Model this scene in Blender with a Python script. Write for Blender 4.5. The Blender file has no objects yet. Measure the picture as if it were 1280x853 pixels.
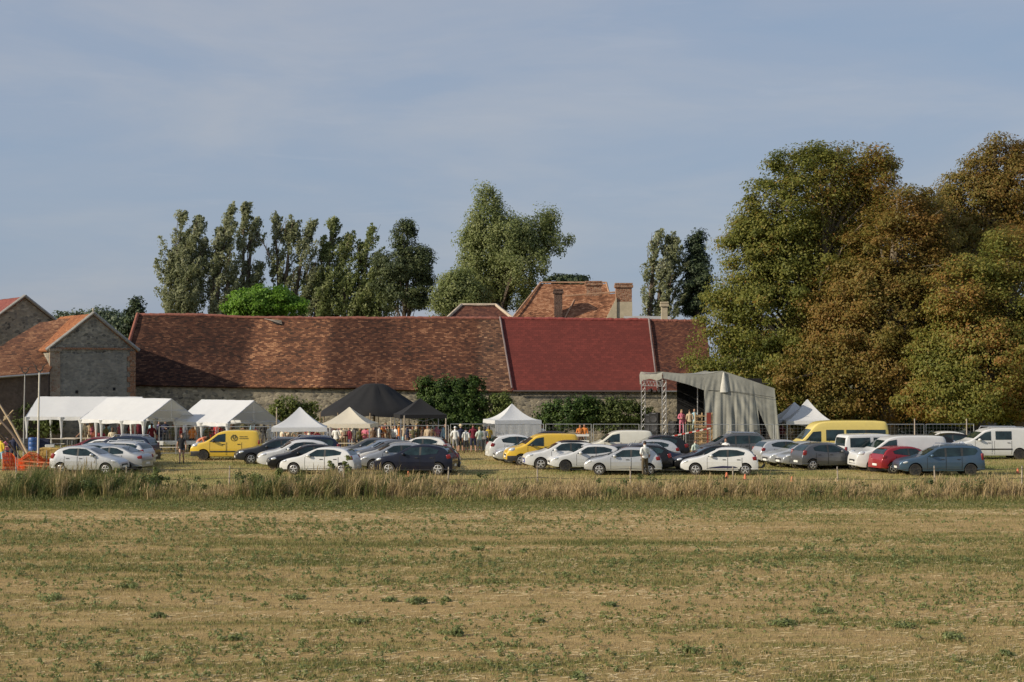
import bpy, bmesh, math, random
import numpy as np
from mathutils import Vector, Matrix
random.seed(7); rng = np.random.default_rng(11)
R = math.radians
SC = bpy.context.scene
COL = SC.collection
# ---- photograph geometry: focal length in pixels (1280 wide), horizon row, eye height ----
FPX, YH, EYE = 2100.0, 463.0, 5.5
def gY(gy): return EYE * FPX / (gy - YH)          # distance of a ground point seen at row gy
def X(px, Y): return (px - 640.0) * Y / FPX
def Z(py, Y): return EYE + (YH - py) * Y / FPX

# ---------------------------------------------------------------- object helpers
def tag(o, label=None, cat=None, group=None, kind=None):
    if label: o['label'] = label
    if cat: o['category'] = cat
    if group: o['group'] = group
    if kind: o['kind'] = kind
    return o
def empty(name, loc=(0, 0, 0), rz=0.0, label=None, cat=None, group=None, sc=1.0):
    o = bpy.data.objects.new(name, None); COL.objects.link(o)
    o.location = loc; o.rotation_euler = (0, 0, rz); o.scale = (sc, sc, sc)
    o.empty_display_size = .3
    return tag(o, label, cat, group)
def link(name, me, mats=None, parent=None, loc=None, rot=None, label=None):
    o = bpy.data.objects.new(name, me); COL.objects.link(o)
    if parent is not None: o.parent = parent
    if loc is not None: o.location = loc
    if rot is not None: o.rotation_euler = rot
    if mats is not None:
        if not isinstance(mats, (list, tuple)): mats = [mats]
        while len(me.materials) < len(mats): me.materials.append(None)
        for i, m in enumerate(mats):
            o.material_slots[i].link = 'OBJECT'; o.material_slots[i].material = m
    if label: o['label'] = label
    return o
def bm_mesh(bm, smooth=None):
    me = bpy.data.meshes.new('m'); bmesh.ops.recalc_face_normals(bm, faces=bm.faces[:])
    bm.to_mesh(me); bm.free()
    if smooth is not None:
        me.shade_smooth(); me.set_sharp_from_angle(angle=R(smooth))
    return me
def obj(name, bm, mats, parent=None, smooth=None, loc=None, rot=None, label=None):
    return link(name, bm_mesh(bm, smooth), mats, parent, loc, rot, label)
def NB(): return bmesh.new()
def bx(bm, size, loc=(0, 0, 0), rot=(0, 0, 0), bev=0.0, mi=0, seg=1):
    from mathutils import Euler
    r = bmesh.ops.create_cube(bm, size=1.0)
    vs = r['verts']
    for v in vs: v.co = Vector((v.co.x * size[0], v.co.y * size[1], v.co.z * size[2]))
    if bev > 0:
        es = list({e for v in vs for e in v.link_edges})
        rr = bmesh.ops.bevel(bm, geom=es, offset=bev, segments=seg, affect='EDGES', profile=.5)
        vs = list({v for f in rr['faces'] for v in f.verts} | {v for v in vs if v.is_valid})
    M = Matrix.Translation(loc) @ Euler(rot).to_matrix().to_4x4()
    for v in vs: v.co = M @ v.co
    fs = {f for v in vs for f in v.link_faces}
    for f in fs: f.material_index = mi
    return vs
def ell(bm, rad, loc=(0, 0, 0), u=10, v=7, mi=0, rot=(0, 0, 0)):
    from mathutils import Euler
    r = bmesh.ops.create_uvsphere(bm, u_segments=u, v_segments=v, radius=1.0)
    M = Matrix.Translation(loc) @ Euler(rot).to_matrix().to_4x4()
    for w in r['verts']: w.co = M @ Vector((w.co.x * rad[0], w.co.y * rad[1], w.co.z * rad[2]))
    for f in {f for w in r['verts'] for f in w.link_faces}: f.material_index = mi
    return r['verts']
def tube(bm, pts, rad, n=6, mi=0, cap=True):
    pts = [Vector(p) for p in pts]
    if not isinstance(rad, (list, tuple)): rad = [rad] * len(pts)
    rings = []
    for i, p in enumerate(pts):
        d = (pts[min(i + 1, len(pts) - 1)] - pts[max(i - 1, 0)])
        d = d.normalized() if d.length > 1e-9 else Vector((0, 0, 1))
        a = Vector((0, 0, 1)) if abs(d.z) < .9 else Vector((1, 0, 0))
        u = d.cross(a).normalized(); w = d.cross(u)
        rings.append([bm.verts.new(p + (u * math.cos(2 * math.pi * k / n) + w * math.sin(2 * math.pi * k / n)) * rad[i]) for k in range(n)])
    for a, b in zip(rings, rings[1:]):
        for k in range(n):
            f = bm.faces.new((a[k], a[(k + 1) % n], b[(k + 1) % n], b[k])); f.material_index = mi
    if cap:
        for r in (rings[0], rings[-1]):
            f = bm.faces.new(r); f.material_index = mi
def lathe(bm, prof, n=16, axis='z', mi=0, loc=(0, 0, 0)):
    L = Vector(loc); rings = []
    for r, h in prof:
        ring = []
        for k in range(n):
            a = 2 * math.pi * k / n; c, s = r * math.cos(a), r * math.sin(a)
            p = Vector((c, s, h)) if axis == 'z' else Vector((c, h, s))
            ring.append(bm.verts.new(p + L))
        rings.append(ring)
    for a, b in zip(rings, rings[1:]):
        for k in range(n):
            f = bm.faces.new((a[k], a[(k + 1) % n], b[(k + 1) % n], b[k])); f.material_index = mi
    for r in (rings[0], rings[-1]):
        try: bm.faces.new(r).material_index = mi
        except ValueError: pass
def poly(bm, pts, mi=0):
    f = bm.faces.new([bm.verts.new(p) for p in pts]); f.material_index = mi; return f
def prism(bm, outline, y0, y1, mi=0):          # outline in (x,z) extruded along y
    a = [bm.verts.new((x, y0, z)) for x, z in outline]; b = [bm.verts.new((x, y1, z)) for x, z in outline]
    n = len(a)
    for f in [bm.faces.new(a), bm.faces.new(b[::-1])] + [bm.faces.new((a[i], a[(i + 1) % n], b[(i + 1) % n], b[i])) for i in range(n)]: f.material_index = mi
def np_mesh(V, F, tint=None, smooth=False):
    V = np.asarray(V, np.float32); F = np.asarray(F, np.int32); k = F.shape[1]
    me = bpy.data.meshes.new('m')
    me.vertices.add(len(V)); me.vertices.foreach_set('co', V.ravel())
    me.loops.add(F.size); me.loops.foreach_set('vertex_index', F.ravel())
    me.polygons.add(len(F)); me.polygons.foreach_set('loop_start', np.arange(0, F.size, k, dtype=np.int32))
    if tint is not None:
        at = me.attributes.new('tint', 'FLOAT', 'POINT'); at.data.foreach_set('value', np.asarray(tint, np.float32))
    me.update(calc_edges=True); me.validate()
    return me

# ---------------------------------------------------------------- noise in numpy (ground patches and tufts share it)
_G = rng.random((256, 256))
def vnoise(x, y):
    x = np.asarray(x, float); y = np.asarray(y, float)
    xi = np.floor(x).astype(int); yi = np.floor(y).astype(int); fx = x - xi; fy = y - yi
    fx = fx * fx * (3 - 2 * fx); fy = fy * fy * (3 - 2 * fy)
    g = lambda a, b: _G[a & 255, b & 255]
    return (g(xi, yi) * (1 - fx) + g(xi + 1, yi) * fx) * (1 - fy) + (g(xi, yi + 1) * (1 - fx) + g(xi + 1, yi + 1) * fx) * fy
def fbm(x, y, o=4):
    s = 0; a = .5; t = 0
    for k in range(o):
        s = s + a * vnoise(x * 2 ** k + 17.3 * k, y * 2 ** k + 5.1 * k); t += a; a *= .5
    return s / t

# ---------------------------------------------------------------- materials
def nodes(name):
    m = bpy.data.materials.new(name); m.use_nodes = True
    nt = m.node_tree; nt.nodes.clear(); out = nt.nodes.new('ShaderNodeOutputMaterial')
    return m, nt, out
def nn(nt, t, **kw):
    n = nt.nodes.new(t)
    for k, v in kw.items():
        if k in n.inputs.keys() if isinstance(k, str) else False: n.inputs[k].default_value = v
        else: setattr(n, k, v)
    return n
def ramp(nt, stops, interp='LINEAR'):
    n = nt.nodes.new('ShaderNodeValToRGB'); cr = n.color_ramp; cr.interpolation = interp
    while len(cr.elements) < len(stops): cr.elements.new(.5)
    for e, (p, c) in zip(cr.elements, stops):
        e.position = p; e.color = (c[0], c[1], c[2], 1)
    return n
def noise(nt, vec, scale, detail=4, rough=.6, dist=0.0):
    n = nt.nodes.new('ShaderNodeTexNoise'); n.inputs['Scale'].default_value = scale
    n.inputs['Detail'].default_value = detail; n.inputs['Roughness'].default_value = rough; n.inputs['Distortion'].default_value = dist
    if vec is not None: nt.links.new(vec, n.inputs['Vector'])
    return n
def mixc(nt, fac, a, b, blend='MIX'):
    n = nt.nodes.new('ShaderNodeMix'); n.data_type = 'RGBA'; n.blend_type = blend; n.clamp_factor = True
    for s, v in ((0, fac), (6, a), (7, b)):
        if hasattr(v, 'links'): nt.links.new(v, n.inputs[s])
        elif s == 0: n.inputs[0].default_value = v
        else: n.inputs[s].default_value = (v[0], v[1], v[2], 1)
    return n.outputs[2]
def math_(nt, op, a, b=0.0, c=0.0):
    n = nt.nodes.new('ShaderNodeMath'); n.operation = op
    for i, v in enumerate((a, b, c)):
        if hasattr(v, 'links'): nt.links.new(v, n.inputs[i])
        else: n.inputs[i].default_value = v
    return n.outputs[0]
def bump(nt, h, strength=.4, dist=.03):
    b = nt.nodes.new('ShaderNodeBump'); b.inputs['Strength'].default_value = strength; b.inputs['Distance'].default_value = dist
    nt.links.new(h, b.inputs['Height']); return b.outputs[0]
def objco(nt):
    return nt.nodes.new('ShaderNodeTexCoord').outputs['Object']
def mapped(nt, vec, sc, loc=(0, 0, 0), rot=(0, 0, 0)):
    m = nt.nodes.new('ShaderNodeMapping'); m.inputs['Scale'].default_value = sc; m.inputs['Location'].default_value = loc; m.inputs['Rotation'].default_value = rot
    nt.links.new(vec, m.inputs['Vector']); return m.outputs[0]
_MC = {}
def pm(name, col, rough=.6, metal=0.0, var=.12, scale=6.0, coat=0.0, trans=0.0, spec=.5, dust=0.0):
    """plain surface with a little uneven wear"""
    key = (name, tuple(col), rough, metal, trans)
    if key in _MC: return _MC[key]
    m, nt, out = nodes(name)
    co = objco(nt); nz = noise(nt, co, scale, 5, .65)
    c2 = [min(1, c * (1 + var)) for c in col]; c1 = [c * (1 - var) for c in col]
    rp = ramp(nt, [(.3, c1), (.7, c2)]); nt.links.new(nz.outputs[0], rp.inputs[0])
    colr = rp.outputs[0]
    if dust:
        n2 = noise(nt, co, 1.6, 6, .7); r2 = ramp(nt, [(.45, (0, 0, 0)), (.8, (dust,) * 3)]); nt.links.new(n2.outputs[0], r2.inputs[0])
        colr = mixc(nt, r2.outputs[0], colr, (.22, .19, .14))
    p = nn(nt, 'ShaderNodeBsdfPrincipled', Roughness=rough, Metallic=metal)
    p.inputs['Coat Weight'].default_value = coat; p.inputs['Coat Roughness'].default_value = .06
    p.inputs['Specular IOR Level'].default_value = spec
    nt.links.new(colr, p.inputs['Base Color'])
    if trans:
        t = nn(nt, 'ShaderNodeBsdfTranslucent'); nt.links.new(colr, t.inputs['Color'])
        mx = nn(nt, 'ShaderNodeMixShader'); mx.inputs[0].default_value = trans
        nt.links.new(p.outputs[0], mx.inputs[1]); nt.links.new(t.outputs[0], mx.inputs[2]); nt.links.new(mx.outputs[0], out.inputs[0])
    else: nt.links.new(p.outputs[0], out.inputs[0])
    _MC[key] = m; return m
def leafmat(name, stops, trans=.3, rough=.55):
    m, nt, out = nodes(name)
    a = nn(nt, 'ShaderNodeAttribute', attribute_name='tint')
    rp = ramp(nt, stops); nt.links.new(a.outputs['Fac'], rp.inputs[0])
    p = nn(nt, 'ShaderNodeBsdfPrincipled', Roughness=rough); p.inputs['Specular IOR Level'].default_value = .3
    t = nn(nt, 'ShaderNodeBsdfTranslucent')
    nt.links.new(rp.outputs[0], p.inputs['Base Color']); nt.links.new(rp.outputs[0], t.inputs['Color'])
    mx = nn(nt, 'ShaderNodeMixShader'); mx.inputs[0].default_value = trans
    nt.links.new(p.outputs[0], mx.inputs[1]); nt.links.new(t.outputs[0], mx.inputs[2]); nt.links.new(mx.outputs[0], out.inputs[0])
    return m
# ================================================================ camera, sky, sun
cam = bpy.data.cameras.new('camera'); co_ = bpy.data.objects.new('camera', cam); COL.objects.link(co_)
cam.sensor_width = 36; cam.lens = 36 * FPX / 1280; cam.clip_end = 6000; cam.clip_start = .5
co_.location = (0, 0, EYE); co_.rotation_euler = (R(90) + math.atan((YH - 426.5) / FPX), 0, 0)
SC.camera = co_
SUNV = Vector((-.83, -.36, .43)).normalized()
sl = bpy.data.lights.new('sun', 'SUN'); sl.energy = 3.9; sl.angle = R(.6); sl.color = (1, .88, .70)
so = bpy.data.objects.new('sun', sl); COL.objects.link(so); so.rotation_euler = SUNV.to_track_quat('Z', 'Y').to_euler(); so.location = (-40, -20, 40)
w = bpy.data.worlds.new('World'); SC.world = w; w.use_nodes = True
nt = w.node_tree; nt.nodes.clear(); wo = nt.nodes.new('ShaderNodeOutputWorld'); bg = nt.nodes.new('ShaderNodeBackground')
sk = nt.nodes.new('ShaderNodeTexSky'); sk.sky_type = 'NISHITA'; sk.sun_disc = False
sk.sun_elevation = math.asin(SUNV.z); sk.sun_rotation = math.atan2(SUNV.x, SUNV.y); sk.dust_density = 1.5; sk.ozone_density = 2.0
tc = nt.nodes.new('ShaderNodeTexCoord').outputs['Generated']
n1 = noise(nt, mapped(nt, tc, (3.2, 3.2, 13), (.3, .1, .25)), 1.5, 6, .55, .3)
r1 = ramp(nt, [(.28, (2.3, 2.98, 4.1)), (.48, (2.65, 3.15, 4.1)), (.68, (3.3, 3.55, 4.15))]); nt.links.new(n1.outputs[0], r1.inputs[0])
n2 = noise(nt, mapped(nt, tc, (7, 7, 60), (.9, .4, .1)), 2.0, 5, .6, .5)
r2 = ramp(nt, [(.60, (0, 0, 0)), (.80, (.35, .35, .35))]); nt.links.new(n2.outputs[0], r2.inputs[0])
cl = mixc(nt, r2.outputs[0], r1.outputs[0], (3.5, 3.8, 4.5))
sky = mixc(nt, .80, sk.outputs[0], cl)
nt.links.new(sky, bg.inputs[0]); bg.inputs[1].default_value = .1; nt.links.new(bg.outputs[0], wo.inputs[0])
SC.view_settings.view_transform = 'Standard'; SC.view_settings.look = 'None'; SC.view_settings.exposure = .30; SC.view_settings.gamma = 1
SC.cycles.use_denoising = True; SC.cycles.max_bounces = 6; SC.cycles.transparent_max_bounces = 8
SC.cycles.use_adaptive_sampling = True; SC.cycles.adaptive_threshold = .02

# ================================================================ ground
YV0, YV1 = 71.0, 76.5            # the verge of tall grass
def field_green(x, y):            # 0 dry .. 1 green; long streaks across the view from the mower
    b = fbm(x * .045 + 3, y * .62, 5) * .55 + fbm(x * .33, y * .9 + 40, 4) * .45
    edge = np.clip((y - 65.5) / 1.6, 0, 1) * .24 - np.clip((y - 70.6) / .5, 0, 1) * .08
    mid = np.exp(-((y - 48.5) / 3.6) ** 2) * .13 - np.exp(-((y - 62) / 4.0) ** 2) * .08 - np.exp(-((y - 40) / 2.2) ** 2) * .07 - np.clip((34 - y) / 6, 0, 1) * .02
    c = fbm(x * .9, y * 2.6 + 21, 3)
    return np.clip((b * .72 + c * .28 + edge + mid * .8 - .40) * 3.6, 0, 1)
def meadow_green(x, y):
    b = fbm(x * .10 + 9, y * .22, 4) * .6 + fbm(x * .6, y * .6 + 11, 3) * .4
    return np.clip((b - .33) * 2.6, 0, 1)
def groundmat(name, stops, spots):
    m, nt, out = nodes(name); co = objco(nt)
    a = nn(nt, 'ShaderNodeAttribute', attribute_name='tint')
    nz = noise(nt, mapped(nt, co, (1, 1, 1)), 3.2, 8, .75)
    f = math_(nt, 'ADD', a.outputs['Fac'], math_(nt, 'MULTIPLY', math_(nt, 'SUBTRACT', nz.outputs[0], .5), 1.0))
    rp = ramp(nt, stops); nt.links.new(f, rp.inputs[0])
    n3 = noise(nt, mapped(nt, co, (1, 1.6, 1)), 9, 6, .8); r3 = ramp(nt, [(.48, (0, 0, 0)), (.68, (.85,) * 3)]); nt.links.new(n3.outputs[0], r3.inputs[0])
    c = mixc(nt, r3.outputs[0], rp.outputs[0], spots)
    n4 = noise(nt, mapped(nt, co, (.25, 2.2, 1)), 1.4, 6, .7); r4 = ramp(nt, [(.35, (.74, .72, .70)), (.65, (1.2, 1.2, 1.2))]); nt.links.new(n4.outputs[0], r4.inputs[0])
    c = mixc(nt, .8, c, r4.outputs[0], 'MULTIPLY')
    p = nn(nt, 'ShaderNodeBsdfPrincipled', Roughness=.95); p.inputs['Specular IOR Level'].default_value = .15
    nt.links.new(c, p.inputs['Base Color']); nt.links.new(bump(nt, n3.outputs[0], .8, .08), p.inputs['Normal']); nt.links.new(p.outputs[0], out.inputs[0])
    return m
def sheet(name, x0, x1, y0, y1, dx, dy, z, fn, mat):
    xs = np.arange(x0, x1 + dx * .5, dx); ys = np.arange(y0, y1 + dy * .5, dy); nx, ny = len(xs), len(ys)
    gx, gy = np.meshgrid(xs, ys); V = np.stack([gx.ravel(), gy.ravel(), np.full(gx.size, z)], 1)
    i = np.arange(nx * (ny - 1)).reshape(ny - 1, nx)[:, :-1].ravel()
    F = np.stack([i, i + 1, i + nx + 1, i + nx], 1)
    o = link(name, np_mesh(V, F, fn(V[:, 0], V[:, 1])), mat); o['kind'] = 'structure'; return o
bm = NB(); poly(bm, [(-2500, -60, 0), (2500, -60, 0), (2500, 4000, 0), (-2500, 4000, 0)])
o = obj('ground', bm, pm('rough pasture', (.16, .15, .07), .95, var=.3, scale=.4)); o['kind'] = 'structure'
M_FIELD = groundmat('stubble soil', [(.0, (.46, .325, .145)), (.35, (.38, .295, .115)), (.65, (.235, .23, .066)), (1, (.17, .19, .05))], (.20, .145, .062))
M_MEAD = groundmat('dry meadow', [(.0, (.47, .38, .165)), (.5, (.37, .325, .12)), (1, (.23, .25, .07))], (.29, .24, .09))
sheet('field', -42, 42, 24, 71.6, .25, .2, .012, field_green, M_FIELD)
sheet('meadow', -60, 60, 71.6, 135, .5, .4, .012, meadow_green, M_MEAD)

# ================================================================ grass blades
def blades(P, h, wd, lean, tint, curve=.6):
    n = len(P); a = rng.random(n) * 2 * math.pi
    s = np.stack([np.cos(a), np.sin(a), np.zeros(n)], 1) * wd[:, None]
    mid = P + lean * (h * .35 * curve)[:, None]; mid[:, 2] += h * .55
    tip = P + lean * h[:, None]; tip[:, 2] += h * np.sqrt(np.clip(1 - .5 * (lean ** 2).sum(1), .25, 1))
    V = np.stack([P - s, P + s, mid + s * .8, mid - s * .8, tip + s * .15, tip - s * .15], 1).reshape(-1, 3)
    b = np.arange(n)[:, None] * 6
    F = np.concatenate([b + np.array([0, 1, 2, 3]), b + np.array([3, 2, 4, 5])], 0)
    return V, F, np.repeat(tint, 6)
def scatter(n, x0, x1, y0, y1, keep=None):
    x = rng.uniform(x0, x1, n); y = rng.uniform(y0, y1, n)
    k = np.abs(x) < y * .33 + 3.5
    return x[k], y[k]
GRASS = leafmat('grass blades', [(0, (.46, .345, .19)), (.30, (.36, .275, .125)), (.55, (.235, .22, .075)), (.8, (.125, .155, .042)), (1, (.065, .095, .026))], .3, .6)
# short stubble and mown grass on the field
x, y = scatter(385000, -28, 28, 26, 71.4)
g = field_green(x, y); k = rng.random(len(x)) < (.16 + .84 * np.clip(g * 1.15, 0, 1)) * np.clip(1.35 - (y - 26) / 70, .4, 1); x, y, g = x[k], y[k], g[k]
tx = np.repeat(x, 3) + rng.normal(0, .035, 3 * len(x)); ty = np.repeat(y, 3) + rng.normal(0, .035, 3 * len(x)); tg = np.repeat(g, 3); n = len(tx)
h = rng.uniform(.025, .085, n) * (1 + .5 * tg)
an = rng.random(n) * 6.283; ln = np.stack([np.cos(an), np.sin(an), 0 * an], 1) * rng.uniform(.2, 1.0, n)[:, None]
tt = np.clip(tg * .62 + rng.normal(.05, .22, n), 0, 1)
V, F, T = blades(np.stack([tx, ty, np.full(n, .01)], 1), h, rng.uniform(.004, .009, n), ln, tt)
tag(link('field_grass', np_mesh(V, F, T), GRASS), 'short mown grass and stubble in streaks across the field', 'grass', kind='stuff')
# meadow between the cars
x, y = scatter(275000, -47, 47, 74, 128)
g = meadow_green(x, y); n = len(x)
h = rng.uniform(.04, .13, n) * np.where(fbm(x * .25, y * .4, 3) > .58, 1.45, 1)
an = rng.random(n) * 6.283; ln = np.stack([np.cos(an), np.sin(an), 0 * an], 1) * rng.uniform(.1, .8, n)[:, None]
V, F, T = blades(np.stack([x, y, np.full(n, .01)], 1), h, rng.uniform(.006, .013, n), ln, np.clip(g * .7 + rng.normal(.05, .2, n), 0, 1))
tag(link('meadow_grass', np_mesh(V, F, T), GRASS), 'dry yellow green meadow grass under and between the parked cars', 'grass', kind='stuff')
# the verge of tall grass
def verge_green(x):
    px = x * FPX / 73.5 + 640
    z = np.interp(px, [0, 90, 190, 205, 285, 310, 400, 500, 545, 640, 760, 1280], [.60, .68, .55, .33, .33, .60, .50, .50, .36, .27, .25, .27])
    return z
# grass grows in tussocks: every tussock has its own colour, height and lean
tx, ty = scatter(3900, -30, 30, YV0 + .2, YV1)
tvg = verge_green(tx); m0 = len(tx); big = fbm(tx * .30 + 31, ty * .15, 3)
tpx = tx * FPX / ty + 640
keep_ = fbm(tx * .8 + 70, ty * .8, 3) > .36
th_ = rng.uniform(.38, 1.25, m0) * np.where(keep_, 1, .4) * (.50 + .85 * big) * np.interp(ty, [YV0, YV0 + .7, YV1], [.7, 1, .85])
th_ *= np.interp(tpx, [0, 180, 200, 280, 300, 500, 560, 640, 1280], [1.2, 1.15, .66, .62, 1.15, 1.1, .70, .74, .78])
tt_ = np.clip(tvg * .9 + rng.normal(0, .27, m0) + (fbm(tx * .45, ty * .4 + 3, 3) - .5) * 1.1, 0, 1)
tl_ = np.stack([rng.normal(.14, .14, m0), rng.normal(0, .12, m0), np.zeros(m0)], 1)
per = 26; n = m0 * per; q = np.repeat(np.arange(m0), per)
x = tx[q] + rng.normal(0, .11, n); y = ty[q] + rng.normal(0, .11, n)
h = th_[q] * rng.uniform(.45, 1.12, n)
an = rng.random(n) * 6.283; ln = tl_[q] + np.stack([np.cos(an), np.sin(an), 0 * an], 1) * rng.uniform(.02, .36, n)[:, None]
tt = np.clip(tt_[q] + rng.normal(0, .13, n), 0, 1)
V, F, T = blades(np.stack([x, y, np.full(n, .01)], 1), h, rng.uniform(.008, .017, n), ln, tt)
k = (tt < .42) & (rng.random(n) < .22); m_ = k.sum()      # feathery seed heads on the dry stems
P2 = np.stack([x, y, np.full(n, .01)], 1)[k] + ln[k] * (h[k] * .82)[:, None]; P2[:, 2] += h[k] * .80
V2, F2, T2 = blades(P2, h[k] * .28, rng.uniform(.014, .026, m_), ln[k], np.clip(rng.normal(.08, .10, m_), 0, .35))
F = np.concatenate([F, F2 + len(V)]); V = np.concatenate([V, V2]); T = np.concatenate([T, T2])
tag(link('tall_grass', np_mesh(V, F, T), GRASS), 'strip of tall dry seeding grass and green weeds along the field edge', 'grass', kind='stuff')
# fringe of thick green base growth of the verge
x, y = scatter(53000, -30, 30, YV0 - .9, YV1 + .6)
n = len(x); h = rng.uniform(.08, .30, n); an = rng.random(n) * 6.283
ln = np.stack([np.cos(an), np.sin(an), 0 * an], 1) * rng.uniform(.1, .7, n)[:, None]
V, F, T = blades(np.stack([x, y, np.full(n, .01)], 1), h, rng.uniform(.008, .016, n), ln, np.clip(verge_green(x) * .5 + .42 + rng.normal(0, .2, n), 0, 1))
tag(link('verge_undergrowth', np_mesh(V, F, T), GRASS), 'low green undergrowth at the foot of the tall grass strip', 'grass', kind='stuff')

# ================================================================ leaves
def leaves(P, size, out=None, bias=.5, tint=None, asp=.6):
    n = len(P); nv = rng.normal(size=(n, 3)); nv /= np.linalg.norm(nv, axis=1)[:, None]
    if out is not None: nv = nv + out * bias; nv /= np.linalg.norm(nv, axis=1)[:, None] + 1e-9
    t = np.cross(nv, rng.normal(size=(n, 3))); t /= np.linalg.norm(t, axis=1)[:, None] + 1e-9
    b = np.cross(nv, t); s = size[:, None] if hasattr(size, '__len__') else size
    V = np.stack([P - t * s * .5, P + b * s * .5 * asp - t * s * .05, P + t * s * .5, P - b * s * .5 * asp - t * s * .05], 1).reshape(-1, 3)
    F = np.arange(n * 4).reshape(n, 4)
    return V, F, np.repeat(tint if tint is not None else rng.random(n), 4)
def clumps(C, Rd, per, size, tintfn=None, flat=.7, stretch=None, spread=1.0, cen=None):
    """C clump centres, Rd radii; leaves sit mostly near the outside of each clump"""
    n = len(C) * per
    d = rng.normal(size=(n, 3)); d /= np.linalg.norm(d, axis=1)[:, None]
    r = rng.random(n) ** .45 * spread
    sc = np.array([1, 1, flat]) if stretch is None else np.array(stretch)
    P = np.repeat(C, per, 0) + d * sc * (r * np.repeat(Rd, per))[:, None]
    t = np.repeat(rng.normal(0, .13, len(C)), per) + rng.normal(.5, .17, n)
    if tintfn is not None: t = t + tintfn(P)
    up = d * .7 + np.array([0, 0, .5])
    if cen is not None:
        o = P - cen; o /= np.linalg.norm(o, axis=1)[:, None] + 1e-6; up = up + o * .7
    up /= np.linalg.norm(up, axis=1)[:, None] + 1e-6
    return leaves(P, rng.uniform(.6, 1.4, n) * size, up, 1.5, np.clip(t, 0, 1))
def lobes_points(lobes, n, inner=.55):
    """points spread through and near the surface of a union of ellipsoids (cx,cy,cz,rx,ry,rz)"""
    L = np.array(lobes, float); w_ = (L[:, 3] * L[:, 5]) ** 1.0; w_ /= w_.sum()
    i = rng.choice(len(L), n, p=w_); d = rng.normal(size=(n, 3)); d /= np.linalg.norm(d, axis=1)[:, None]
    r = inner + (1.10 - inner) * rng.random(n) ** .6
    return L[i, :3] + d * r[:, None] * L[i, 3:6]
BARK = pm('bark', (.11, .085, .06), .9, var=.4, scale=5)
def limbs(bm, base, rad, top, targets, n=7, dead=0):
    base = Vector(base); top = Vector(top)
    k = 7; pts = []
    for i in range(k):
        t = i / (k - 1); p = base.lerp(top, t); pts.append(p + Vector((random.uniform(-1, 1), random.uniform(-1, 1), 0)) * rad * .5 * (0 < t))
    rr = [rad * (1.35 if i == 0 else 1 - .82 * i / (k - 1)) for i in range(k)]
    tube(bm, pts, rr, 9)
    H_ = top.z - base.z
    for t in targets:
        t = Vector(t); f = max(.22, min(.92, (t.z - base.z) / max(H_, .1) - .18 - random.random() * .12))
        idx = f * (k - 1); i0 = int(idx); p0 = pts[i0].lerp(pts[min(i0 + 1, k - 1)], idx - i0)
        r0 = max(.03, rad * (1 - .82 * f) * .5)
        m1 = p0.lerp(t, .35) + Vector((0, 0, (t - p0).length * .10)) + Vector((random.uniform(-.3, .3),) * 3)
        m2 = p0.lerp(t, .72) + Vector((random.uniform(-.3, .3), random.uniform(-.3, .3), (t - p0).length * .10))
        m3 = m2.lerp(t, .55) + Vector((random.uniform(-.25, .25), random.uniform(-.25, .25), random.uniform(-.1, .3))); tube(bm, [p0, m1, m2, m3, t], [r0, r0 * .62, r0 * .32, r0 * .18, min(.02, r0 * .08)], 5)
def tree(name, label, Y, lobes_px, base_px, mat, ncl, per, clr, leaf, trunk_r, group, depth=1.0, loose=0, twigs=0, inner=.5, tintfn=None, flat=.7, stretch=None, nlimb=26, top=None, cat='tree', trunk_mat=None, lean=0.0):
    """lobes in picture measures (px, py, rx, ry) laid out at the tree's own distance"""
    k = Y / FPX; bx_ = X(base_px, Y)
    Lb = []
    for (px, py, rx, ry) in lobes_px:
        Lb.append((X(px, Y) - bx_, random.uniform(-.35, .35) * rx * k * depth, Z(py, Y), rx * k, rx * k * depth, ry * k))
    root = empty(name, (bx_, Y, 0), 0, label, cat, group)
    C = lobes_points(Lb, ncl, inner); C = C[C[:, 2] > .6]
    V, F, T = clumps(C, clr * rng.uniform(.5, 1.35, len(C)), per, leaf, tintfn, flat, stretch, cen=np.mean([l[:3] for l in Lb], 0))
    if loose:                                   # single sprays between the clumps
        P = lobes_points(Lb, loose, .55); cn = np.mean([l[:3] for l in Lb], 0); o = P - cn; o /= np.linalg.norm(o, axis=1)[:, None] + 1e-6; o[:, 2] += .4
        t_ = rng.normal(.5, .2, loose) + (tintfn(P) if tintfn else 0)
        V2, F2, T2 = leaves(P, rng.uniform(.6, 1.4, loose) * leaf, o, 1.3, np.clip(t_, 0, 1)); F = np.concatenate([F, F2 + len(V)]); V = np.concatenate([V, V2]); T = np.concatenate([T, T2])
    link('crown', np_mesh(V, F, T), mat, root)
    zt = max(l[2] + l[5] * .55 for l in Lb); tp = max(Lb, key=lambda l: l[2])
    bm = NB(); idx = rng.choice(len(C), min(nlimb, len(C)), replace=False)
    tips = []
    if twigs:                                   # bare branch ends reaching out of the foliage
        cn = np.mean([l[:3] for l in Lb], 0); o = C - cn; far_ = np.argsort(-np.linalg.norm(o / np.array([1, 1, .9]), axis=1))[:len(C) // 2]
        for q in rng.choice(far_, min(twigs, len(far_)), replace=False):
            d = o[q] / np.linalg.norm(o[q]); tips.append(C[q] + d * random.uniform(.3, 1.0) + np.array([0, -.2, random.uniform(0, .5)]))
    limbs(bm, (0, 0, -.05), trunk_r, (tp[0] * .8, tp[1] * .5, zt if top is None else top), [C[i] * np.array([.96, .96, .98]) for i in idx] + tips)
    obj('trunk', bm, trunk_mat or BARK, root, 60)
    return root
L_POP = leafmat('poplar leaves', [(0, (.15, .175, .08)), (.5, (.27, .29, .15)), (.8, (.38, .40, .25)), (1, (.48, .49, .36))], .5)
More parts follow.
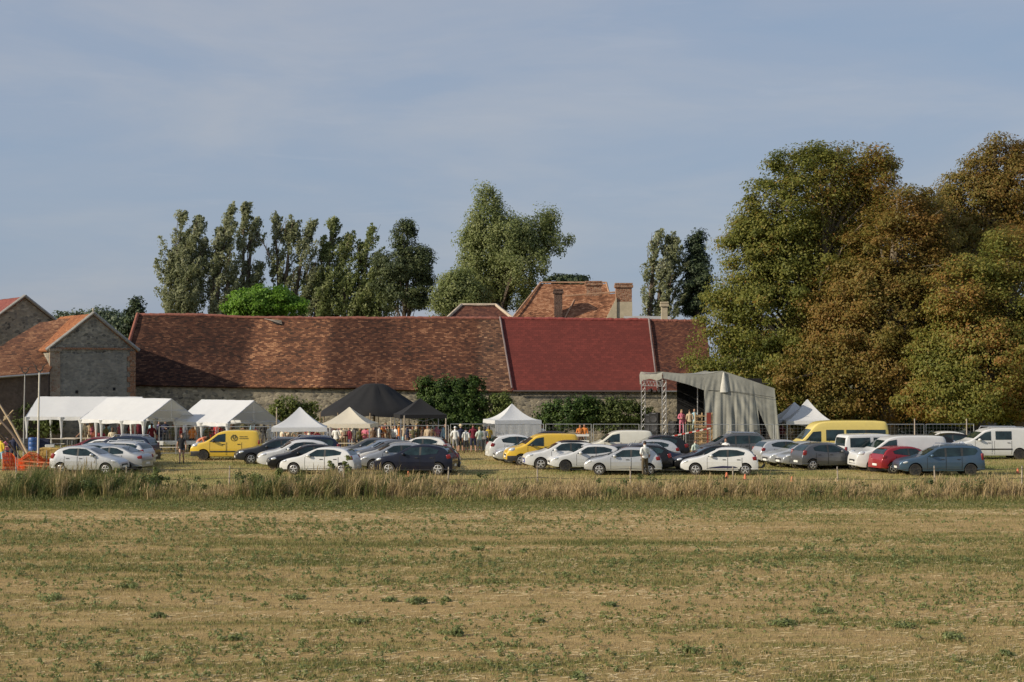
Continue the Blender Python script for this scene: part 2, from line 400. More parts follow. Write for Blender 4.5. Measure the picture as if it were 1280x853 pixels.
L_BIG = leafmat('grey poplar leaves', [(0, (.12, .155, .05)), (.5, (.24, .28, .10)), (1, (.39, .41, .20))], .5)
L_CON = leafmat('conifer needles', [(0, (.022, .036, .020)), (.6, (.055, .08, .036)), (1, (.11, .14, .06))], 0.2)
L_LIME = leafmat('bright maple leaves', [(0, (.075, .15, .016)), (.5, (.14, .27, .026)), (1, (.22, .38, .045))], 0.4)
L_CHE = leafmat('chestnut leaves', [(0, (.11, .135, .030)), (.4, (.215, .23, .05)), (.7, (.295, .27, .064)), (.88, (.31, .20, .052)), (1, (.34, .18, .05))], .48)
L_RUST = leafmat('rusty chestnut leaves', [(0, (.14, .14, .034)), (.3, (.24, .205, .05)), (.55, (.27, .195, .052)), (.8, (.31, .185, .055)), (1, (.35, .20, .062))], .48)
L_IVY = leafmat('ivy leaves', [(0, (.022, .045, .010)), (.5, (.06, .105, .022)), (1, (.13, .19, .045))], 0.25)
L_FAR = leafmat('distant leaves', [(0, (.07, .10, .06)), (.5, (.11, .145, .085)), (1, (.17, .20, .12))], 0.3)

GP = 'trees behind the long barn'
def plumes(cols, Y, bx0, n, leaf, per, rad=.42, wind=.22):
    """upswept branch sprays of a poplar: cols are (foot px, tip px, tip row, foot row, half width px)"""
    k = Y / FPX; PP = []; TT = []; OO = []; axes = []
    for (xb, xt, yt, yb, hwp) in cols:
        zt, zb = Z(yt, Y), Z(yb, Y); x0, x1 = X(xb, Y) - bx0, X(xt, Y) - bx0; W_ = hwp * k * 1.12; H_ = zt - zb
        axes.append([(x0 + (x1 - x0) * t ** 1.4, 0, zb + H_ * t) for t in np.linspace(0, 1, 8)])
        m = int(n * hwp / 12 * (H_ / 12))
        for _ in range(m):
            t = random.random() ** .85; prof = W_ * 1.2 * min(1, (1.03 - t) * 3.0) ** .75 * (.72 + .5 * math.sin(math.pi * min(1, t * 1.15)))
            a = random.random() * 6.283; rr = prof * (.2 + random.random() ** .8); L_ = random.uniform(1.4, 3.6) * (1 - .45 * t)
            cx = x0 + (x1 - x0) * t ** 1.4; zc = zb + H_ * t
            s0 = np.array([cx + math.cos(a) * rr * .55, math.sin(a) * rr * .55, zc - L_ * .35]); s1 = np.array([cx + math.cos(a) * rr + wind * L_ * .5, math.sin(a) * rr, zc + L_ * .5])
            if s1[2] > zt + .3: s1[2] = zt + random.uniform(-.6, .2)
            q = rng.random(per); w_ = (np.sin(np.pi * np.clip(q, .04, .98)) ** .7 * rad * random.uniform(.6, 1.2))[:, None]
            d = rng.normal(size=(per, 3)); d /= np.linalg.norm(d, axis=1)[:, None]
            bend = np.stack([wind * .35 * q ** 2 * L_, 0 * q, 0 * q], 1)
            PP.append(s0 + (s1 - s0) * q[:, None] + bend + d * w_ * rng.random((per, 1)) ** .5)
            o = d + np.array([math.cos(a) * .9, math.sin(a) * .9, .35]); OO.append(o / np.linalg.norm(o, axis=1)[:, None]); TT.append(np.full(per, random.gauss(.5, .14)) + rng.normal(0, .16, per))
    P = np.concatenate(PP); O = np.concatenate(OO); T = np.clip(np.concatenate(TT), 0, 1)
    return leaves(P, rng.uniform(.6, 1.4, len(P)) * leaf, O, 1.3, T), axes
def poplar(Y, cols, base, label, n=46, mat=L_POP, leaf=.24, per=130, rad=.55, wind=.34, twig=None):
    bx0 = X(base, Y); root = empty('poplar_tree', (bx0, Y, 0), 0, label, 'tree', GP)
    (V, F, T), axes = plumes(cols, Y, bx0, n, leaf, per, rad, wind)
    link('crown', np_mesh(V, F, T), mat, root)
    bm = NB(); tube(bm, [(0, 0, -.1), (0, 0, axes[0][0][2])], [.5, .42], 9)
    for ax in axes:
        pts = [(0, 0, max(1.0, ax[0][2] - 2))] + ax[:-1]; tube(bm, pts, [.32 * (1 - i / len(pts)) + .03 for i in range(len(pts))], 6)
        for i in range(14):
            j = random.randrange(1, 6); p = Vector(ax[j]); a = random.random() * 6.283; l = random.uniform(.5, 1.4); tube(bm, [p, p + Vector((math.cos(a) * l * .5 + .1, math.sin(a) * l * .5, l)), p + Vector((math.cos(a) * l * .7 + .4, math.sin(a) * l * .7, l * 2))], [.06, .04, .012], 4)
    obj('trunk', bm, BARK, root, 60)
    if twig:
        bm = NB(); o = Vector((X(twig[0][0], Y) - bx0, -.8, Z(twig[0][1], Y))); e = Vector((X(twig[1][0], Y) - bx0, -.8, Z(twig[1][1], Y))); tube(bm, [o, o.lerp(e, .6) + Vector((.1, 0, 0)), e], [.10, .06, .02], 5)
        for f in (.4, .6, .75): p = o.lerp(e, f); tube(bm, [p, p + Vector((.5 - f, 0, .7))], [.04, .01], 4)
        obj('dead_branch', bm, pm('bleached bark', (.24, .19, .16), .9), root, 60)
    return root
poplar(170, [(221, 227, 263, 402, 20), (230, 246, 271, 400, 15), (212, 214, 312, 402, 13), (238, 253, 300, 402, 13), (226, 232, 300, 402, 18)], 226, 'leftmost tall poplar behind the barn, standing alone with a double tip')
poplar(170, [(269, 287, 255, 402, 13), (264, 272, 285, 402, 12), (284, 284, 300, 402, 9)], 272, 'slender poplar behind the barn leaning right, left one of a close pair')
poplar(172, [(303, 305, 255, 402, 12), (308, 318, 272, 380, 9), (314, 322, 330, 402, 13)], 300, 'slender poplar behind the barn, right one of a close pair of poplars')
poplar(172, [(350, 342, 267, 402, 11), (356, 364, 272, 390, 16), (366, 388, 274, 402, 14), (374, 392, 330, 402, 14)], 356, 'ragged poplar with broken bare twig behind the bright green maple', twig=((338, 322), (327, 300)), n=36)
poplar(173, [(408, 414, 274, 402, 17), (403, 401, 296, 402, 12), (420, 436, 292, 402, 16)], 414, 'broad poplar in the middle of the row behind the barn', n=44, mat=L_BIG)
poplar(173, [(452, 463, 279, 402, 11), (447, 449, 305, 402, 9), (462, 470, 325, 402, 14)], 454, 'thin lopsided poplar just left of the dark pine', n=36, mat=L_BIG)
poplar(172, [(430, 430, 345, 405, 22), (472, 478, 325, 405, 20), (395, 395, 345, 405, 20), (452, 452, 352, 405, 16)], 432, 'low leafy poplar growth filling the foot of the row', n=60, mat=L_BIG)
tree('pine_tree', 'dark loose pine with bare lower stems, right end of the poplar row', 168, [(505, 300, 17, 24), (500, 335, 24, 18), (520, 325, 18, 20), (485, 355, 18, 22), (525, 360, 15, 22), (505, 375, 28, 14), (510, 284, 8, 9), (478, 330, 12, 14), (533, 345, 9, 10)], 503, leafmat('pine needles', [(0, (.035, .052, .026)), (.5, (.085, .11, .044)), (1, (.17, .19, .08))], 0.25), 170, 150, .95, .22, .36, GP, inner=.3, flat=.6, nlimb=30, loose=6000)
tree('maple_tree', 'bright green rounded tree peeping over the barn ridge', 150, [(315, 383, 30, 18), (340, 375, 30, 16), (300, 385, 16, 12), (362, 386, 20, 12), (325, 372, 22, 11)], 330, L_LIME, 150, 140, .7, .24, .3, GP, flat=.6, loose=6000, inner=.6)
tree('grey_poplar_tree', 'large spreading grey poplar behind the small hipped roof', 165, [(612, 262, 20, 26), (604, 285, 24, 24), (622, 310, 40, 36), (600, 335, 30, 40), (640, 300, 30, 30), (665, 290, 26, 20), (682, 305, 24, 16), (680, 278, 14, 14), (650, 335, 36, 30), (640, 365, 34, 22), (600, 370, 26, 22), (608, 242, 10, 10), (584, 300, 12, 16), (692, 272, 9, 9), (706, 300, 9, 7)], 634, L_BIG, 330, 150, .9, .22, .6, GP, inner=.4, flat=1.15, nlimb=54, loose=16000)
tree('bushy_tree', 'low bushy green tree between the pine and the grey poplar', 160, [(570, 362, 22, 22), (556, 378, 16, 18), (590, 376, 22, 20), (575, 348, 12, 10)], 572, L_BIG, 130, 130, .85, .22, .25, GP, flat=.8, loose=5000)
tree('cedar_tree', 'small flat topped dark tree just above the manor roof', 185, [(700, 350, 18, 5), (722, 349, 13, 5), (712, 356, 20, 6)], 711, L_CON, 60, 60, .8, .3, .3, GP, flat=.5)
poplar(165, [(812, 822, 288, 402, 12), (822, 836, 292, 402, 10), (834, 842, 300, 402, 11)], 820, 'poplar right of the tall brick chimney leaning right', wind=.4)
tree('spruce_tree', 'dark narrow spruce between the poplar and the big chestnut', 166, [(871, 302, 7, 13), (871, 325, 14, 18), (872, 350, 19, 18), (873, 375, 21, 20), (872, 293, 3, 5)], 872, L_CON, 160, 140, .8, .22, .3, GP, inner=.3, flat=.55)
# far tree line on the left
far = empty('distant_tree', (X(105, 320), 320, 0), 0, 'far hazy round tree low on the skyline, left of the small fir', 'tree', 'distant trees on the skyline')
FT = [(88, 397, 22, 11, 'far hazy tree low on the skyline beside the gabled stone house'), (118, 394, 22, 8, 'far hazy tree low on the skyline behind the gabled barn apex'), (146, 398, 18, 11, 'far hazy tree low on the skyline left of the small fir')]
bpy.data.objects.remove(far)
for px, py, rx, ry, lb in FT:
    tree('distant_tree', lb, 320, [(px, py + 3, rx, ry * .75), (px, py + 15, rx * 1.2, 12)], px, L_FAR, 90, 50, 1.7, .6, .4, 'distant trees on the skyline', flat=.8)
tree('fir_tree', 'small dark fir standing left of the long barn roof', 200, [(170, 382, 7, 8), (169, 396, 11, 10), (168, 410, 14, 12)], 169, L_CON, 70, 60, .8, .34, .22, 'distant trees on the skyline', flat=.6)

# the big chestnuts on the right
LIMB = pm('pale limb bark', (.17, .14, .10), .9, var=.35, scale=4)
GB = 'big chestnut trees beside the stage'
tree('chestnut_tree', 'tall green chestnut, nearest to the stage canopy', 127, [(1035, 225, 62, 46), (985, 258, 46, 46), (1078, 255, 44, 55), (945, 325, 42, 52), (915, 385, 38, 48), (888, 440, 30, 36), (965, 395, 62, 62), (1015, 335, 66, 70), (925, 465, 48, 38), (1000, 455, 60, 46), (1000, 203, 34, 24), (1055, 193, 40, 16), (975, 300, 55, 50), (975, 500, 56, 34), (900, 490, 34, 28), (935, 262, 10, 20), (930, 282, 14, 14), (1098, 225, 26, 40), (1085, 330, 40, 50)], 1005, L_CHE, 620, 270, 1.1, .20, .75, GB, inner=.5, flat=.6, nlimb=60, loose=45000, twigs=14, tintfn=lambda P: np.clip((P[:, 0] - 1) * .07, -.12, .30), trunk_mat=LIMB)
tree('chestnut_tree', 'rust browned chestnut with bare twigs, second from the stage', 124, [(1118, 320, 60, 60), (1010, 470, 40, 46), (1045, 430, 45, 50), (1128, 265, 34, 32), (1180, 360, 45, 60), (1062, 395, 56, 55), (1140, 400, 70, 70), (1085, 470, 64, 48), (1040, 485, 46, 40), (1155, 275, 32, 32), (1130, 495, 60, 40), (1165, 330, 40, 55), (1095, 375, 60, 60), (1060, 520, 46, 20)], 1105, L_RUST, 480, 280, 1.1, .195, .7, GB, inner=.5, flat=.6, nlimb=70, loose=40000, twigs=24, tintfn=lambda P: .16 * np.sin(P[:, 0] * .55 + 1) * np.sin(P[:, 2] * .5) - .02, trunk_mat=LIMB)
tree('chestnut_tree', 'tallest rust brown chestnut with thin crown in the top right corner', 133, [(1240, 212, 32, 34), (1216, 246, 40, 36), (1268, 245, 40, 46), (1190, 232, 22, 16), (1185, 285, 34, 40), (1230, 320, 60, 50), (1290, 300, 46, 60), (1252, 178, 22, 12), (1160, 262, 16, 18), (1278, 195, 24, 20)], 1232, L_RUST, 300, 210, 1.05, .20, .7, GB, inner=.3, flat=.6, nlimb=100, loose=26000, twigs=26, tintfn=lambda P: .02 + .10 * np.sin(P[:, 0] * .6), trunk_mat=LIMB)
tree('chestnut_tree', 'olive green chestnut hanging low over the white combi van', 119, [(1205, 370, 46, 50), (1258, 380, 48, 60), (1230, 450, 62, 56), (1178, 455, 40, 50), (1290, 450, 40, 66), (1205, 505, 52, 26), (1262, 318, 34, 36), (1268, 505, 40, 24), (1160, 500, 34, 26)], 1278, L_CHE, 430, 270, 1.0, .19, .6, GB, inner=.5, flat=.6, nlimb=60, loose=34000, twigs=14, tintfn=lambda P: .14 + .16 * np.sin(P[:, 0] * .7 + P[:, 2] * .5) + np.clip(P[:, 0] * .05, 0, .2), trunk_mat=LIMB)
tree('chestnut_tree', 'dim far chestnut filling the gap behind the green and the rust chestnut', 143, [(1062, 300, 56, 70), (1040, 390, 60, 60), (1120, 400, 70, 60), (1000, 440, 60, 50), (1180, 340, 60, 60), (1150, 460, 80, 50), (950, 470, 50, 40), (1230, 420, 60, 60)], 1080, L_CHE, 420, 200, 1.5, .30, .7, GB, inner=.4, nlimb=30, loose=20000, tintfn=lambda P: .12 + 0 * P[:, 0])
# bare twigs standing out of the crowns belong to the chestnuts; shrubs at the wall
def shrub(name, label, Y, lobes_px, mat, n=60, per=70, clr=.45, leaf=.17, cat='shrub', group='greenery along the barn wall', **kw):
    return tree(name, label, Y, lobes_px, lobes_px[0][0], mat, n, per, clr, leaf, .06, group, cat=cat, nlimb=10, top=1.2, **kw)
shrub('ivy_bush', 'big dark green ivy mass climbing to the barn eaves', 123.6, [(563, 500, 20, 18)] + [(x_, y_ + random.uniform(-2, 2), 12, 11) for x_ in (534, 546, 558, 570, 582, 593) for y_ in (486, 499, 513, 528)], L_IVY, 420, 110, .42, .17, flat=.9, depth=.9)
shrub('wall_bush', 'light green bush right of the ivy mass by the white pavilion', 123.5, [(618, 512, 14, 18), (630, 505, 10, 12)], leafmat('light shrub leaves', [(0, (.06, .09, .02)), (1, (.2, .24, .065))], 0.35), 70, 70, .45, .18, depth=.5)
shrub('hedge_bush', 'dark green hedge below the red roof, left half', 123.5, [(708, 520, 28, 20), (690, 528, 20, 18), (730, 515, 20, 20)], L_IVY, 170, 80, .48, .18, depth=.5)
shrub('hedge_bush', 'mid green hedge below the red roof, half beside the stage', 123.5, [(775, 518, 28, 18), (755, 520, 20, 20), (795, 520, 18, 18)], leafmat('hedge leaves', [(0, (.04, .065, .016)), (1, (.15, .185, .05))], 0.3), 170, 80, .48, .18, depth=.5)
shrub('wall_bush', 'yellow green bush against the stone wall left of the cream gazebo', 123.5, [(357, 512, 15, 14), (350, 520, 14, 14), (388, 516, 14, 14)], leafmat('yellow shrub leaves', [(0, (.07, .10, .024)), (1, (.23, .26, .065))], 0.35), 80, 70, .45, .18, depth=.5)
shrub('wall_bush', 'low green scrub behind the leaning wooden poles', 122, [(35, 525, 22, 20), (12, 528, 20, 20), (62, 530, 16, 14)], leafmat('scrub leaves', [(0, (.05, .075, .022)), (1, (.15, .19, .055))], 0.35), 120, 70, .45, .2, depth=.5)
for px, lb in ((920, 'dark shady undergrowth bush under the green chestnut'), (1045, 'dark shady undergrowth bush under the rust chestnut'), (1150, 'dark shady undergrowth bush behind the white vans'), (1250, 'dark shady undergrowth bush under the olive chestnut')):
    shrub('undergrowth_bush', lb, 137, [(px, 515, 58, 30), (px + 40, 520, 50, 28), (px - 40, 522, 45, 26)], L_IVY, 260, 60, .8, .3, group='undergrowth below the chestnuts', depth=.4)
# ================================================================ masonry and roofs
def stonemat(name, stones, mortar, scale=4.2, dark=.5):
    m, nt, out = nodes(name); co = objco(nt)
    nz = noise(nt, co, 3, 3); v0 = mixc(nt, .06, co, nz.outputs[1])
    vo = nn(nt, 'ShaderNodeTexVoronoi', feature='F1'); vo.inputs['Scale'].default_value = scale
    mp = mapped(nt, v0, (1, 1, 1.5)); nt.links.new(mp, vo.inputs['Vector'])
    ve = nn(nt, 'ShaderNodeTexVoronoi', feature='DISTANCE_TO_EDGE'); ve.inputs['Scale'].default_value = scale; nt.links.new(mp, ve.inputs['Vector'])
    sp = nn(nt, 'ShaderNodeSeparateColor'); nt.links.new(vo.outputs['Color'], sp.inputs[0])
    rp = ramp(nt, [(i / max(1, len(stones) - 1), c) for i, c in enumerate(stones)]); nt.links.new(sp.outputs[0], rp.inputs[0])
    er = ramp(nt, [(.02, (1, 1, 1)), (.10, (0, 0, 0))]); nt.links.new(ve.outputs['Distance'], er.inputs[0])
    c = mixc(nt, er.outputs[0], rp.outputs[0], mortar)
    n2 = noise(nt, mapped(nt, co, (.5, .5, .9)), 1.1, 6, .7); r2 = ramp(nt, [(.35, (dark,) * 3), (.7, (1.1, 1.1, 1.1))]); nt.links.new(n2.outputs[0], r2.inputs[0])
    c = mixc(nt, .75, c, r2.outputs[0], 'MULTIPLY')
    p = nn(nt, 'ShaderNodeBsdfPrincipled', Roughness=.9); p.inputs['Specular IOR Level'].default_value = .2; nt.links.new(c, p.inputs['Base Color'])
    nt.links.new(bump(nt, ve.outputs['Distance'], .8, .06), p.inputs['Normal']); nt.links.new(p.outputs[0], out.inputs[0]); return m
def tilemat(name, cols, axis=0, tile=(.22, .13), moss=.35, patches=None, zk=1.41, contrast=.55, nz=1.0):
    """plain clay tiles in courses; cols from dark to pale; patches: (x0, x1, softness, colour, amount) older or newer repairs"""
    m, nt, out = nodes(name); co = objco(nt); se = nn(nt, 'ShaderNodeSeparateXYZ'); nt.links.new(co, se.inputs[0])
    cb = nn(nt, 'ShaderNodeCombineXYZ'); nt.links.new(se.outputs[axis], cb.inputs[0]); nt.links.new(math_(nt, 'MULTIPLY', se.outputs[2], zk), cb.inputs[1])
    wob = noise(nt, cb.outputs[0], .7, 3); vv = mixc(nt, .025, cb.outputs[0], wob.outputs[1])
    br = nn(nt, 'ShaderNodeTexBrick'); nt.links.new(vv, br.inputs['Vector'])
    br.inputs['Scale'].default_value = 1; br.inputs['Brick Width'].default_value = tile[0]; br.inputs['Row Height'].default_value = tile[1]; br.inputs['Mortar Size'].default_value = .012; br.inputs['Bias'].default_value = 0
    br.inputs['Color1'].default_value = (0, 0, 0, 1); br.inputs['Color2'].default_value = (1, 1, 1, 1); br.inputs['Mortar'].default_value = (.0, .0, .0, 1)
    sp = nn(nt, 'ShaderNodeSeparateColor'); nt.links.new(br.outputs[0], sp.inputs[0])
    n0 = noise(nt, mapped(nt, cb.outputs[0], (1, 2.4, 1)), 2.1, 7, .85)
    f = math_(nt, 'ADD', math_(nt, 'MULTIPLY', sp.outputs[0], contrast), math_(nt, 'MULTIPLY', math_(nt, 'SUBTRACT', n0.outputs[0], .5 - .28 * nz if nz < 1 else .22), nz))
    n1 = noise(nt, cb.outputs[0], .22, 5, .65); f = math_(nt, 'ADD', f, math_(nt, 'MULTIPLY', math_(nt, 'SUBTRACT', n1.outputs[0], .55), 1.1))
    rp = ramp(nt, [(.08 + .84 * i / (len(cols) - 1), c) for i, c in enumerate(cols)]); nt.links.new(f, rp.inputs[0]); c = rp.outputs[0]
    for (x0, x1, so_, pc, am) in (patches or []):
        dn = math_(nt, 'ADD', se.outputs[axis], math_(nt, 'MULTIPLY', math_(nt, 'SUBTRACT', n0.outputs[0], .5), 2.0))
        a = nn(nt, 'ShaderNodeMapRange', interpolation_type='SMOOTHSTEP'); nt.links.new(dn, a.inputs[0]); a.inputs[1].default_value = x0 - so_; a.inputs[2].default_value = x0 + so_
        b = nn(nt, 'ShaderNodeMapRange', interpolation_type='SMOOTHSTEP'); nt.links.new(dn, b.inputs[0]); b.inputs[1].default_value = x1 + so_; b.inputs[2].default_value = x1 - so_
        k = math_(nt, 'MULTIPLY', math_(nt, 'MULTIPLY', a.outputs[0], b.outputs[0]), am)
        c = mixc(nt, k, c, pc, 'MULTIPLY')
    if moss:
        nm = noise(nt, cb.outputs[0], 1.5, 8, .75); rm = ramp(nt, [(.55, (0, 0, 0)), (.75, (moss,) * 3)]); nt.links.new(nm.outputs[0], rm.inputs[0])
        c = mixc(nt, rm.outputs[0], c, (.055, .045, .032))
    p = nn(nt, 'ShaderNodeBsdfPrincipled', Roughness=.9); p.inputs['Specular IOR Level'].default_value = .2; nt.links.new(c, p.inputs['Base Color'])
    nt.links.new(bump(nt, math_(nt, 'ADD', br.outputs['Fac'], math_(nt, 'MULTIPLY', sp.outputs[0], -.6)), .55, .03), p.inputs['Normal']); nt.links.new(p.outputs[0], out.inputs[0]); return m
FLINT = stonemat('flint rubble', [(.11, .10, .085), (.30, .265, .20), (.42, .365, .27), (.17, .157, .135), (.52, .455, .34)], (.31, .27, .20), 3.6, .6)
FLINT2 = stonemat('grey gable rubble', [(.10, .095, .083), (.22, .205, .17), (.38, .345, .275), (.15, .143, .128), (.29, .265, .21)], (.27, .25, .205), 3.8, .62)
RENDER = stonemat('worn grey render', [(.18, .172, .15), (.25, .235, .20), (.32, .295, .245), (.21, .20, .175)], (.265, .25, .21), 3.8, .6)
PALE = pm('pale stone', (.42, .38, .31), .9, var=.2, scale=3)
BRICKM = stonemat('orange brick', [(.25, .115, .06), (.33, .155, .08), (.21, .095, .05)], (.30, .24, .18), 7, .75)
T_OLD = tilemat('old clay tiles', [(.026, .018, .014), (.062, .030, .021), (.10, .045, .028), (.148, .068, .039), (.29, .155, .088)], 0, tile=(.27, .14), contrast=.62,
                patches=[(-29.5, -20.7, .6, (.50, .46, .47), .95), (-20.6, -14.4, .5, (1.55, 1.5, 1.35), .95), (-14.3, -9.5, .4, (.62, .56, .55), .95), (-9.4, -2.6, .5, (.95, .86, .82), .9), (-2.6, 0.8, .4, (1.35, 1.5, 1.5), .9)], moss=.45)
T_RED = tilemat('new dark red tiles', [(.12, .029, .024), (.165, .038, .030), (.205, .050, .038)], 0, tile=(.34, .24), moss=.0, contrast=.45, nz=.45)
T_OLD2 = tilemat('old clay tiles', [(.04, .020, .017), (.09, .034, .025), (.14, .055, .034), (.22, .10, .06)], 0, moss=.4)
T_ORG = tilemat('orange clay tiles', [(.05, .029, .020), (.125, .055, .032), (.185, .085, .045), (.29, .155, .085)], 0, tile=(.27, .14), contrast=.6, moss=.3)
T_MAN = tilemat('manor tiles', [(.09, .042, .025), (.22, .095, .05), (.34, .16, .085), (.48, .27, .16)], 0, tile=(.27, .14), contrast=.6, moss=.25)
T_ORG_Y = tilemat('orange clay tiles', [(.16, .062, .030), (.30, .115, .050), (.42, .185, .078)], 1, moss=.2)
WOODD = pm('weathered brown boards', (.095, .07, .055), .9, var=.35, scale=4)
DARK = pm('black void', (.008, .008, .008), .9)  # paints the shade inside holes black; also colours the prop roundel

def patch(name, A, B, D, C, mat, parent, nu=60, nv=14, amp=.05, th=.12, sag=0.0, seed=0, label=None):
    """a roof slope: A,B eave left/right, D,C ridge left/right, uneven as old battens let it sag; closed slab"""
    A, B, C, D = [np.array(p, float) for p in (A, B, C, D)]
    u, v = np.meshgrid(np.linspace(0, 1, nu), np.linspace(0, 1, nv)); u = u.ravel()[:, None]; v = v.ravel()[:, None]
    P = (A * (1 - u) + B * u) * (1 - v) + (D * (1 - u) + C * u) * v
    n = np.cross(B - A, D - A); n /= np.linalg.norm(n); n = n * (1 if n[2] > 0 else -1)
    L = np.linalg.norm(B - A); H_ = np.linalg.norm(D - A)
    d = (fbm(u[:, 0] * L * .22 + seed, v[:, 0] * H_ * .22 + 3 * seed, 3) - .5) * 2 * amp * 2.2 + (fbm(u[:, 0] * L * 1.3 + seed, v[:, 0] * H_ * 1.3, 2) - .5) * amp * .7
    T = P + n * d[:, None]; T[:, 2] -= (sag * np.sin(np.pi * u[:, 0]) * v[:, 0])
    Bt = T - n * th; N = nu * nv
    i = np.arange(nu * (nv - 1)).reshape(nv - 1, nu)[:, :-1].ravel(); F = np.stack([i, i + 1, i + nu + 1, i + nu], 1)
    ring = list(range(nu)) + [nu * (k + 1) - 1 for k in range(1, nv)] + list(range(N - 2, N - nu - 1, -1)) + [nu * k for k in range(nv - 2, 0, -1)]
    r = np.array(ring); r2 = np.roll(r, -1); S_ = np.stack([r, r + N, r2 + N, r2], 1)
    me = np_mesh(np.concatenate([T, Bt]), np.concatenate([F, F[:, ::-1] + N, S_])); me.shade_smooth(); me.set_sharp_from_angle(angle=R(40))
    return link(name, me, mat, parent, label=label), T.reshape(nv, nu, 3)
# ---------------------------------------------------------------- the long barn
YB, YR, YK = 129.0, 134.6, 140.2
def barn():
    b = empty('long_barn', (0, YB, 0), 0, 'long stone barn with mottled tile roof and a newer dark red roof section', 'barn')
    o = Vector((0, YB, 0))
    def pt(px, Y, z): return Vector((X(px, Y), Y, z)) - o
    el = lambda px: np.interp(px, [150, 640, 900], [Z(479.5, YB), Z(487, YB), Z(487.5, YB)])
    rl = lambda px: np.interp(px, [150, 180, 640, 900], [Z(393.5, YR), Z(393.5, YR), Z(399.5, YR), Z(402, YR)])
    ye = YB - .35
    segs = [('roof', 172, 625, 146, 640, T_OLD, .075, 90, None), ('roof', 625, 811, 640, 822, T_RED, .012, 40, 'newer smooth dark red roof section'), ('roof', 811, 882, 822, 892, T_OLD2, .05, 40, 'dull brown roof end by the chestnut')]
    tops = []
    for k, (nm, r0, r1, e0, e1, mt, amp, nu, lb) in enumerate(segs):
        A = pt(e0, ye, el(e0) - .1); B = pt(e1, ye, el(e1) - .1); D = pt(r0, YR, rl(r0)); C = pt(r1, YR, rl(r1))
        if k == 1:
            for q in (A, B, C, D): q.z += .05
        rf, T = patch(nm, A, B, D, C, mt, b, nu, 16, amp, .14, .10 if k == 0 else .02, 5 + k, lb); tops.append((T, mt))
        back = patch('rear_roof', pt(e1, YK, el(e1)), pt(e0, YK, el(e0)), pt(r1, YR + .03, rl(r1)), pt(r0, YR + .03, rl(r0)), T_OLD2, b, 30, 8, .03, .12, .1, 9)
        ridge = NB(); line = [Vector(p) + Vector((0, .05, .02)) for p in T[-1]]
        pts = []
        for i in range(len(line) - 1):
            for t in (0, .5): pts.append(line[i].lerp(line[i + 1], t))
        pts.append(line[-1])
        tube(ridge, [p + Vector((0, 0, (random.random() - .5) * .05)) for p in pts], [.13 + random.random() * .035 for p in pts], 7)
        obj('ridge', ridge, pm('ridge tile', (.23, .085, .06) if k != 1 else (.24, .05, .042), .9, var=.35, scale=5), b, 60)
    # verge strips where the new roof meets the old
    for (r0, e0) in ((625, 640), (811, 822)):
        bm = NB(); p0 = pt(e0, ye - .02, el(e0) + .02); p1 = pt(r0, YR, rl(r0) + .10)
        ps = [p0.lerp(p1, t / 8) + Vector((0, -.06, .08)) for t in range(9)]; tube(bm, ps, .075, 6)
        obj('verge', bm, pm('lead verge', (.20, .15, .14), .7, var=.25), b, 60)
    # hipped left end
    bm = NB(); D = pt(172, YR, rl(172) - .02); A = pt(146, ye, el(146) - .1); K = pt(146 + 8, YK, el(150))
    n = 8; rows = []
    hp, _ = patch('hip_roof', K, A, D + Vector((0, .04, 0)), D - Vector((0, .04, 0)), T_ORG_Y, b, 16, 12, .02, .12, 0, 3, 'sunlit hipped end of the roof'); bm.free()
    bm = NB(); tube(bm, [A.lerp(D, t / 6) + Vector((0, -.03, .10)) for t in range(7)], .14, 6); obj('ridge', bm, pm('ridge tile', (.25, .09, .06), .9, var=.35, scale=5), b, 60)
    # walls
    bm = NB(); xs = [150, 240, 330, 420, 510, 600, 641, 730, 822, 892]; th = .6
    for s0, s1 in zip(xs, xs[1:]):
        a0, a1 = pt(s0, YB, 0).x, pt(s1, YB, 0).x; h0, h1 = el(s0) - .18, el(s1) - .18
        f = [bm.verts.new(p) for p in ((a0, 0, -.1), (a1, 0, -.1), (a1, 0, h1), (a0, 0, h0))]; bm.faces.new(f)
    a0, a1 = pt(150, YB, 0).x, pt(892, YB, 0).x
    poly(bm, [(a0, 0, -.1), (a0, 0, el(150) - .18), (a0, YK - YB, el(150) - .18), (a0, YK - YB, -.1)])
    poly(bm, [(a1, 0, -.1), (a1, 0, el(990) - .18), (a1, YK - YB, el(990) - .18), (a1, YK - YB, -.1)])
    poly(bm, [(a0, YK - YB, -.1), (a0, YK - YB, 4), (a1, YK - YB, 4), (a1, YK - YB, -.1)])
    poly(bm, [(a1, 0, el(990) - .18), (a1, YK - YB, el(990) - .18), (a1, YR - YB, rl(882) - .12)])
    bmesh.ops.remove_doubles(bm, verts=bm.verts[:], dist=.001)
    obj('wall', bm, FLINT, b)
    # thin black slab painted as a hole's shade, bared battens near the ridge
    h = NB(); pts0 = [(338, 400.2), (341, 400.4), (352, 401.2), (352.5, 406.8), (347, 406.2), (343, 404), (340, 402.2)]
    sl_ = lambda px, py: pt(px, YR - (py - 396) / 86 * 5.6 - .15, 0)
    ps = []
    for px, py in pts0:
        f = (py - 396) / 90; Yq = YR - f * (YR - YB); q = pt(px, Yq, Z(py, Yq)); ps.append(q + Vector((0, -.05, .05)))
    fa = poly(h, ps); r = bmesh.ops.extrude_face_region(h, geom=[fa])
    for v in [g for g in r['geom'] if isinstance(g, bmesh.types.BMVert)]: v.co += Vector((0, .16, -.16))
    ho = obj('roof_hole_shade', h, DARK, b)
    bt = NB()
    for i in range(3):
        p0 = ps[0].lerp(ps[6], .2 + i * .3); p1 = ps[2].lerp(ps[3], .2 + i * .3); tube(bt, [p0 + (p0 - p1) * .6, p1], .03, 4)
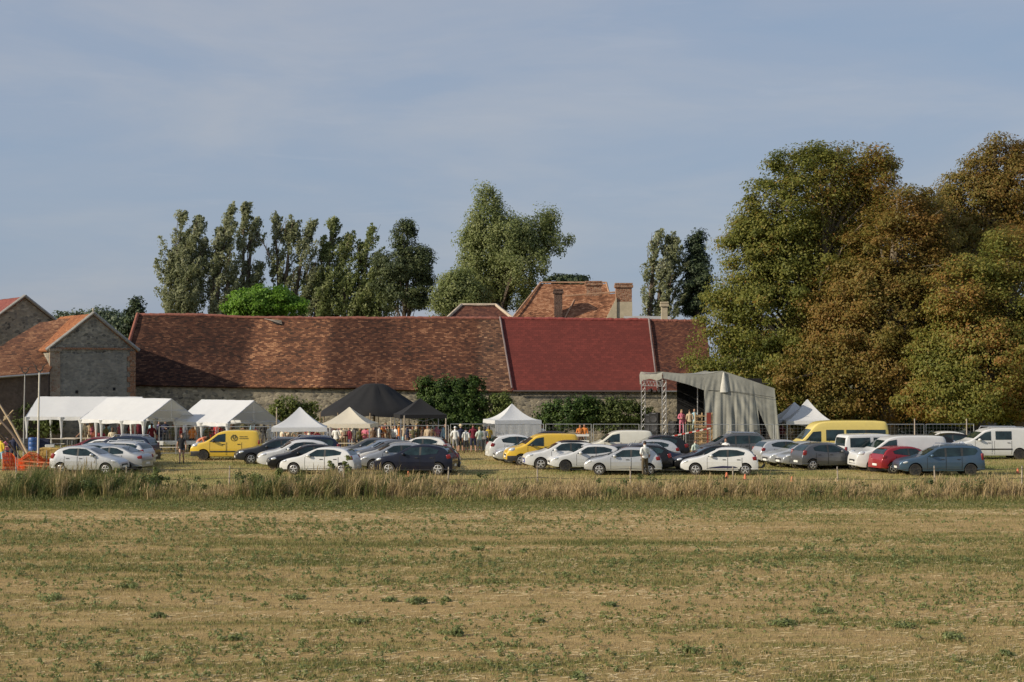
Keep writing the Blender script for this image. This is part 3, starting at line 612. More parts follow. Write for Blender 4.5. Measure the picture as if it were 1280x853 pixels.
    obj('batten', bt, pm('old batten', (.30, .25, .20), .9), ho)
    gt = NB(); tube(gt, [pt(822, ye - .05, el(822) - .12), pt(882, ye - .05, el(882) - .14)], .07, 6); obj('gutter', gt, pm('zinc', (.30, .30, .30), .5, .6), b, 60)
    dg = NB(); tube(dg, [pt(641, ye - .06, el(641) - .12), pt(820, ye - .06, el(820) - .12)], .07, 6); obj('gutter', dg, pm('dark zinc', (.12, .09, .085), .6, .3), b, 60)
barn()
# ---------------------------------------------------------------- gabled houses on the left
def gable_house(name, label, G, th, w, ln, ze, zr, mroof, mwall, brick=True, cat='house', mroofR=None):
    h = empty(name, (G[0], G[1], 0), th, label, cat)
    bm = NB(); a = w / 2
    prism(bm, [(-a, -.1), (a, -.1), (a, ze), (0, zr), (-a, ze)], 0, ln)
    obj('wall', bm, mwall, h)
    ov = .25; dz = (zr - ze) / a
    patch('roof', (-a - ov, ln + .1, ze - ov * dz + .06), (-a - ov, -.12, ze - ov * dz + .06), (0, ln + .1, zr + .10), (0, -.12, zr + .10), mroof, h, 26, 12, .03, .12, .03, 4)
    patch('roof', (a + ov, -.12, ze - ov * dz + .06), (a + ov, ln + .1, ze - ov * dz + .06), (0.02, -.12, zr + .10), (0.02, ln + .1, zr + .10), mroofR or mroof, h, 26, 12, .03, .12, .03, 6)
    for s in (-1, 1):
        c = NB(); tube(c, [(s * (a + ov), -.16, ze - ov * dz + .1), (s * a * .5, -.16, ze + (zr - ze) * .5 + .1), (0, -.16, zr + .14)], .13, 6); obj('coping', c, pm('grey coping', (.27, .26, .24), .85, var=.25), h, 60)
    return h, a
h, a = gable_house('gabled_barn', 'gabled stone barn with brick corners standing in front of the long barn', (X(116, 124.5), 124.5), R(30), 6.45, 9, Z(436, 123), Z(393.5, 124.5), T_ORG_Y, FLINT2)
ze = Z(436, 123); zr = Z(393.5, 124.5)
bm = NB(); bx(bm, (5.0, .05, ze - .3), (.05, -.027, ze / 2 - .2)); obj('render_panel', bm, RENDER, h)
bm = NB(); bx(bm, (5.6, .10, .14), (.05, -.055, ze + .02)); obj('brick_band', bm, BRICKM, h)
bm = NB()
for i in range(18): bx(bm, (.42 if i % 2 else .62, .09, .36), (a - (.21 if i % 2 else .31), -.048, .2 + i * .385))
obj('quoin', bm, BRICKM, h, label='orange brick corner')
bm = NB(); bx(bm, (.75, .30, ze - .2), (-a + .36, -.155, ze / 2 - .1)); bx(bm, (.9, .4, .22), (-a + .36, -.205, ze - .1)); bx(bm, (.95, .44, .2), (-a + .36, -.225, 3.4)); obj('pilaster', bm, stonemat('pilaster stone', [(.28, .22, .16), (.33, .27, .2), (.25, .15, .1)], (.32, .27, .21), 5), h)
for k_, (x_, z_) in enumerate(((-1.2, 3.9), (1.6, 4.1))):
    bm = NB(); bx(bm, (.2, .04, .22), (x_, -.062, z_)); obj('vent_hole_shade', bm, DARK, h)  # black block on the wall stands for the shade inside a vent
bm = NB(); lathe(bm, [(.02, 0), (.06, .2), (.1, .3), (.02, .42)], 8); obj('finial', bm, PALE, h, 60, loc=(0, -.1, zr + .1))
gable_house('stone_house', 'tall stone house with red roof at the left picture edge', (X(30, 134), 134), R(32), 7.2, 9, Z(414, 134), Z(372, 134), tilemat('red pantiles', [(.17, .05, .042), (.24, .075, .06), (.30, .11, .085)], 1, moss=.15), FLINT, mroofR=T_OLD2)
sh = empty('tiled_shed', (X(10, 122), 122, 0), 0, 'low brown board shed with a broad orange tile roof at the left edge', 'shed')
o_ = Vector((X(10, 122), 122, 0)); p_ = lambda px, py, Y: Vector((X(px, Y), Y, Z(py, Y))) - o_
patch('roof', p_(-70, 476, 119.5), p_(61, 466, 122.0), p_(50, 402, 131), p_(97, 397, 128.5), T_ORG, sh, 40, 18, .05, .12, .05, 12)
bm = NB(); A, B = p_(-70, 476, 119.9), p_(60, 467.5, 122.3)
poly(bm, [(A.x, A.y, 0), (B.x, B.y, 0), (B.x, B.y, B.z), (A.x, A.y, A.z)]); r = bmesh.ops.extrude_face_region(bm, geom=bm.faces[:])
for v in [g for g in r['geom'] if isinstance(g, bmesh.types.BMVert)]: v.co += Vector((0, 3.5, 0))
obj('wall', bm, WOODD, sh)
bm = NB(); tube(bm, [p_(-70, 477, 119.3), p_(62, 467, 121.8)], .09, 6); obj('gutter', bm, pm('zinc', (.30, .30, .30), .5, .6), sh, 60)
# ---------------------------------------------------------------- manor roofs behind the barn
mh = empty('manor_house', (X(700, 156), 156, 0), 0, 'manor house with steep orange tile roofs and brick chimneys behind the barn', 'house')
o_ = Vector((X(700, 156), 156, 0)); q_ = lambda px, py, Y: Vector((X(px, Y), Y, Z(py, Y))) - o_
YM = 156
patch('roof', q_(628, 412, YM), q_(772, 412, YM), q_(676, 355, YM + 5), q_(758, 355, YM + 5), T_MAN, mh, 40, 16, .04, .14, .03, 21)
patch('roof', q_(628, 412, YM + 10), q_(628, 412, YM), q_(676, 355, YM + 5.02), q_(676, 355, YM + 4.98), T_ORG_Y, mh, 16, 12, .02, .14, 0, 22)
patch('roof', q_(676, 412, YM - 4.5), q_(770, 412, YM - 4.5), q_(706, 372, YM - .5), q_(771, 367, YM - .5), T_MAN, mh, 36, 14, .04, .14, .04, 23)
patch('roof', q_(772, 412, YM), q_(772, 412, YM + 10), q_(758, 355, YM + 4.98), q_(758, 355, YM + 5.02), T_ORG_Y, mh, 16, 12, .02, .14, 0, 25)
patch('rear_roof', q_(772, 412, YM + 10), q_(628, 412, YM + 10), q_(758, 355, YM + 5.1), q_(676, 355, YM + 5.1), T_OLD2, mh, 20, 8, .03, .14, .03, 24)
bm = NB(); lo = q_(632, 412, YM); hi = q_(769, 412, YM); bx(bm, (hi.x - lo.x, 9.6, hi.z + 0.0), ((lo.x + hi.x) / 2, 5, hi.z / 2 - .05)); c0 = q_(684, 412, YM - 4.3); bx(bm, (hi.x - c0.x, 4.2, c0.z - .05), ((c0.x + hi.x) / 2, -2.12, c0.z / 2 - .07)); obj('wall', bm, PALE, mh)
for pts in ([q_(632, 409, YM - .1), q_(676, 354, YM + 5)], [q_(676, 354, YM + 5), q_(758, 354, YM + 5)], [q_(758, 354, YM + 5), q_(772, 409, YM - .1)], [q_(706, 371, YM - .5), q_(771, 366, YM - .5)], [q_(718, 376, YM - .9), q_(700, 409, YM - 4.3)]):
    bm = NB(); tube(bm, [pts[0].lerp(pts[1], t / 8) + Vector((0, -.05, .06)) for t in range(9)], .085, 6); obj('ridge', bm, pm('pale ridge tile', (.40, .24, .15), .9, var=.3, scale=5), mh, 60)
def chimney(px0, px1, pyt, pyb, Y, top, low, par, org, split=.55, dep=1.0, pots=0):
    z0, z1 = Z(pyb, Y), Z(pyt, Y); x0, x1 = X(px0, Y), X(px1, Y); zs = z0 + (z1 - z0) * split
    bm = NB(); w_ = x1 - x0; cx = (x0 + x1) / 2
    bx(bm, (w_, dep, z1 - z0), (cx, Y + dep / 2, (z0 + z1) / 2)); bx(bm, (w_ + .22, dep + .22, .22), (cx, Y + dep / 2, z1 - .25)); bx(bm, (w_ + .14, dep + .14, .14), (cx, Y + dep / 2, z1 - .02))
    for v in bm.verts: v.co -= org
    c = obj('chimney', bm, top, par)
    if low is not None:
        bm = NB(); bx(bm, (w_ + .05, dep + .05, zs - z0), (cx, Y + dep / 2, (z0 + zs) / 2))
        for v in bm.verts: v.co -= org
        obj('rendered_base', bm, low, c)
    for i in range(pots):
        bm = NB(); lathe(bm, [(.13, 0), (.16, .1), (.11, .3)], 8, loc=Vector((cx + (i - .5) * w_ * .45, Y + dep / 2, z1 + .04)) - org); obj('chimney_pot', bm, BRICKM, c, 60)
BR2 = stonemat('chimney brick', [(.26, .12, .07), (.35, .17, .10), (.21, .09, .055), (.42, .25, .16)], (.38, .28, .20), 5, .7)
chimney(733, 752, 352, 395, YM - .6, BR2, None, mh, o_)
chimney(693, 703, 362, 400, YM - 3.5, stonemat('soot brick', [(.12, .075, .06), (.17, .10, .075)], (.16, .12, .10), 5), None, mh, o_)
chimney(770, 790, 354.5, 415, YM - 4.6, BR2, pm('cream render', (.44, .38, .27), .9, var=.15, scale=2), mh, o_, .62)
bm = NB(); prism(bm, [(q_(752, 398, YM - 4.75).x, q_(752, 410, YM - 4.75).z), (q_(771, 398, YM - 4.75).x, q_(771, 410, YM - 4.75).z), (q_(771, 398, YM - 4.75).x, q_(771, 372, YM - 4.75).z)], -4.75, -4.35); obj('gable_wall', bm, pm('cream render', (.44, .38, .27), .9, var=.15, scale=2), mh)
# small outbuildings peeping over the ridge
sm = empty('hipped_pavilion', (X(600, 146), 146, 0), 0, 'small building showing only a hipped brown roof with pale ridges above the barn', 'outbuilding')
o2 = Vector((X(600, 146), 146, 0)); q2 = lambda px, py, Y: Vector((X(px, Y), Y, Z(py, Y))) - o2
patch('roof', q2(552, 405, 146), q2(648, 405, 146), q2(577, 382.5, 149.5), q2(620, 382.5, 149.5), T_OLD2, sm, 24, 8, .03, .12, 0, 31)
patch('roof', q2(648, 405, 146), q2(648, 405, 153), q2(620, 382.5, 149.48), q2(620, 382.5, 149.52), T_OLD2, sm, 12, 8, .02, .12, 0, 32)
patch('roof', q2(552, 405, 153), q2(552, 405, 146), q2(577, 382.5, 149.52), q2(577, 382.5, 149.48), T_ORG_Y, sm, 12, 8, .02, .12, 0, 33)
for p0, p1 in ((q2(552, 405, 145.9), q2(577, 382, 149.5)), (q2(577, 382, 149.5), q2(620, 382, 149.5)), (q2(620, 382, 149.5), q2(648, 405, 145.9))):
    bm = NB(); tube(bm, [p0.lerp(p1, t / 5) + Vector((0, -.04, .05)) for t in range(6)], .15, 6); obj('ridge', bm, pm('bleached ridge', (.45, .37, .28), .9, var=.2, scale=4), sm, 60)
bm = NB(); l0, l1 = q2(556, 405, 146.2), q2(644, 405, 146.2); bx(bm, (l1.x - l0.x, 6.4, l1.z), ((l0.x + l1.x) / 2, 3.5, l1.z / 2 - .1)); obj('wall', bm, PALE, sm)
lt = empty('lean_to', (X(800, 145), 145, 0), 0, 'pale metal roofed lean to with a cream chimney beside the tall brick chimney', 'outbuilding')
o3 = Vector((X(800, 145), 145, 0)); q3 = lambda px, py, Y: Vector((X(px, Y), Y, Z(py, Y))) - o3
patch('roof', q3(776, 409, 145), q3(842, 409, 145), q3(780, 395.5, 149), q3(838, 395.5, 149), pm('pale sheet roof', (.34, .33, .31), .7, var=.15), lt, 12, 4, .01, .1, 0, 41)
bm = NB(); l0, l1 = q3(778, 409, 145.2), q3(840, 409, 145.2); bx(bm, (l1.x - l0.x, 4, l1.z), ((l0.x + l1.x) / 2, 2.2, l1.z / 2 - .1)); obj('wall', bm, PALE, lt)
chimney(827, 834.5, 378, 408, 145.5, pm('cream render', (.44, .38, .27), .9, var=.15, scale=2), None, lt, o3, dep=.5)

# ================================================================ tents
CANV = pm('white tent canvas', (.71, .72, .73), .65, var=.03, scale=2, trans=.22)
CREAM = pm('cream tent canvas', (.72, .66, .53), .7, var=.05, scale=2, trans=.22)
GREYC = pm('grey white tent canvas', (.70, .70, .70), .7, var=.05, scale=2, trans=.2)
BLACKC = pm('black tent canvas', (.007, .0068, .0075), .85, var=.2, scale=3)
ALU = pm('tent pole', (.55, .56, .57), .4, .7)
def marquee(label, cx, cy, rz, L, W, he, hr, leg_curtains=True):
    t = empty('party_tent', (cx, cy, 0), rz, label, 'tent', 'white party marquees')
    n, m = 24, 10; V = []; F = []
    for j in range(2 * m + 1):
        v = j / (2 * m); yy = -W / 2 + W * v; z0 = he + (hr - he) * (1 - abs(2 * v - 1))
        for i in range(n + 1):
            u = i / n; s = abs(math.sin(math.pi * u * 3))
            V.append((-L / 2 + L * u, yy, z0 - .05 * s * math.sin(math.pi * min(1, abs(2 * v - 1))) + .01 * random.uniform(-1, 1)))
    for j in range(2 * m):
        for i in range(n):
            a_ = j * (n + 1) + i; F.append((a_, a_ + 1, a_ + n + 2, a_ + n + 1))
    me = np_mesh(V, F); me.shade_smooth(); me.set_sharp_from_angle(angle=R(25)); link('canopy', me, CANV, t)
    for s in (-1, 1):
        bm = NB(); cols = 30; rw = []
        for i in range(cols + 1):
            u = i / cols; x_ = -L / 2 + L * u; d = .02 * math.sin(u * 40)
            rw.append((bm.verts.new((x_, s * (W / 2 + .01), he)), bm.verts.new((x_, s * (W / 2 + .02 + d), he - .24 - .03 * math.sin(u * math.pi * 6)))))
        for a_, b_ in zip(rw, rw[1:]): bm.faces.new((a_[0], b_[0], b_[1], a_[1]))
        obj('valance', bm, CANV, t)
        bm = NB(); xx = s * (L / 2 - .02); tube(bm, [(xx, -W / 2, he), (xx, 0, hr - .06), (xx, W / 2, he)], .028, 6); tube(bm, [(xx, -W / 2 * .55, he + (hr - he) * .45), (xx, W / 2 * .55, he + (hr - he) * .45)], .022, 5); tube(bm, [(xx, -W / 2, he - .02), (xx, W / 2, he - .02)], .022, 5); tube(bm, [(xx, 0, he), (xx, 0, hr - .06)], .02, 5)
        obj('gable_frame', bm, ALU, t)
    nx = 3 if L < 6 else 4
    for i in range(nx):
        for s in (-1, 1):
            x_ = -L / 2 + .06 + (L - .12) * i / (nx - 1)
            bm = NB(); tube(bm, [(x_, s * (W / 2 - .04), 0), (x_, s * (W / 2 - .04), he)], .03, 6); lg = obj('leg', bm, ALU, t)
            if leg_curtains:
                bm = NB(); prof = [(.05, .15), (.07, .7), (.055, 1.1), (.12, he - .35), (.22, he - .03)]
                lathe(bm, prof, 9, loc=(x_, s * (W / 2 - .06), 0))
                for v in bm.verts: v.co += Vector((random.uniform(-.015, .015), random.uniform(-.015, .015), 0))
                obj('leg_curtain', bm, CANV, lg)
    return t
d38 = R(-38)
marquee('long white party tent at the back, behind the orange netting, left of three', X(114, 119), 118.8, R(-6), 7.6, 4.6, 2.28, Z(496, 118.8))
marquee('white party tent in the middle of three, open gable facing right', -25.2, 113.6, d38, 6.6, 4.7, 2.2, 3.62)
marquee('white party tent just behind the antler badged yellow van, right of three', -19.2, 113.4, d38, 5.2, 4.7, 2.05, 3.5)
def popup(name, label, cx, cy, rz, w, he, hp, mat, walls=False, group='pop up gazebos', pw=1.45):
    t = empty(name, (cx, cy, 0), rz, label, 'gazebo', group)
    n = 12; a = w / 2; bm = NB()
    rings = []
    for k in range(n + 1):
        f = k / n; z_ = he + (hp - he) * f ** pw; s = a * (1 - f) + .03
        ring = []
        for q in range(4):
            c0 = [(-1, -1), (1, -1), (1, 1), (-1, 1)][q]; c1 = [(1, -1), (1, 1), (-1, 1), (-1, -1)][q]
            for i in range(6):
                u = i / 6; sag = 1 - .035 * math.sin(math.pi * u) * (1 - f)
                ring.append(bm.verts.new(((c0[0] * (1 - u) + c1[0] * u) * s * sag, (c0[1] * (1 - u) + c1[1] * u) * s * sag, z_ - .07 * math.sin(math.pi * u) * math.sin(math.pi * f))))
        rings.append(ring)
    for r0, r1 in zip(rings, rings[1:]):
        for i in range(24): bm.faces.new((r0[i], r0[(i + 1) % 24], r1[(i + 1) % 24], r1[i]))
    bm.faces.new(rings[-1]); obj('canopy', bm, mat, t, 30)
    bm = NB(); lo = []
    up = [bm.verts.new(v) for v in [(p[0], p[1], he) for p in [((c0[0] * (1 - i / 6) + c1[0] * i / 6) * a * 1.01, (c0[1] * (1 - i / 6) + c1[1] * i / 6) * a * 1.01) for c0, c1 in (((-1, -1), (1, -1)), ((1, -1), (1, 1)), ((1, 1), (-1, 1)), ((-1, 1), (-1, -1))) for i in range(6)]]]
    dn = [bm.verts.new((v.co.x * 1.01, v.co.y * 1.01, he - .26 + .02 * math.sin(i * 2.1))) for i, v in enumerate(up)]
    for i in range(24): bm.faces.new((up[i], up[(i + 1) % 24], dn[(i + 1) % 24], dn[i]))
    obj('valance', bm, mat, t)
    for sx in (-1, 1):
        for sy in (-1, 1):
            bm = NB(); bx(bm, (.05, .05, he), (sx * (a - .04), sy * (a - .04), he / 2)); bx(bm, (.16, .16, .02), (sx * (a - .04), sy * (a - .04), .01)); obj('leg', bm, ALU, t)
    bm = NB()
    for s in (-1, 1):
        tube(bm, [(-a + .04, s * (a - .05), he - .05), (0, s * (a - .05), he - .45), (a - .04, s * (a - .05), he - .05)], .015, 4); tube(bm, [(s * (a - .05), -a + .04, he - .05), (s * (a - .05), 0, he - .45), (s * (a - .05), a - .04, he - .05)], .015, 4)
    obj('truss', bm, ALU, t)
    if walls:
        for (p0, p1) in (((-a, -a), (a, -a)), ((a, -a), (a, a)), ((a, a), (-a, a))):
            bm = NB(); c = 28; rw = []
            for i in range(c + 1):
                u = i / c; x_ = p0[0] + (p1[0] - p0[0]) * u; y_ = p0[1] + (p1[1] - p0[1]) * u; d = .05 * math.sin(u * 37) * random.uniform(.3, 1); nx_, ny_ = (0, -1) if p0[1] == p1[1] else (1, 0)
                rw.append([bm.verts.new((x_ + nx_ * (.015 + d * k / 3 * .6), y_ + ny_ * (.015 + d * k / 3 * .6), he - .05 - (he - .1) * k / 3)) for k in range(4)])
            for a_, b_ in zip(rw, rw[1:]):
                for k in range(3): bm.faces.new((a_[k], b_[k], b_[k + 1], a_[k + 1]))
            obj('side_wall', bm, mat, t, 60)
    return t
popup('gazebo', 'bright white pop up gazebo between the white marquee and the cream gazebo', X(375, 105), 105, R(6), 3.35, 1.98, Z(509, 105), CANV)
popup('gazebo', 'cream pop up gazebo in front of the big black tent', X(437, 108.5), 108.5, R(-5), 3.2, 2.08, Z(509, 108.5), CREAM)
popup('gazebo', 'small black pop up gazebo beside the ivy', X(525, 115), 115, R(12), 3.15, 2.50, Z(498, 115), BLACKC, pw=1.25)
popup('gazebo', 'white gazebo with closed side walls in front of the stone wall', X(640, 116), 116, R(15), 3.25, 2.1, Z(505, 116), CANV, True, pw=1.9)
popup('gazebo', 'grey white gazebo in shade right of the stage, rear one of two overlapping', X(993, 121), 121, R(4), 3.0, 2.0, Z(503, 121), GREYC)
popup('gazebo', 'grey white gazebo in shade right of the stage, front one of two overlapping', X(1009, 117.5), 117.5, R(-4), 3.15, 2.0, Z(499.5, 117.5), GREYC)
# the big black tent
t = empty('black_marquee', (X(468, 120), 120, 0), 0, 'big black round pole tent with flat peak in front of the barn', 'tent')
bm = NB(); N_ = 40; Rr = 66 / 17.5; prof = [(1.02, Z(514, 120) - .25), (1.0, Z(514, 120)), (.86, Z(508, 120)), (.70, Z(501.5, 120)), (.53, Z(494.3, 120)), (.37, Z(487.3, 120)), (.22, Z(481.3, 120)), (.17, Z(480, 120)), (.0, Z(479.5, 120))]
rings = []
for j, (r_, z_) in enumerate(prof):
    rings.append([bm.verts.new((Rr * r_ * (1 - (.045 if 0 < j < 5 else 0) * abs(math.sin(k * math.pi / 4))) * math.cos(2 * math.pi * k / N_), Rr * .9 * r_ * math.sin(2 * math.pi * k / N_), z_ - (.11 * abs(math.sin(k * math.pi / 5)) if j < 6 else 0) + (.09 * math.sin(k * 1.9) if 1 < j < 6 else 0))) for k in range(N_)])
for r0, r1 in zip(rings, rings[1:]):
    for k in range(N_): bm.faces.new((r0[k], r0[(k + 1) % N_], r1[(k + 1) % N_], r1[k]))
bmesh.ops.remove_doubles(bm, verts=bm.verts[:], dist=.002)
obj('canopy', bm, BLACKC, t, 50)
for k in range(10):
    a_ = 2 * math.pi * (k + .5) / 10; bm = NB(); tube(bm, [(Rr * 1.04 * math.cos(a_), Rr * .94 * math.sin(a_), 0), (Rr * 1.04 * math.cos(a_), Rr * .94 * math.sin(a_), Z(514, 120) - .05)], .04, 6); obj('pole', bm, pm('wood pole', (.30, .22, .14), .8, var=.2), t)
bm = NB(); tube(bm, [(0, 0, 0), (0, 0, Z(480, 120) - .02)], .07, 8); obj('pole', bm, pm('wood pole', (.30, .22, .14), .8, var=.2), t)
bm = NB(); tube(bm, [(.15, -.2, Z(481, 120)), (.16, -.2, Z(458, 120))], .035, 6); obj('mast', bm, pm('rust mast', (.25, .11, .06), .8), t)
for s, e in (((-Rr * 1.05, -.5, 2.2), (-Rr * 1.6, -1.2, 0)), ((Rr * 1.05, -.5, 2.2), (Rr * 1.5, -1.0, 0))):
    bm = NB(); tube(bm, [s, e], .012, 4); obj('guy_rope', bm, pm('rope', (.4, .37, .3), .9), t)

# ================================================================ stage
YS = 116.0; YT = 121.5
st = empty('concert_stage', (X(830, YS), YS, 0), 0, 'open air stage under a grey canvas canopy on silver trusses', 'stage')
o4 = Vector((X(830, YS), YS, 0)); q4 = lambda px, py, Y: Vector((X(px, Y), Y, Z(py, Y))) - o4
STC = pm('grey stage canvas', (.235, .235, .205), .8, var=.22, scale=1.1)
SIL = pm('silver truss', (.42, .42, .42), .4, .6)
def truss(bm, p0, p1, w=.27, r=.020):
    p0, p1 = Vector(p0), Vector(p1); d = (p1 - p0); L = d.length; d.normalize()
    a = Vector((0, 1, 0)) if abs(d.y) < .8 else Vector((1, 0, 0)); u = d.cross(a).normalized(); v = d.cross(u)
    cs = [u * (sx * w / 2) + v * (sy * w / 2) for sx, sy in ((-1, -1), (1, -1), (1, 1), (-1, 1))]
    for c in cs: tube(bm, [p0 + c, p1 + c], r, 5)
    k = max(2, int(L / .42))
    for f in range(4):
        for i in range(k):
            t0, t1 = i / k * L, (i + 1) / k * L; c0, c1 = cs[f], cs[(f + 1) % 4]
            if i % 2: c0, c1 = c1, c0
            tube(bm, [p0 + c0 + d * t0, p0 + c1 + d * t1], r * .6, 4)
zt = Z(470, YS)
P_nl, P_fl = q4(830, 470, YS), q4(804, 470, YT); P_nl.z = P_fl.z = zt
P_nm, P_fm = q4(900, 470, YS), q4(890, 470, YT); P_nm.z = P_fm.z = zt
for p in (P_nl, P_fl, P_nm, P_fm):
    bm = NB(); truss(bm, (p.x, p.y, 0), (p.x, p.y, zt)); bx(bm, (.6, .6, .04), (p.x, p.y, .03)); obj('truss_tower', bm, SIL, st)
for a_, b_ in ((P_nl, P_fl), (P_nl, P_nm), (P_fl, P_fm), (P_nm, P_fm)):
    bm = NB(); truss(bm, a_, b_); obj('truss_beam', bm, SIL, st)
bm = NB(); a_, b_ = P_nl.copy(), P_fl.copy(); a_.z = b_.z = Z(480, YS) ; truss(bm, a_, b_, .34); obj('truss_beam', bm, SIL, st)
# canopy roof: a sagging sheet from the open edge to the rear
topz = lambda px: float(np.interp(px, [796, 830, 850, 875, 890, 902, 912, 940, 966], [Z(464.5, YS), Z(467, YS), Z(469, YS), Z(470, YS), Z(468.5, YS), Z(465.5, YS), Z(468.5, YS), Z(478, YS), Z(487, YS)]))
bm = NB(); cols = 60; rows_ = 10; g = []
for i in range(cols + 1):
    px = 829 + (967 - 829) * i / cols; r_ = []
    for j in range(rows_ + 1):
        v = j / rows_; Yq = YS - .3 + (YT + .4 - YS + .3) * v; xn = X(px, YS - .3); xf = X(802 + (955 - 802) * i / cols, YT)
        r_.append(bm.verts.new(Vector((xn + (xf - xn) * v, Yq, topz(px) + .08 - .08 * math.sin(math.pi * v) + .05 * math.sin(px * .35 + v * 3) * math.sin(math.pi * v))) - o4))
    g.append(r_)
for a_, b_ in zip(g, g[1:]):
    for j in range(rows_): bm.faces.new((a_[j], a_[j + 1], b_[j + 1], b_[j]))
r = bmesh.ops.extrude_face_region(bm, geom=bm.faces[:])
for v in [q for q in r['geom'] if isinstance(q, bmesh.types.BMVert)]: v.co.z += .03
obj('canopy', bm, STC, st, 60)
bm = NB(); prev = None
for i in range(21):
    v = i / 20; Yq = YS - .3 + (YT + .4 - YS + .3) * v; x_ = X(829, YS - .3) + (X(801.5, YT) - X(829, YS - .3)) * v; tz_ = topz(829) + .10 - .16 * math.sin(math.pi * v)
    cur = [Vector((x_ - .02, Yq, tz_)) - o4, Vector((x_ - .10, Yq, tz_ - .22)) - o4, Vector((x_ - .06, Yq, tz_ - .42 - .08 * math.sin(v * 9) - (.5 * max(0, v - .85) / .15))) - o4]
    cur = [bm.verts.new(c) for c in cur]
    if prev:
        for j in range(2): bm.faces.new((prev[j], cur[j], cur[j + 1], prev[j + 1]))
    prev = cur
obj('edge_valance', bm, STC, st, 60)
# near side canvas with hanging folds, short over the opening, full height behind it, a slit near its end
def sidewall():
    bm = NB(); cols = 280; R_ = 44; prev = None
    for i in range(cols + 1):
        px = 828 + (967 - 828) * i / cols; zt_ = topz(px) + .08
        full = px > 879
        zb_ = .15 if full else float(np.interp(px, [828, 845, 860, 879], [Z(473, YS), Z(477, YS), Z(481, YS), Z(488, YS)]))
        col_ = []
        for j in range(R_ + 1):
            v = j / R_; z_ = zt_ + (zb_ - zt_) * v
            ax = (px - 902); d0 = max(0, 1 - abs(ax) / 60)
            fan = math.sin((px - 902) / (.35 + v * 1.0) * .42 + 1) * .11 * v * d0 if full else 0
            fold = (.08 * math.sin(px * .55 + 2.4 * math.sin(px * .13) + v * 1.6) + .04 * math.sin(px * 1.31 + v * 3) * (.4 + .6 * math.sin(px * .21) ** 2)) * (.42 if px < 940 else .25) * min(1, v * 1.5) * (1 if full else .35)
            out_ = (.9 * v if full else .2 * v) * (1 if px < 940 else .6)
            col_.append((Vector((X(px, YS) + (.35 * v * (1 if px > 940 else -.1) if full else 0), YS - .32 - out_ + fold + fan, z_)) - o4, px, z_))
        if prev:
            for j in range(R_):
                pm_, zm = (prev[j][1] + col_[j][1]) / 2, (prev[j][2] + col_[j + 1][2]) / 2
                slit = 943 < pm_ < 943 + 17 * max(0, (Z(510, YS) - zm) / (Z(510, YS) - .1)) and zm < Z(510, YS)
                if not slit: bm.faces.new([bm.verts.new(q) for q in (prev[j][0], col_[j][0], col_[j + 1][0], prev[j + 1][0])])
        prev = col_
    bmesh.ops.remove_doubles(bm, verts=bm.verts[:], dist=.004)
    obj('side_canvas', bm, STC, st, 60)
sidewall()
bm = NB(); s_ = q4(902, 466, YS); lathe(bm, [(.35, -1.35), (.20, -.7), (.10, -.2), (.06, .02)], 9, loc=(s_.x + .1, -.42, s_.z)); obj('canopy_peak', bm, pm('pale patched canvas', (.5, .49, .44), .8), st, 60)
bm = NB(); tube(bm, [q4(885, 488, YS - .55), q4(920, 490, YS - .6), q4(967, 497, YS - .6)], .02, 4); obj('edge_rope', bm, pm('dark rope', (.1, .1, .09), .9), st)
bm = NB(); b0, b1 = q4(846, 500, YT), q4(952, 500, YT); bx(bm, (b1.x - b0.x, .08, zt - .2), ((b0.x + b1.x) / 2, YT - YS, (zt - .2) / 2)); bx(bm, (.08, YT - YS - .6, 3.9), (b1.x, (YT - YS) / 2, 1.95)); bx(bm, (b1.x - b0.x, 3.2, .05), ((b0.x + b1.x) / 2, YT - YS - 1.7, zt - .55)); obj('backdrop_curtain', bm, pm('black stage cloth', (.01, .01, .011), .9), st)
bm = NB(); b0, b1 = q4(800, 545, YS + .6), q4(950, 545, YS); bx(bm, (b1.x - b0.x, 5.0, .14), ((b0.x + b1.x) / 2, 2.9, .93)); bx(bm, (b1.x - b0.x - .1, 4.9, .86), ((b0.x + b1.x) / 2, 2.9, .43)); obj('deck', bm, pm('black deck', (.02, .02, .02), .7), st)
bm = NB(); x_ = q4(872, 500, YS + 1.2).x; tube(bm, [(x_, 1.2, .98), (x_, 1.2, zt - .3)], .05, 6); obj('inner_pole', bm, SIL, st)
def speaker(px, Y, z0, w, h_, label):
    t = empty('loudspeaker', (X(px, Y), Y, z0), R(-15), label, 'speaker', 'black stage loudspeakers')
    bm = NB(); bx(bm, (w, .7, h_), (0, 0, h_ / 2), bev=.03); obj('cabinet', bm, pm('black cabinet', (.012, .012, .012), .6), t)
    for i in range(2):
        bm = NB(); lathe(bm, [(w * .36, -.012), (w * .34, -.03), (w * .05, -.005)], 14, 'y', loc=(0, -.35, h_ * (.28 + .42 * i))); obj('driver', bm, pm('grey cone', (.05, .05, .052), .5), t, 60)
    bm = NB(); tube(bm, [(-w * .2, -.37, h_ * .96), (w * .2, -.37, h_ * .96)], .02, 5); obj('handle', bm, SIL, t)
speaker(818, 119, 1.0, .7, 1.5, 'tall black loudspeaker between the two front truss towers')
speaker(841, 118.5, 1.0, .6, .9, 'low black loudspeaker right of the near truss tower')
speaker(811, 120.3, 0.0 + 1.0, .55, 1.35, 'black loudspeaker beside the far truss tower')
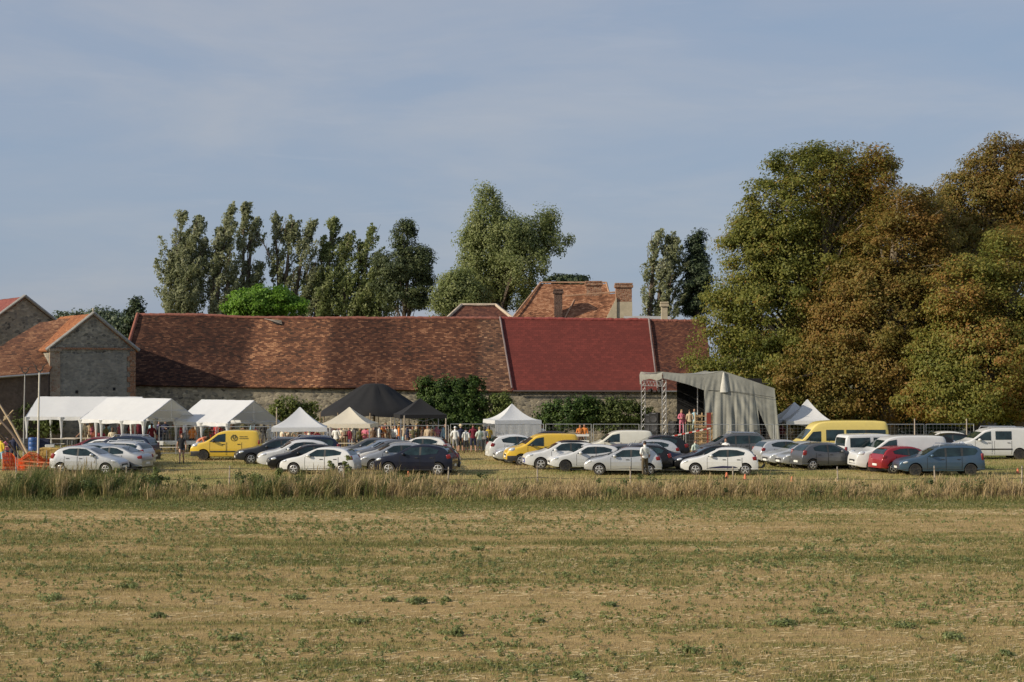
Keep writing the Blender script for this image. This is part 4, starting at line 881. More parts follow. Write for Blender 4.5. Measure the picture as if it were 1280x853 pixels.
# stage lights hanging on the beam
for k, (fx, lb) in enumerate(((.35, 'black spotlight hung under the truss, nearer the far tower'), (.8, 'black spotlight hung under the truss, nearer the near tower'))):
    p = P_fl.lerp(P_nl, fx) + o4; t = empty('spotlight', (p.x, p.y, Z(489, YS)), R(-20), lb, 'stage light', 'spotlights on the stage truss')
    bm = NB(); lathe(bm, [(.10, -.2), (.14, .15), (.15, .16)], 10, 'y'); obj('lamp_body', bm, pm('black cabinet', (.012, .012, .012), .6), t, 60)
    bm = NB(); tube(bm, [(-.16, 0, 0), (-.16, 0, .3), (.16, 0, .3), (.16, 0, 0)], .015, 4); tube(bm, [(0, 0, .3), (0, 0, .46)], .02, 4); obj('bracket', bm, SIL, t)
# plywood and red prop tower beside the stage
WOODY = pm('pale plywood', (.52, .36, .19), .8, var=.2, scale=3); REDP = pm('red painted cloth', (.30, .05, .035), .8, var=.2, scale=3)
pt_ = empty('prop_tower', (X(880, 113.2), 113.2, 0), R(8), 'pale plywood and red cloth stage prop tower beside the stage canvas', 'stage prop')
zz = Z(516, 113.2); bm = NB()
for x_ in (-.62, -.15, .55): bx(bm, (.07, .07, zz), (x_, 0, zz / 2))
for k in range(7): bx(bm, (1.25, .04, .06), (-.03, -.056, .25 + k * .36))
obj('lattice', bm, WOODY, pt_)
bm = NB(); bx(bm, (.42, .03, 1.3), (-.40, .052, .75)); bx(bm, (.66, .03, 1.75), (.22, .052, .9)); bx(bm, (.34, .03, .9), (-.40, .053, 2.05)); obj('plywood_panel', bm, WOODY, pt_)
bm = NB(); bx(bm, (.30, .02, 1.0), (.30, -.09, zz - .5)); bx(bm, (.10, .02, 1.7), (.22, -.092, .9)); obj('red_cloth', bm, REDP, pt_)
bm = NB(); lathe(bm, [(.11, -.01), (.11, .01)], 14, 'y', loc=(-.36, -.09, zz - .45)); obj('dark_roundel', bm, DARK, pt_)
# ================================================================ vehicles
GLASS = pm('tinted car glass', (.014, .030, .033), .05, 0, var=.8, scale=1.1, spec=.6)
TYRE = pm('tyre rubber', (.017, .016, .015), .85, dust=.5)
ALLOY = pm('alloy rim', (.62, .62, .63), .35, .5)
STEEL = pm('black steel rim', (.03, .03, .032), .5, .3)
TRIM = pm('dark plastic trim', (.028, .029, .031), .6, dust=.25)
SEAM = pm('door gap', (.012, .012, .012), .9)
LENS = pm('headlight lens', (.66, .68, .70), .12, .35, var=.2, spec=.8)
TAILL = pm('red tail light', (.20, .010, .012), .25, var=.2, spec=.7)
PLATE = pm('number plate', (.72, .72, .68), .5)
CHROME = pm('bright metal', (.7, .7, .7), .2, .9)
ARCH = pm('wheel arch shade', (.006, .006, .006), .95)  # near-black lining paints in the shade of the wheel wells
_P = {}
def paint(name, col, metal=0.0, rough=.32):
    return pm(name + ' paint', col, rough, metal, var=.04, scale=1.5, coat=.5 if max(col) > .15 else .25, spec=.5 if max(col) > .15 else .3, dust=.20 if max(col) > .15 else .05)
def chaikin(P, n=2):
    for _ in range(n):
        Q = [P[0]]
        for a, b in zip(P, P[1:]):
            Q += [(a[0] * .75 + b[0] * .25, a[1] * .75 + b[1] * .25), (a[0] * .25 + b[0] * .75, a[1] * .25 + b[1] * .75)]
        P = Q + [P[-1]]
    return P
class Kind:
    def __init__(s, name, L, W, H, prof, belt, wheels, wr, wins, ws, rw, tumble=.76, doors=(), tail=(.85, .14, .3), head=(.30, .70, .42, .17), mirror=None, bumper=False, rails=False, sillstrip=None, rim='alloy', plate=True, tailin=.05, hump=.0, nose=.16):
        s.__dict__.update(locals()); s.P = chaikin(prof, 2)
        Q = []
        for a, b in zip(s.P, s.P[1:]):
            k = max(1, int(math.hypot(b[0] - a[0], b[1] - a[1]) / .10))
            Q += [(a[0] + (b[0] - a[0]) * i / k, a[1] + (b[1] - a[1]) * i / k) for i in range(k)]
        s.P = Q + [s.P[-1]]; s.parts = None
    def hw(s, x, z):
        wp = s.W / 2 * (1 - s.nose * max(0, 1 - x / .75) ** 2.2 - .09 * max(0, 1 - (s.L - x) / .45) ** 2.2)
        return wp * float(np.interp(z, [.15, .45, .72, s.belt, s.H], [.93, 1, 1, .965, s.tumble]))
    def zb(s, x): return .24 + .10 * max(0, 1 - x / .45) ** 2 + .12 * max(0, 1 - (s.L - x) / .5) ** 2
    def ztop(s, x):
        i = [k for k in range(len(s.P) - 1) if s.P[k][0] <= x <= s.P[k + 1][0] and s.P[k + 1][0] > s.P[k][0]]
        if not i: return s.H
        a, b = s.P[i[0]], s.P[i[0] + 1]; return a[1] + (b[1] - a[1]) * (x - a[0]) / (b[0] - a[0])
    def section(s, x, zt, off=0.0, zb=None):
        z0 = s.zb(x) if zb is None else zb; r = min(.10, (zt - z0) * .3); h = []
        h.append((s.hw(x, z0) * .55, z0)); h.append((s.hw(x, z0) - .03, z0))
        for k in range(9):
            z = z0 + .02 + (zt - r - z0 - .02) * k / 8; h.append((s.hw(x, z) + off, z))
        c = s.hw(x, zt - r) + off
        for a in (30, 60): h.append((c - r * 1.1 * (1 - math.cos(R(a))), zt - r + r * .88 * math.sin(R(a))))
        h.append((c - r * 1.25, zt - r * .10)); h.append((c * .55, zt)); return h
    def loft(s, bm, st, off=0.0, zb=None):
        rings = []
        for x, zt in st:
            h = s.section(x, zt, off, zb); ring = [(x - s.L / 2, -y, z) for y, z in h] + [(x - s.L / 2, y, z) for y, z in h[::-1]]
            rings.append([bm.verts.new(p) for p in ring])
        n = len(rings[0])
        for a, b in zip(rings, rings[1:]):
            for k in range(n): bm.faces.new((a[k], a[(k + 1) % n], b[(k + 1) % n], b[k]))
        bm.faces.new(rings[0]); bm.faces.new(rings[-1][::-1])
    def side(s, pts, off=.012, sg=1):
        return [(x - s.L / 2, sg * (s.hw(x, z) + off), z) for x, z in pts]
    def build(s):
        bm = NB(); s.loft(bm, s.P); bmesh.ops.recalc_face_normals(bm, faces=bm.faces[:])
        if bm.calc_volume(signed=True) < 0: bmesh.ops.reverse_faces(bm, faces=bm.faces[:])
        me = bpy.data.meshes.new('m'); bm.to_mesh(me); bm.free(); o = bpy.data.objects.new('tmp', me); COL.objects.link(o)
        me.materials.append(GLASS); me.materials.append(ARCH)
        cut = NB()
        for wx in s.wheels:
            for sg in (-1, 1):
                ring = []
                lathe(cut, [(s.wr + .055, sg * (s.W / 2 - .30)), (s.wr + .055, sg * (s.W / 2 + .2))], 28, 'y', loc=(wx - s.L / 2, 0, s.wr + .01))
        cme = bpy.data.meshes.new('m'); bmesh.ops.recalc_face_normals(cut, faces=cut.faces[:])
        if cut.calc_volume(signed=True) < 0: bmesh.ops.reverse_faces(cut, faces=cut.faces[:])
        cut.to_mesh(cme); cut.free(); co = bpy.data.objects.new('cut', cme); COL.objects.link(co); cme.materials.append(GLASS); cme.materials.append(ARCH)
        for p in cme.polygons: p.material_index = 1
        md = o.modifiers.new('b', 'BOOLEAN'); md.object = co; md.operation = 'DIFFERENCE'; md.solver = 'EXACT'
        for sv, us in (('EXACT', False), ('EXACT', True), ('MANIFOLD', False), ('FAST', False)):
            try: md.solver = sv
            except TypeError: continue
            md.use_self = us; o.update_tag(); bpy.context.view_layer.update()
            dg = bpy.context.evaluated_depsgraph_get(); me2 = bpy.data.meshes.new_from_object(o.evaluated_get(dg))
            if max(abs(v.co.y) for v in me2.vertices) < s.W / 2 + .06 and len(me2.polygons) > len(me.polygons) * .5: break
            print('RETRY', s.name, sv, us)
        bpy.data.objects.remove(o); bpy.data.objects.remove(co)
        if max(abs(v.co.y) for v in me2.vertices) > s.W / 2 + .06: print('BAD ARCH', s.name)
        me2.shade_smooth(); me2.set_sharp_from_angle(angle=R(35))
        parts = []                    # (name, mesh, roles, location, parent index, rotation)
        def add(nm, bm_or_me, roles, loc=None, par=None, sm=None, key=None):
            m = bm_or_me if isinstance(bm_or_me, bpy.types.Mesh) else bm_mesh(bm_or_me, sm)
            parts.append((nm, m, roles, loc, par)); return len(parts) - 1
        add('body', me2, ['paint', 'arch'])
        # screens
        def screen(nm, sel, inset):
            pts = [p for p in s.P if sel(p)]
            if len(pts) < 2: return
            bm = NB(); rows = []
            for i, (x, z) in enumerate(pts):
                a, b = pts[max(0, i - 1)], pts[min(len(pts) - 1, i + 1)]; dx, dz = b[0] - a[0], b[1] - a[1]; l = math.hypot(dx, dz) or 1; nx, nz = -dz / l, dx / l
                r = .10; c = s.hw(x, z - .05) - r * 1.25 - inset
                rows.append([bm.verts.new((x - s.L / 2 + nx * .012, y, z + nz * .012 - (.10 * r if abs(k) == 2 else 0))) for k, y in ((-2, -c), (-1, -c * .5), (0, 0), (1, c * .5), (2, c))])
            for a, b in zip(rows, rows[1:]):
                for k in range(4): bm.faces.new((a[k], a[k + 1], b[k + 1], b[k]))
            add(nm, bm, ['glass'])
        mid = (s.ws[0] + s.ws[1]) / 2
        screen('windscreen', lambda p: s.ws[0] <= p[0] <= s.ws[1], -.03)
        if s.rw: screen('rear_window', lambda p: p[0] > s.L * .6 and s.rw[0] <= p[1] <= s.rw[1], .0)
        for sg in (-1, 1):
            for wn in s.wins:
                bm = NB(); poly(bm, s.side(wn, .012, sg)); bmesh.ops.triangulate(bm, faces=bm.faces[:]); add('side_window', bm, ['glass'])
            for wa, wb in zip(s.wins, s.wins[1:]):
                a_ = sorted(wa, key=lambda q: -q[0])[:2]; b_ = sorted(wb, key=lambda q: q[0])[:2]; a_ = sorted(a_, key=lambda q: q[1]); b_ = sorted(b_, key=lambda q: q[1])
                if b_[0][0] - a_[0][0] < .14: bm = NB(); poly(bm, s.side([a_[0], b_[0], b_[1], a_[1]], .0115, sg)); add('pillar_trim', bm, ['trim'])
            for d in s.doors:
                x0, x1 = d; zs = [.34, .5, .7, s.belt - .03]; bm = NB()
                for a, b in zip(zs, zs[1:]): poly(bm, s.side([(x0, a), (x1, a), (x1, b), (x0, b)], .006, sg), 0)
                for (u0, v0, u1, v1) in ((x0 - .022, .32, x0, s.belt - .01), (x1, .32, x1 + .022, s.belt - .01)):
                    zz = [v0, .5, .7, v1]
                    for a, b in zip(zz, zz[1:]): poly(bm, s.side([(u0, a), (u1, a), (u1, b), (u0, b)], .0065, sg), 1)
                di = add('door', bm, ['paint', 'seam'])
                bm = NB(); hx = x1 - .17; bx(bm, (.18, .05, .035), (hx - s.L / 2, sg * (s.hw(hx, s.belt - .12) + .015), s.belt - .12), bev=.01); add('handle', bm, ['trim'], par=di)
            hx, hz, hl, hh = s.head; bm = NB(); ell(bm, (hl / 2, .13, hh / 2), (hx - s.L / 2, sg * (s.hw(hx, hz) - .105), hz), 12, 8, rot=(0, R(-14), sg * R(22))); add('headlight', bm, ['lens'], sm=60)
            tz, tl, th = s.tail; px_ = [p for p in s.P if p[0] > s.L * .6]; tx = min(px_, key=lambda p: abs(p[1] - tz))[0] - s.tailin
            bm = NB(); bx(bm, (tl * 1.5, .12, th * .9), (tx - tl * .45 - s.L / 2, sg * (s.hw(tx - .1, tz) - .05), tz), rot=(0, R(-12) if th < .4 else 0, sg * R(-8)), bev=.035, seg=2); add('tail_light', bm, ['tail'], sm=60)
            mx, mz = s.mirror or (s.ws[0] + .42, s.belt + .05); bm = NB(); ell(bm, (.10, .12, .085), (mx - s.L / 2, sg * (s.hw(mx, mz) + .12), mz + .02), 10, 7); tube(bm, [(mx - s.L / 2, sg * (s.hw(mx, mz) - .03), mz - .03), (mx - s.L / 2, sg * (s.hw(mx, mz) + .1), mz)], .03, 5); add('mirror', bm, ['mirror'], sm=60)
            for wx in s.wheels:
                y = sg * (s.W / 2 - .105); loc = (wx - s.L / 2, y, s.wr)
                bm = NB(); rr = s.wr; lathe(bm, [(rr * .60, -.10), (rr * .93, -.105), (rr, -.07), (rr, .07), (rr * .93, .105), (rr * .60, .10)], 28, 'y'); wi = add('wheel', bm, ['tyre'], loc, sm=40)
                bm = NB(); q = rr * .66; lathe(bm, [(q, sg * .06), (q, sg * .10), (q * .9, sg * .107), (q * .86, sg * .085)], 24, 'y')
                for k in range(5):
                    a = k * 2 * math.pi / 5 + .3; bx(bm, (q * .88, .03, q * .26), (math.cos(a) * q * .46, sg * .094, math.sin(a) * q * .46), rot=(0, -a, 0))
                lathe(bm, [(q * .26, sg * .075), (q * .24, sg * .112), (.001, sg * .114)], 12, 'y'); add('rim', bm, ['rim'], par=wi, sm=50)
                bm = NB(); lathe(bm, [(q * .97, sg * .05), (q * .97, sg * .066), (.001, sg * .066)], 16, 'y'); add('brake_disc', bm, ['seam'], par=wi)
        # nose and tail
        gz = s.prof[0][1]; bm = NB(); bx(bm, (.10, s.W * .52, .16), (.045 - s.L / 2, 0, gz - .02), bev=.03); bx(bm, (.10, s.W * .60, .10), (.05 - s.L / 2, 0, gz - .17), bev=.03); add('grille', bm, ['trim'])
        bm = NB(); bx(bm, (.02, .5, .11), (-.012 - s.L / 2, 0, gz - .10)); add('number_plate', bm, ['plate'])
        rx = max(p[0] for p in s.P); bm = NB(); bx(bm, (.02, .5, .11), (rx + .006 - s.L / 2, 0, s.prof[-1][1] + .02)); add('number_plate', bm, ['plate'])
        bm = NB(); s.loft(bm, [(x, .40) for x in np.linspace(rx - .42, rx, 6)], .010, .30); add('rear_bumper', bm, ['bumper'], sm=40)
        if s.bumper:
            bm = NB(); s.loft(bm, [(x, .62 + .02 * x) for x in np.linspace(.02, .60, 8)], .014, .25); add('front_bumper', bm, ['trim'], sm=40)
        if s.sillstrip:
            x0, x1, z0, z1 = s.sillstrip
            for sg in (-1, 1):
                bm = NB(); poly(bm, s.side([(x0, z0), (x1, z0), (x1, z1), (x0, z1)], .02, sg)); add('side_strip', bm, ['trim'])
        if s.rails:
            x0, x1 = s.ws[1] + .2, s.L - .55
            for sg in (-1, 1):
                bm = NB(); y = sg * (s.hw(x0, s.H) - .10); tube(bm, [(x0 - s.L / 2, y, s.ztop(x0) - .01), (x0 + .12 - s.L / 2, y, s.H + .05), (x1 - .12 - s.L / 2, y, s.ztop(x1 - .12) + .06), (x1 - s.L / 2, y, s.ztop(x1) - .01)], .022, 6); add('roof_rail', bm, ['rail'])
        bm = NB(); ax = s.ws[1] + (s.L - s.ws[1]) * .55; tube(bm, [(ax - s.L / 2, 0, s.ztop(ax) - .02), (ax + .12 - s.L / 2, 0, s.ztop(ax) + .22)], [.012, .005], 5); add('antenna', bm, ['seam'])
        s.parts = parts
KINDS = {}
def kind(name, *a, **k): KINDS[name] = Kind(name, *a, **k)
# profiles run nose to tail (x from the nose, z)
kind('hatch', 4.06, 1.73, 1.45, [(0, .52), (.02, .66), (.16, .76), (.55, .88), (1.12, .97), (1.95, 1.40), (2.5, 1.45), (3.15, 1.42), (3.66, 1.30), (3.90, .98), (4.02, .82), (4.06, .62), (4.04, .45)], .94, (.80, 3.38), .305,
     [[(1.42, .97), (1.52, 1.02), (2.02, 1.31), (2.42, 1.335), (2.42, .96)], [(2.52, .965), (2.52, 1.335), (2.95, 1.315), (3.36, 1.20), (3.30, 1.06)]], (1.20, 1.92), (1.0, 1.33), doors=((1.42, 2.46), (2.49, 3.20)), tail=(.88, .15, .24))
kind('small_hatch', 3.86, 1.68, 1.49, [(0, .52), (.03, .68), (.18, .78), (.50, .90), (.98, 1.0), (1.80, 1.43), (2.3, 1.49), (2.9, 1.47), (3.42, 1.36), (3.74, 1.0), (3.84, .80), (3.86, .60), (3.84, .45)], .96, (.74, 3.22), .30,
     [[(1.25, 1.0), (1.35, 1.06), (1.86, 1.335), (2.24, 1.37), (2.24, .98)], [(2.34, .985), (2.34, 1.37), (2.78, 1.36), (3.16, 1.24), (3.10, 1.08)]], (1.06, 1.78), (1.04, 1.38), doors=((1.26, 2.28), (2.31, 3.0)), tail=(.95, .14, .34))
kind('crossover', 4.25, 1.80, 1.60, [(0, .60), (.02, .76), (.18, .88), (.60, .98), (1.15, 1.06), (1.95, 1.52), (2.5, 1.60), (3.2, 1.57), (3.76, 1.44), (4.06, 1.10), (4.22, .90), (4.25, .68), (4.22, .5)], 1.03, (.85, 3.48), .335,
     [[(1.45, 1.06), (1.56, 1.12), (2.02, 1.42), (2.48, 1.475), (2.48, 1.05)], [(2.58, 1.055), (2.58, 1.475), (3.02, 1.455), (3.50, 1.32), (3.42, 1.14)]], (1.24, 1.92), (1.12, 1.46), doors=((1.46, 2.52), (2.55, 3.3)), tail=(.98, .16, .26), head=(.30, .80, .44, .18))
kind('estate', 4.48, 1.74, 1.60, [(0, .54), (.02, .70), (.16, .82), (.55, .92), (1.15, 1.0), (1.95, 1.47), (2.5, 1.58), (3.4, 1.60), (4.12, 1.55), (4.36, 1.30), (4.44, .90), (4.48, .66), (4.46, .48)], .98, (.82, 3.72), .315,
     [[(1.44, 1.01), (1.54, 1.06), (2.02, 1.39), (2.36, 1.445), (2.36, 1.0)], [(2.46, 1.0), (2.46, 1.45), (3.20, 1.465), (3.20, 1.03)], [(3.32, 1.035), (3.32, 1.465), (4.02, 1.43), (4.10, 1.28), (3.95, 1.10)]], (1.24, 1.92), (1.05, 1.46), doors=((1.44, 2.40), (2.43, 3.24)), tail=(.98, .10, .42), rails=True)
kind('long_estate', 4.58, 1.80, 1.48, [(0, .52), (.02, .66), (.16, .76), (.60, .88), (1.25, .97), (2.1, 1.41), (2.7, 1.48), (3.5, 1.47), (4.15, 1.38), (4.46, 1.02), (4.55, .82), (4.58, .62), (4.56, .46)], .95, (.86, 3.62), .315,
     [[(1.56, .98), (1.66, 1.03), (2.16, 1.31), (2.58, 1.365), (2.58, .97)], [(2.68, .97), (2.68, 1.365), (3.34, 1.36), (3.34, 1.0)], [(3.44, 1.005), (3.44, 1.36), (3.86, 1.32), (4.10, 1.20), (4.0, 1.06)]], (1.34, 2.06), (1.04, 1.38), doors=((1.56, 2.62), (2.65, 3.42)), tail=(.90, .14, .28), rails=True)
kind('saloon', 4.45, 1.75, 1.43, [(0, .52), (.02, .66), (.16, .75), (.60, .86), (1.25, .94), (2.05, 1.36), (2.6, 1.43), (3.1, 1.40), (3.80, 1.06), (4.10, 1.0), (4.38, .94), (4.45, .66), (4.43, .46)], .93, (.84, 3.50), .31,
     [[(1.54, .96), (1.64, 1.0), (2.12, 1.275), (2.50, 1.32), (2.50, .95)], [(2.60, .955), (2.60, 1.32), (2.98, 1.28), (3.36, 1.12), (3.36, 1.0)]], (1.34, 2.02), (1.06, 1.36), doors=((1.54, 2.54), (2.57, 3.3)), tail=(.80, .18, .20), tailin=.02)
kind('mpv', 4.42, 1.80, 1.68, [(0, .56), (.02, .72), (.16, .84), (.50, .96), (1.0, 1.06), (1.85, 1.58), (2.4, 1.67), (3.3, 1.68), (4.02, 1.60), (4.28, 1.25), (4.38, .95), (4.42, .70), (4.40, .5)], 1.03, (.84, 3.56), .325,
     [[(1.30, 1.06), (1.42, 1.13), (1.94, 1.47), (2.34, 1.53), (2.34, 1.05)], [(2.44, 1.05), (2.44, 1.53), (3.16, 1.54), (3.16, 1.07)], [(3.26, 1.075), (3.26, 1.54), (3.84, 1.50), (3.98, 1.36), (3.86, 1.12)]], (1.08, 1.82), (1.12, 1.54), doors=((1.32, 2.38), (2.41, 3.2)), tail=(1.06, .12, .44), rails=True)
VANP = [(0, .60), (.02, .78), (.14, .92), (.50, 1.04), (1.0, 1.14), (1.62, 1.66), (2.1, 1.80), (2.8, 1.82), (3.9, 1.80), (4.12, 1.74), (4.19, 1.2), (4.21, .70), (4.19, .5)]
kind('small_van', 4.21, 1.83, 1.83, VANP, 1.10, (.82, 3.50), .32, [[(1.16, 1.14), (1.30, 1.24), (1.70, 1.55), (2.14, 1.63), (2.14, 1.12)]], (1.02, 1.60), (1.15, 1.62), tumble=.86, doors=((1.22, 2.18), (2.26, 3.12)), tail=(1.0, .08, .5), bumper=True, head=(.30, .90, .46, .26), sillstrip=(1.22, 3.05, .50, .58), rim='steel', tailin=.0)
MVP = [(0, .62), (.02, .84), (.12, 1.0), (.50, 1.10), (.95, 1.20), (1.72, 1.78), (2.2, 1.92), (3.0, 1.95), (4.7, 1.93), (4.98, 1.86), (5.06, 1.2), (5.08, .70), (5.06, .5)]
kind('panel_van', 5.08, 1.92, 1.95, MVP, 1.15, (.90, 3.98), .335, [[(1.10, 1.20), (1.26, 1.30), (1.78, 1.66), (2.22, 1.74), (2.22, 1.18)]], (.98, 1.70), None, tumble=.87, doors=((1.16, 2.26), (2.40, 3.50)), tail=(1.05, .08, .6), head=(.28, .98, .44, .28), rim='steel', tailin=.0, sillstrip=(1.3, 3.5, .44, .50))
kind('combi_van', 4.84, 1.92, 1.95, [(x * 4.84 / 5.08 if x > 2.2 else x, z) for x, z in MVP], 1.15, (.90, 3.90), .335, [[(1.10, 1.20), (1.26, 1.30), (1.78, 1.66), (2.14, 1.74), (2.14, 1.18)], [(2.42, 1.22), (2.42, 1.74), (3.42, 1.74), (3.42, 1.22)]], (.98, 1.70), (1.2, 1.72), tumble=.87, doors=((1.16, 2.18), (2.36, 3.40)), tail=(1.05, .08, .6), head=(.28, .98, .44, .28), rim='steel', tailin=.0, sillstrip=(1.25, 3.45, .60, .68), rails=True)
kind('minibus', 4.90, 1.92, 1.97, [(x * 4.90 / 5.08 if x > 2.2 else x, z) for x, z in MVP], 1.15, (.90, 3.90), .335, [[(1.10, 1.20), (1.26, 1.30), (1.78, 1.66), (2.10, 1.74), (2.10, 1.18)], [(2.30, 1.22), (2.30, 1.76), (3.26, 1.76), (3.26, 1.22)], [(3.46, 1.22), (3.46, 1.76), (4.62, 1.74), (4.62, 1.22)]], (.98, 1.70), (1.2, 1.76), tumble=.88, doors=((1.16, 2.18), (2.36, 3.40)), tail=(.98, .08, .62), head=(.28, .98, .44, .28), rim='steel', tailin=.0)
kind('high_minibus', 6.30, 2.05, 2.52, [(0, .60), (.02, .86), (.16, 1.02), (.55, 1.16), (1.02, 1.30), (1.62, 1.96), (1.95, 2.36), (2.5, 2.50), (4.0, 2.52), (5.9, 2.50), (6.2, 2.42), (6.28, 1.4), (6.30, .75), (6.28, .5)], 1.25, (1.02, 4.75), .345, [[(1.20, 1.30), (1.40, 1.48), (1.72, 1.86), (2.20, 1.90), (2.20, 1.28)], [(2.50, 1.34), (2.50, 1.98), (3.56, 1.98), (3.56, 1.34)], [(3.70, 1.34), (3.70, 1.98), (4.82, 1.98), (4.82, 1.34)], [(4.96, 1.34), (4.96, 1.98), (6.05, 1.98), (6.05, 1.34)]], (1.06, 1.70), (1.4, 2.0), tumble=.88, doors=((1.22, 2.28), (2.44, 3.60)), tail=(1.1, .08, .6), head=(.32, 1.0, .46, .3), bumper=True, rim='steel', tailin=.0)
WHITE = paint('white', (.64, .645, .64)); SILVER = paint('silver', (.40, .41, .42), .55, .35); LSILV = paint('pale silver', (.52, .53, .54), .45, .35); BSILV = paint('blue silver', (.30, .35, .42), .5, .35)
GREY = paint('grey metal', (.13, .135, .145), .5, .35); DGREY = paint('dark grey', (.040, .043, .05), .3); NAVY = paint('navy', (.006, .008, .020), .05); DBLUE = paint('dark blue', (.016, .024, .05), .3); BLACK = paint('black', (.010, .010, .012), .1); RED = paint('red', (.30, .012, .018), .2); YELL = paint('yellow', (.74, .50, .055)); YELL2 = paint('golden yellow', (.74, .48, .04)); YELP = paint('pale yellow', (.76, .60, .17)); STEELB = paint('steel blue', (.065, .115, .175), .45, .36); CREAMP = paint('cream white', (.70, .68, .58)); OFFW = paint('off white', (.66, .65, .62)); MAROON = paint('dark red', (.16, .012, .02), .2)
def car(kd, px, gy, paint_, face, label, turn=0.0, rim=None, roof=None, cat='car', name=None, group='vehicles parked in rows on the meadow', bumper=None, mirror=None):
    K = KINDS[kd]
    if K.parts is None: K.build()
    Y = gY(gy) + K.W / 2 * abs(math.cos(R(turn))) + K.L / 2 * abs(math.sin(R(turn)))
    x = X(px, gY(gy) + K.W / 2)
    rz = R(turn) if face == 'L' else R(180 + turn)
    t = empty(name or 'parked_car', (X(px, Y), Y, .012), rz, label, cat, group)
    rm = {'alloy': ALLOY, 'steel': STEEL}[rim or K.rim]
    role = dict(paint=paint_, arch=ARCH, glass=GLASS, seam=SEAM, trim=TRIM, lens=LENS, tail=TAILL, mirror=mirror or (paint_ if K.bumper is False else TRIM), tyre=TYRE, rim=rm, plate=PLATE, bumper=bumper or (TRIM if K.bumper or 'van' in kd or 'bus' in kd else paint_), rail=CHROME)
    objs = []
    for nm, me, roles, loc, par in K.parts:
        objs.append(link(nm, me, [role[r] for r in roles], t if par is None else objs[par], loc))
    return t, K
def extra(t, name, bm, m, par=None, smooth=None, label=None): return obj(name, bm, m, par or t, smooth, label=label)

VAN = dict(cat='van', name='delivery_van')
# --- cluster at the left
car('small_hatch', 113, 594, LSILV, 'R', 'silver rounded hatchback, frontmost of the far left cluster, tall grass hiding its wheels', -8)
car('saloon', 137, 591, SILVER, 'L', 'silver saloon whose red tail light shows behind the frontmost silver hatchback at far left', -10)
car('small_hatch', 110, 588.5, BSILV, 'L', 'blue silver hatchback half hidden behind the frontmost silver hatchback at far left', -4)
car('long_estate', 141, 585.5, LSILV, 'L', 'pale silver estate with long dark side windows in the far left cluster', -10)
car('mpv', 150, 582, DBLUE, 'L', 'dark blue people carrier, tallest car of the far left cluster', -8)
car('hatch', 124, 580.5, WHITE, 'L', 'white hatchback with dark windows in the far left cluster, mostly hidden', -6)
car('hatch', 116, 577, MAROON, 'L', 'dark red car showing only its bonnet behind the far left cluster', 4)
# --- yellow van and the row behind it
t, K = car('small_van', 283, 576, YELL, 'L', 'yellow delivery van with a dark antler emblem on its side', 4, **VAN)
INK = pm('dark emblem ink', (.05, .045, .02), .6)
bm = NB(); ez, ex = 1.36, 2.66; yy = lambda x, z: -(K.hw(x, z) + .018)
ring = [(ex + .19 * math.cos(a), ez + .17 * math.sin(a)) for a in np.linspace(0, 2 * math.pi, 25)]
tube(bm, [(x - K.L / 2, yy(x, z), z) for x, z in ring], .014, 4)
for sx in (-1, 1): tube(bm, [(ex - K.L / 2, yy(ex, ez - .10), ez - .10), (ex + sx * .07 - K.L / 2, yy(ex, ez), ez + .03), (ex + sx * .06 - K.L / 2, yy(ex, ez + .2), ez + .21)], .016, 4); tube(bm, [(ex + sx * .06 - K.L / 2, yy(ex, ez), ez + .03), (ex + sx * .15 - K.L / 2, yy(ex, ez + .1), ez + .08)], .012, 4)
extra(t, 'antler_emblem', bm, INK)
bm = NB(); z_ = 1.36
for k, (a_, b_) in enumerate(((3.0, 3.45), (3.0, 3.55))):
    xx = a_
    while xx < b_:
        l = random.uniform(.03, .07); zz = z_ + .05 - .11 * k; poly(bm, [(xx - K.L / 2, yy(xx, zz), zz), (xx + l - K.L / 2, yy(xx, zz), zz), (xx + l - K.L / 2, yy(xx, zz + .05), zz + .05), (xx - K.L / 2, yy(xx, zz + .05), zz + .05)]); xx += l + .025
extra(t, 'emblem_lettering', bm, INK)
car('long_estate', 343, 581, DGREY, 'L', 'dark grey estate nosing out just right of the antler badged yellow van', 14)
car('mpv', 377, 584, DBLUE, 'L', 'dark blue tall car whose roof rises behind the white people carrier', 14)
car('crossover', 370, 587, WHITE, 'L', 'white people carrier squeezed between a dark grey estate and a black hatchback', 12)
car('hatch', 381, 590.5, BLACK, 'L', 'black hatchback with glinting headlight just behind the front white hatchback', 12)
car('hatch', 401, 594.5, WHITE, 'L', 'white hatchback with dark windows, frontmost of the row left of centre', -9)
# --- cluster around the navy hatchback
car('hatch', 522, 576.5, OFFW, 'L', 'white hatchback alone at the back, roof above the navy crossover', -6)
car('hatch', 459, 579, GREY, 'L', 'mid grey car showing a small rear window beside the cream gazebo', 8)
car('hatch', 474, 581.5, BSILV, 'L', 'blue grey car, its sloping windscreen behind the white one in the centre cluster', 8)
car('hatch', 484, 583.5, GREY, 'L', 'grey car with wide dark windscreen in the middle of the centre cluster', 10)
car('hatch', 492, 586.5, WHITE, 'L', 'white car with bright roof edge in the middle of the centre cluster', 10)
car('small_hatch', 492, 589, SILVER, 'L', 'silver hatchback with dark front wheel, second behind the navy crossover', 10)
car('hatch', 529, 591.5, DGREY, 'L', 'dark grey car whose tail peeps out right behind the navy crossover', 0)
car('crossover', 520, 595, NAVY, 'L', 'navy blue crossover with pale wheels, frontmost of the centre cluster', -9)
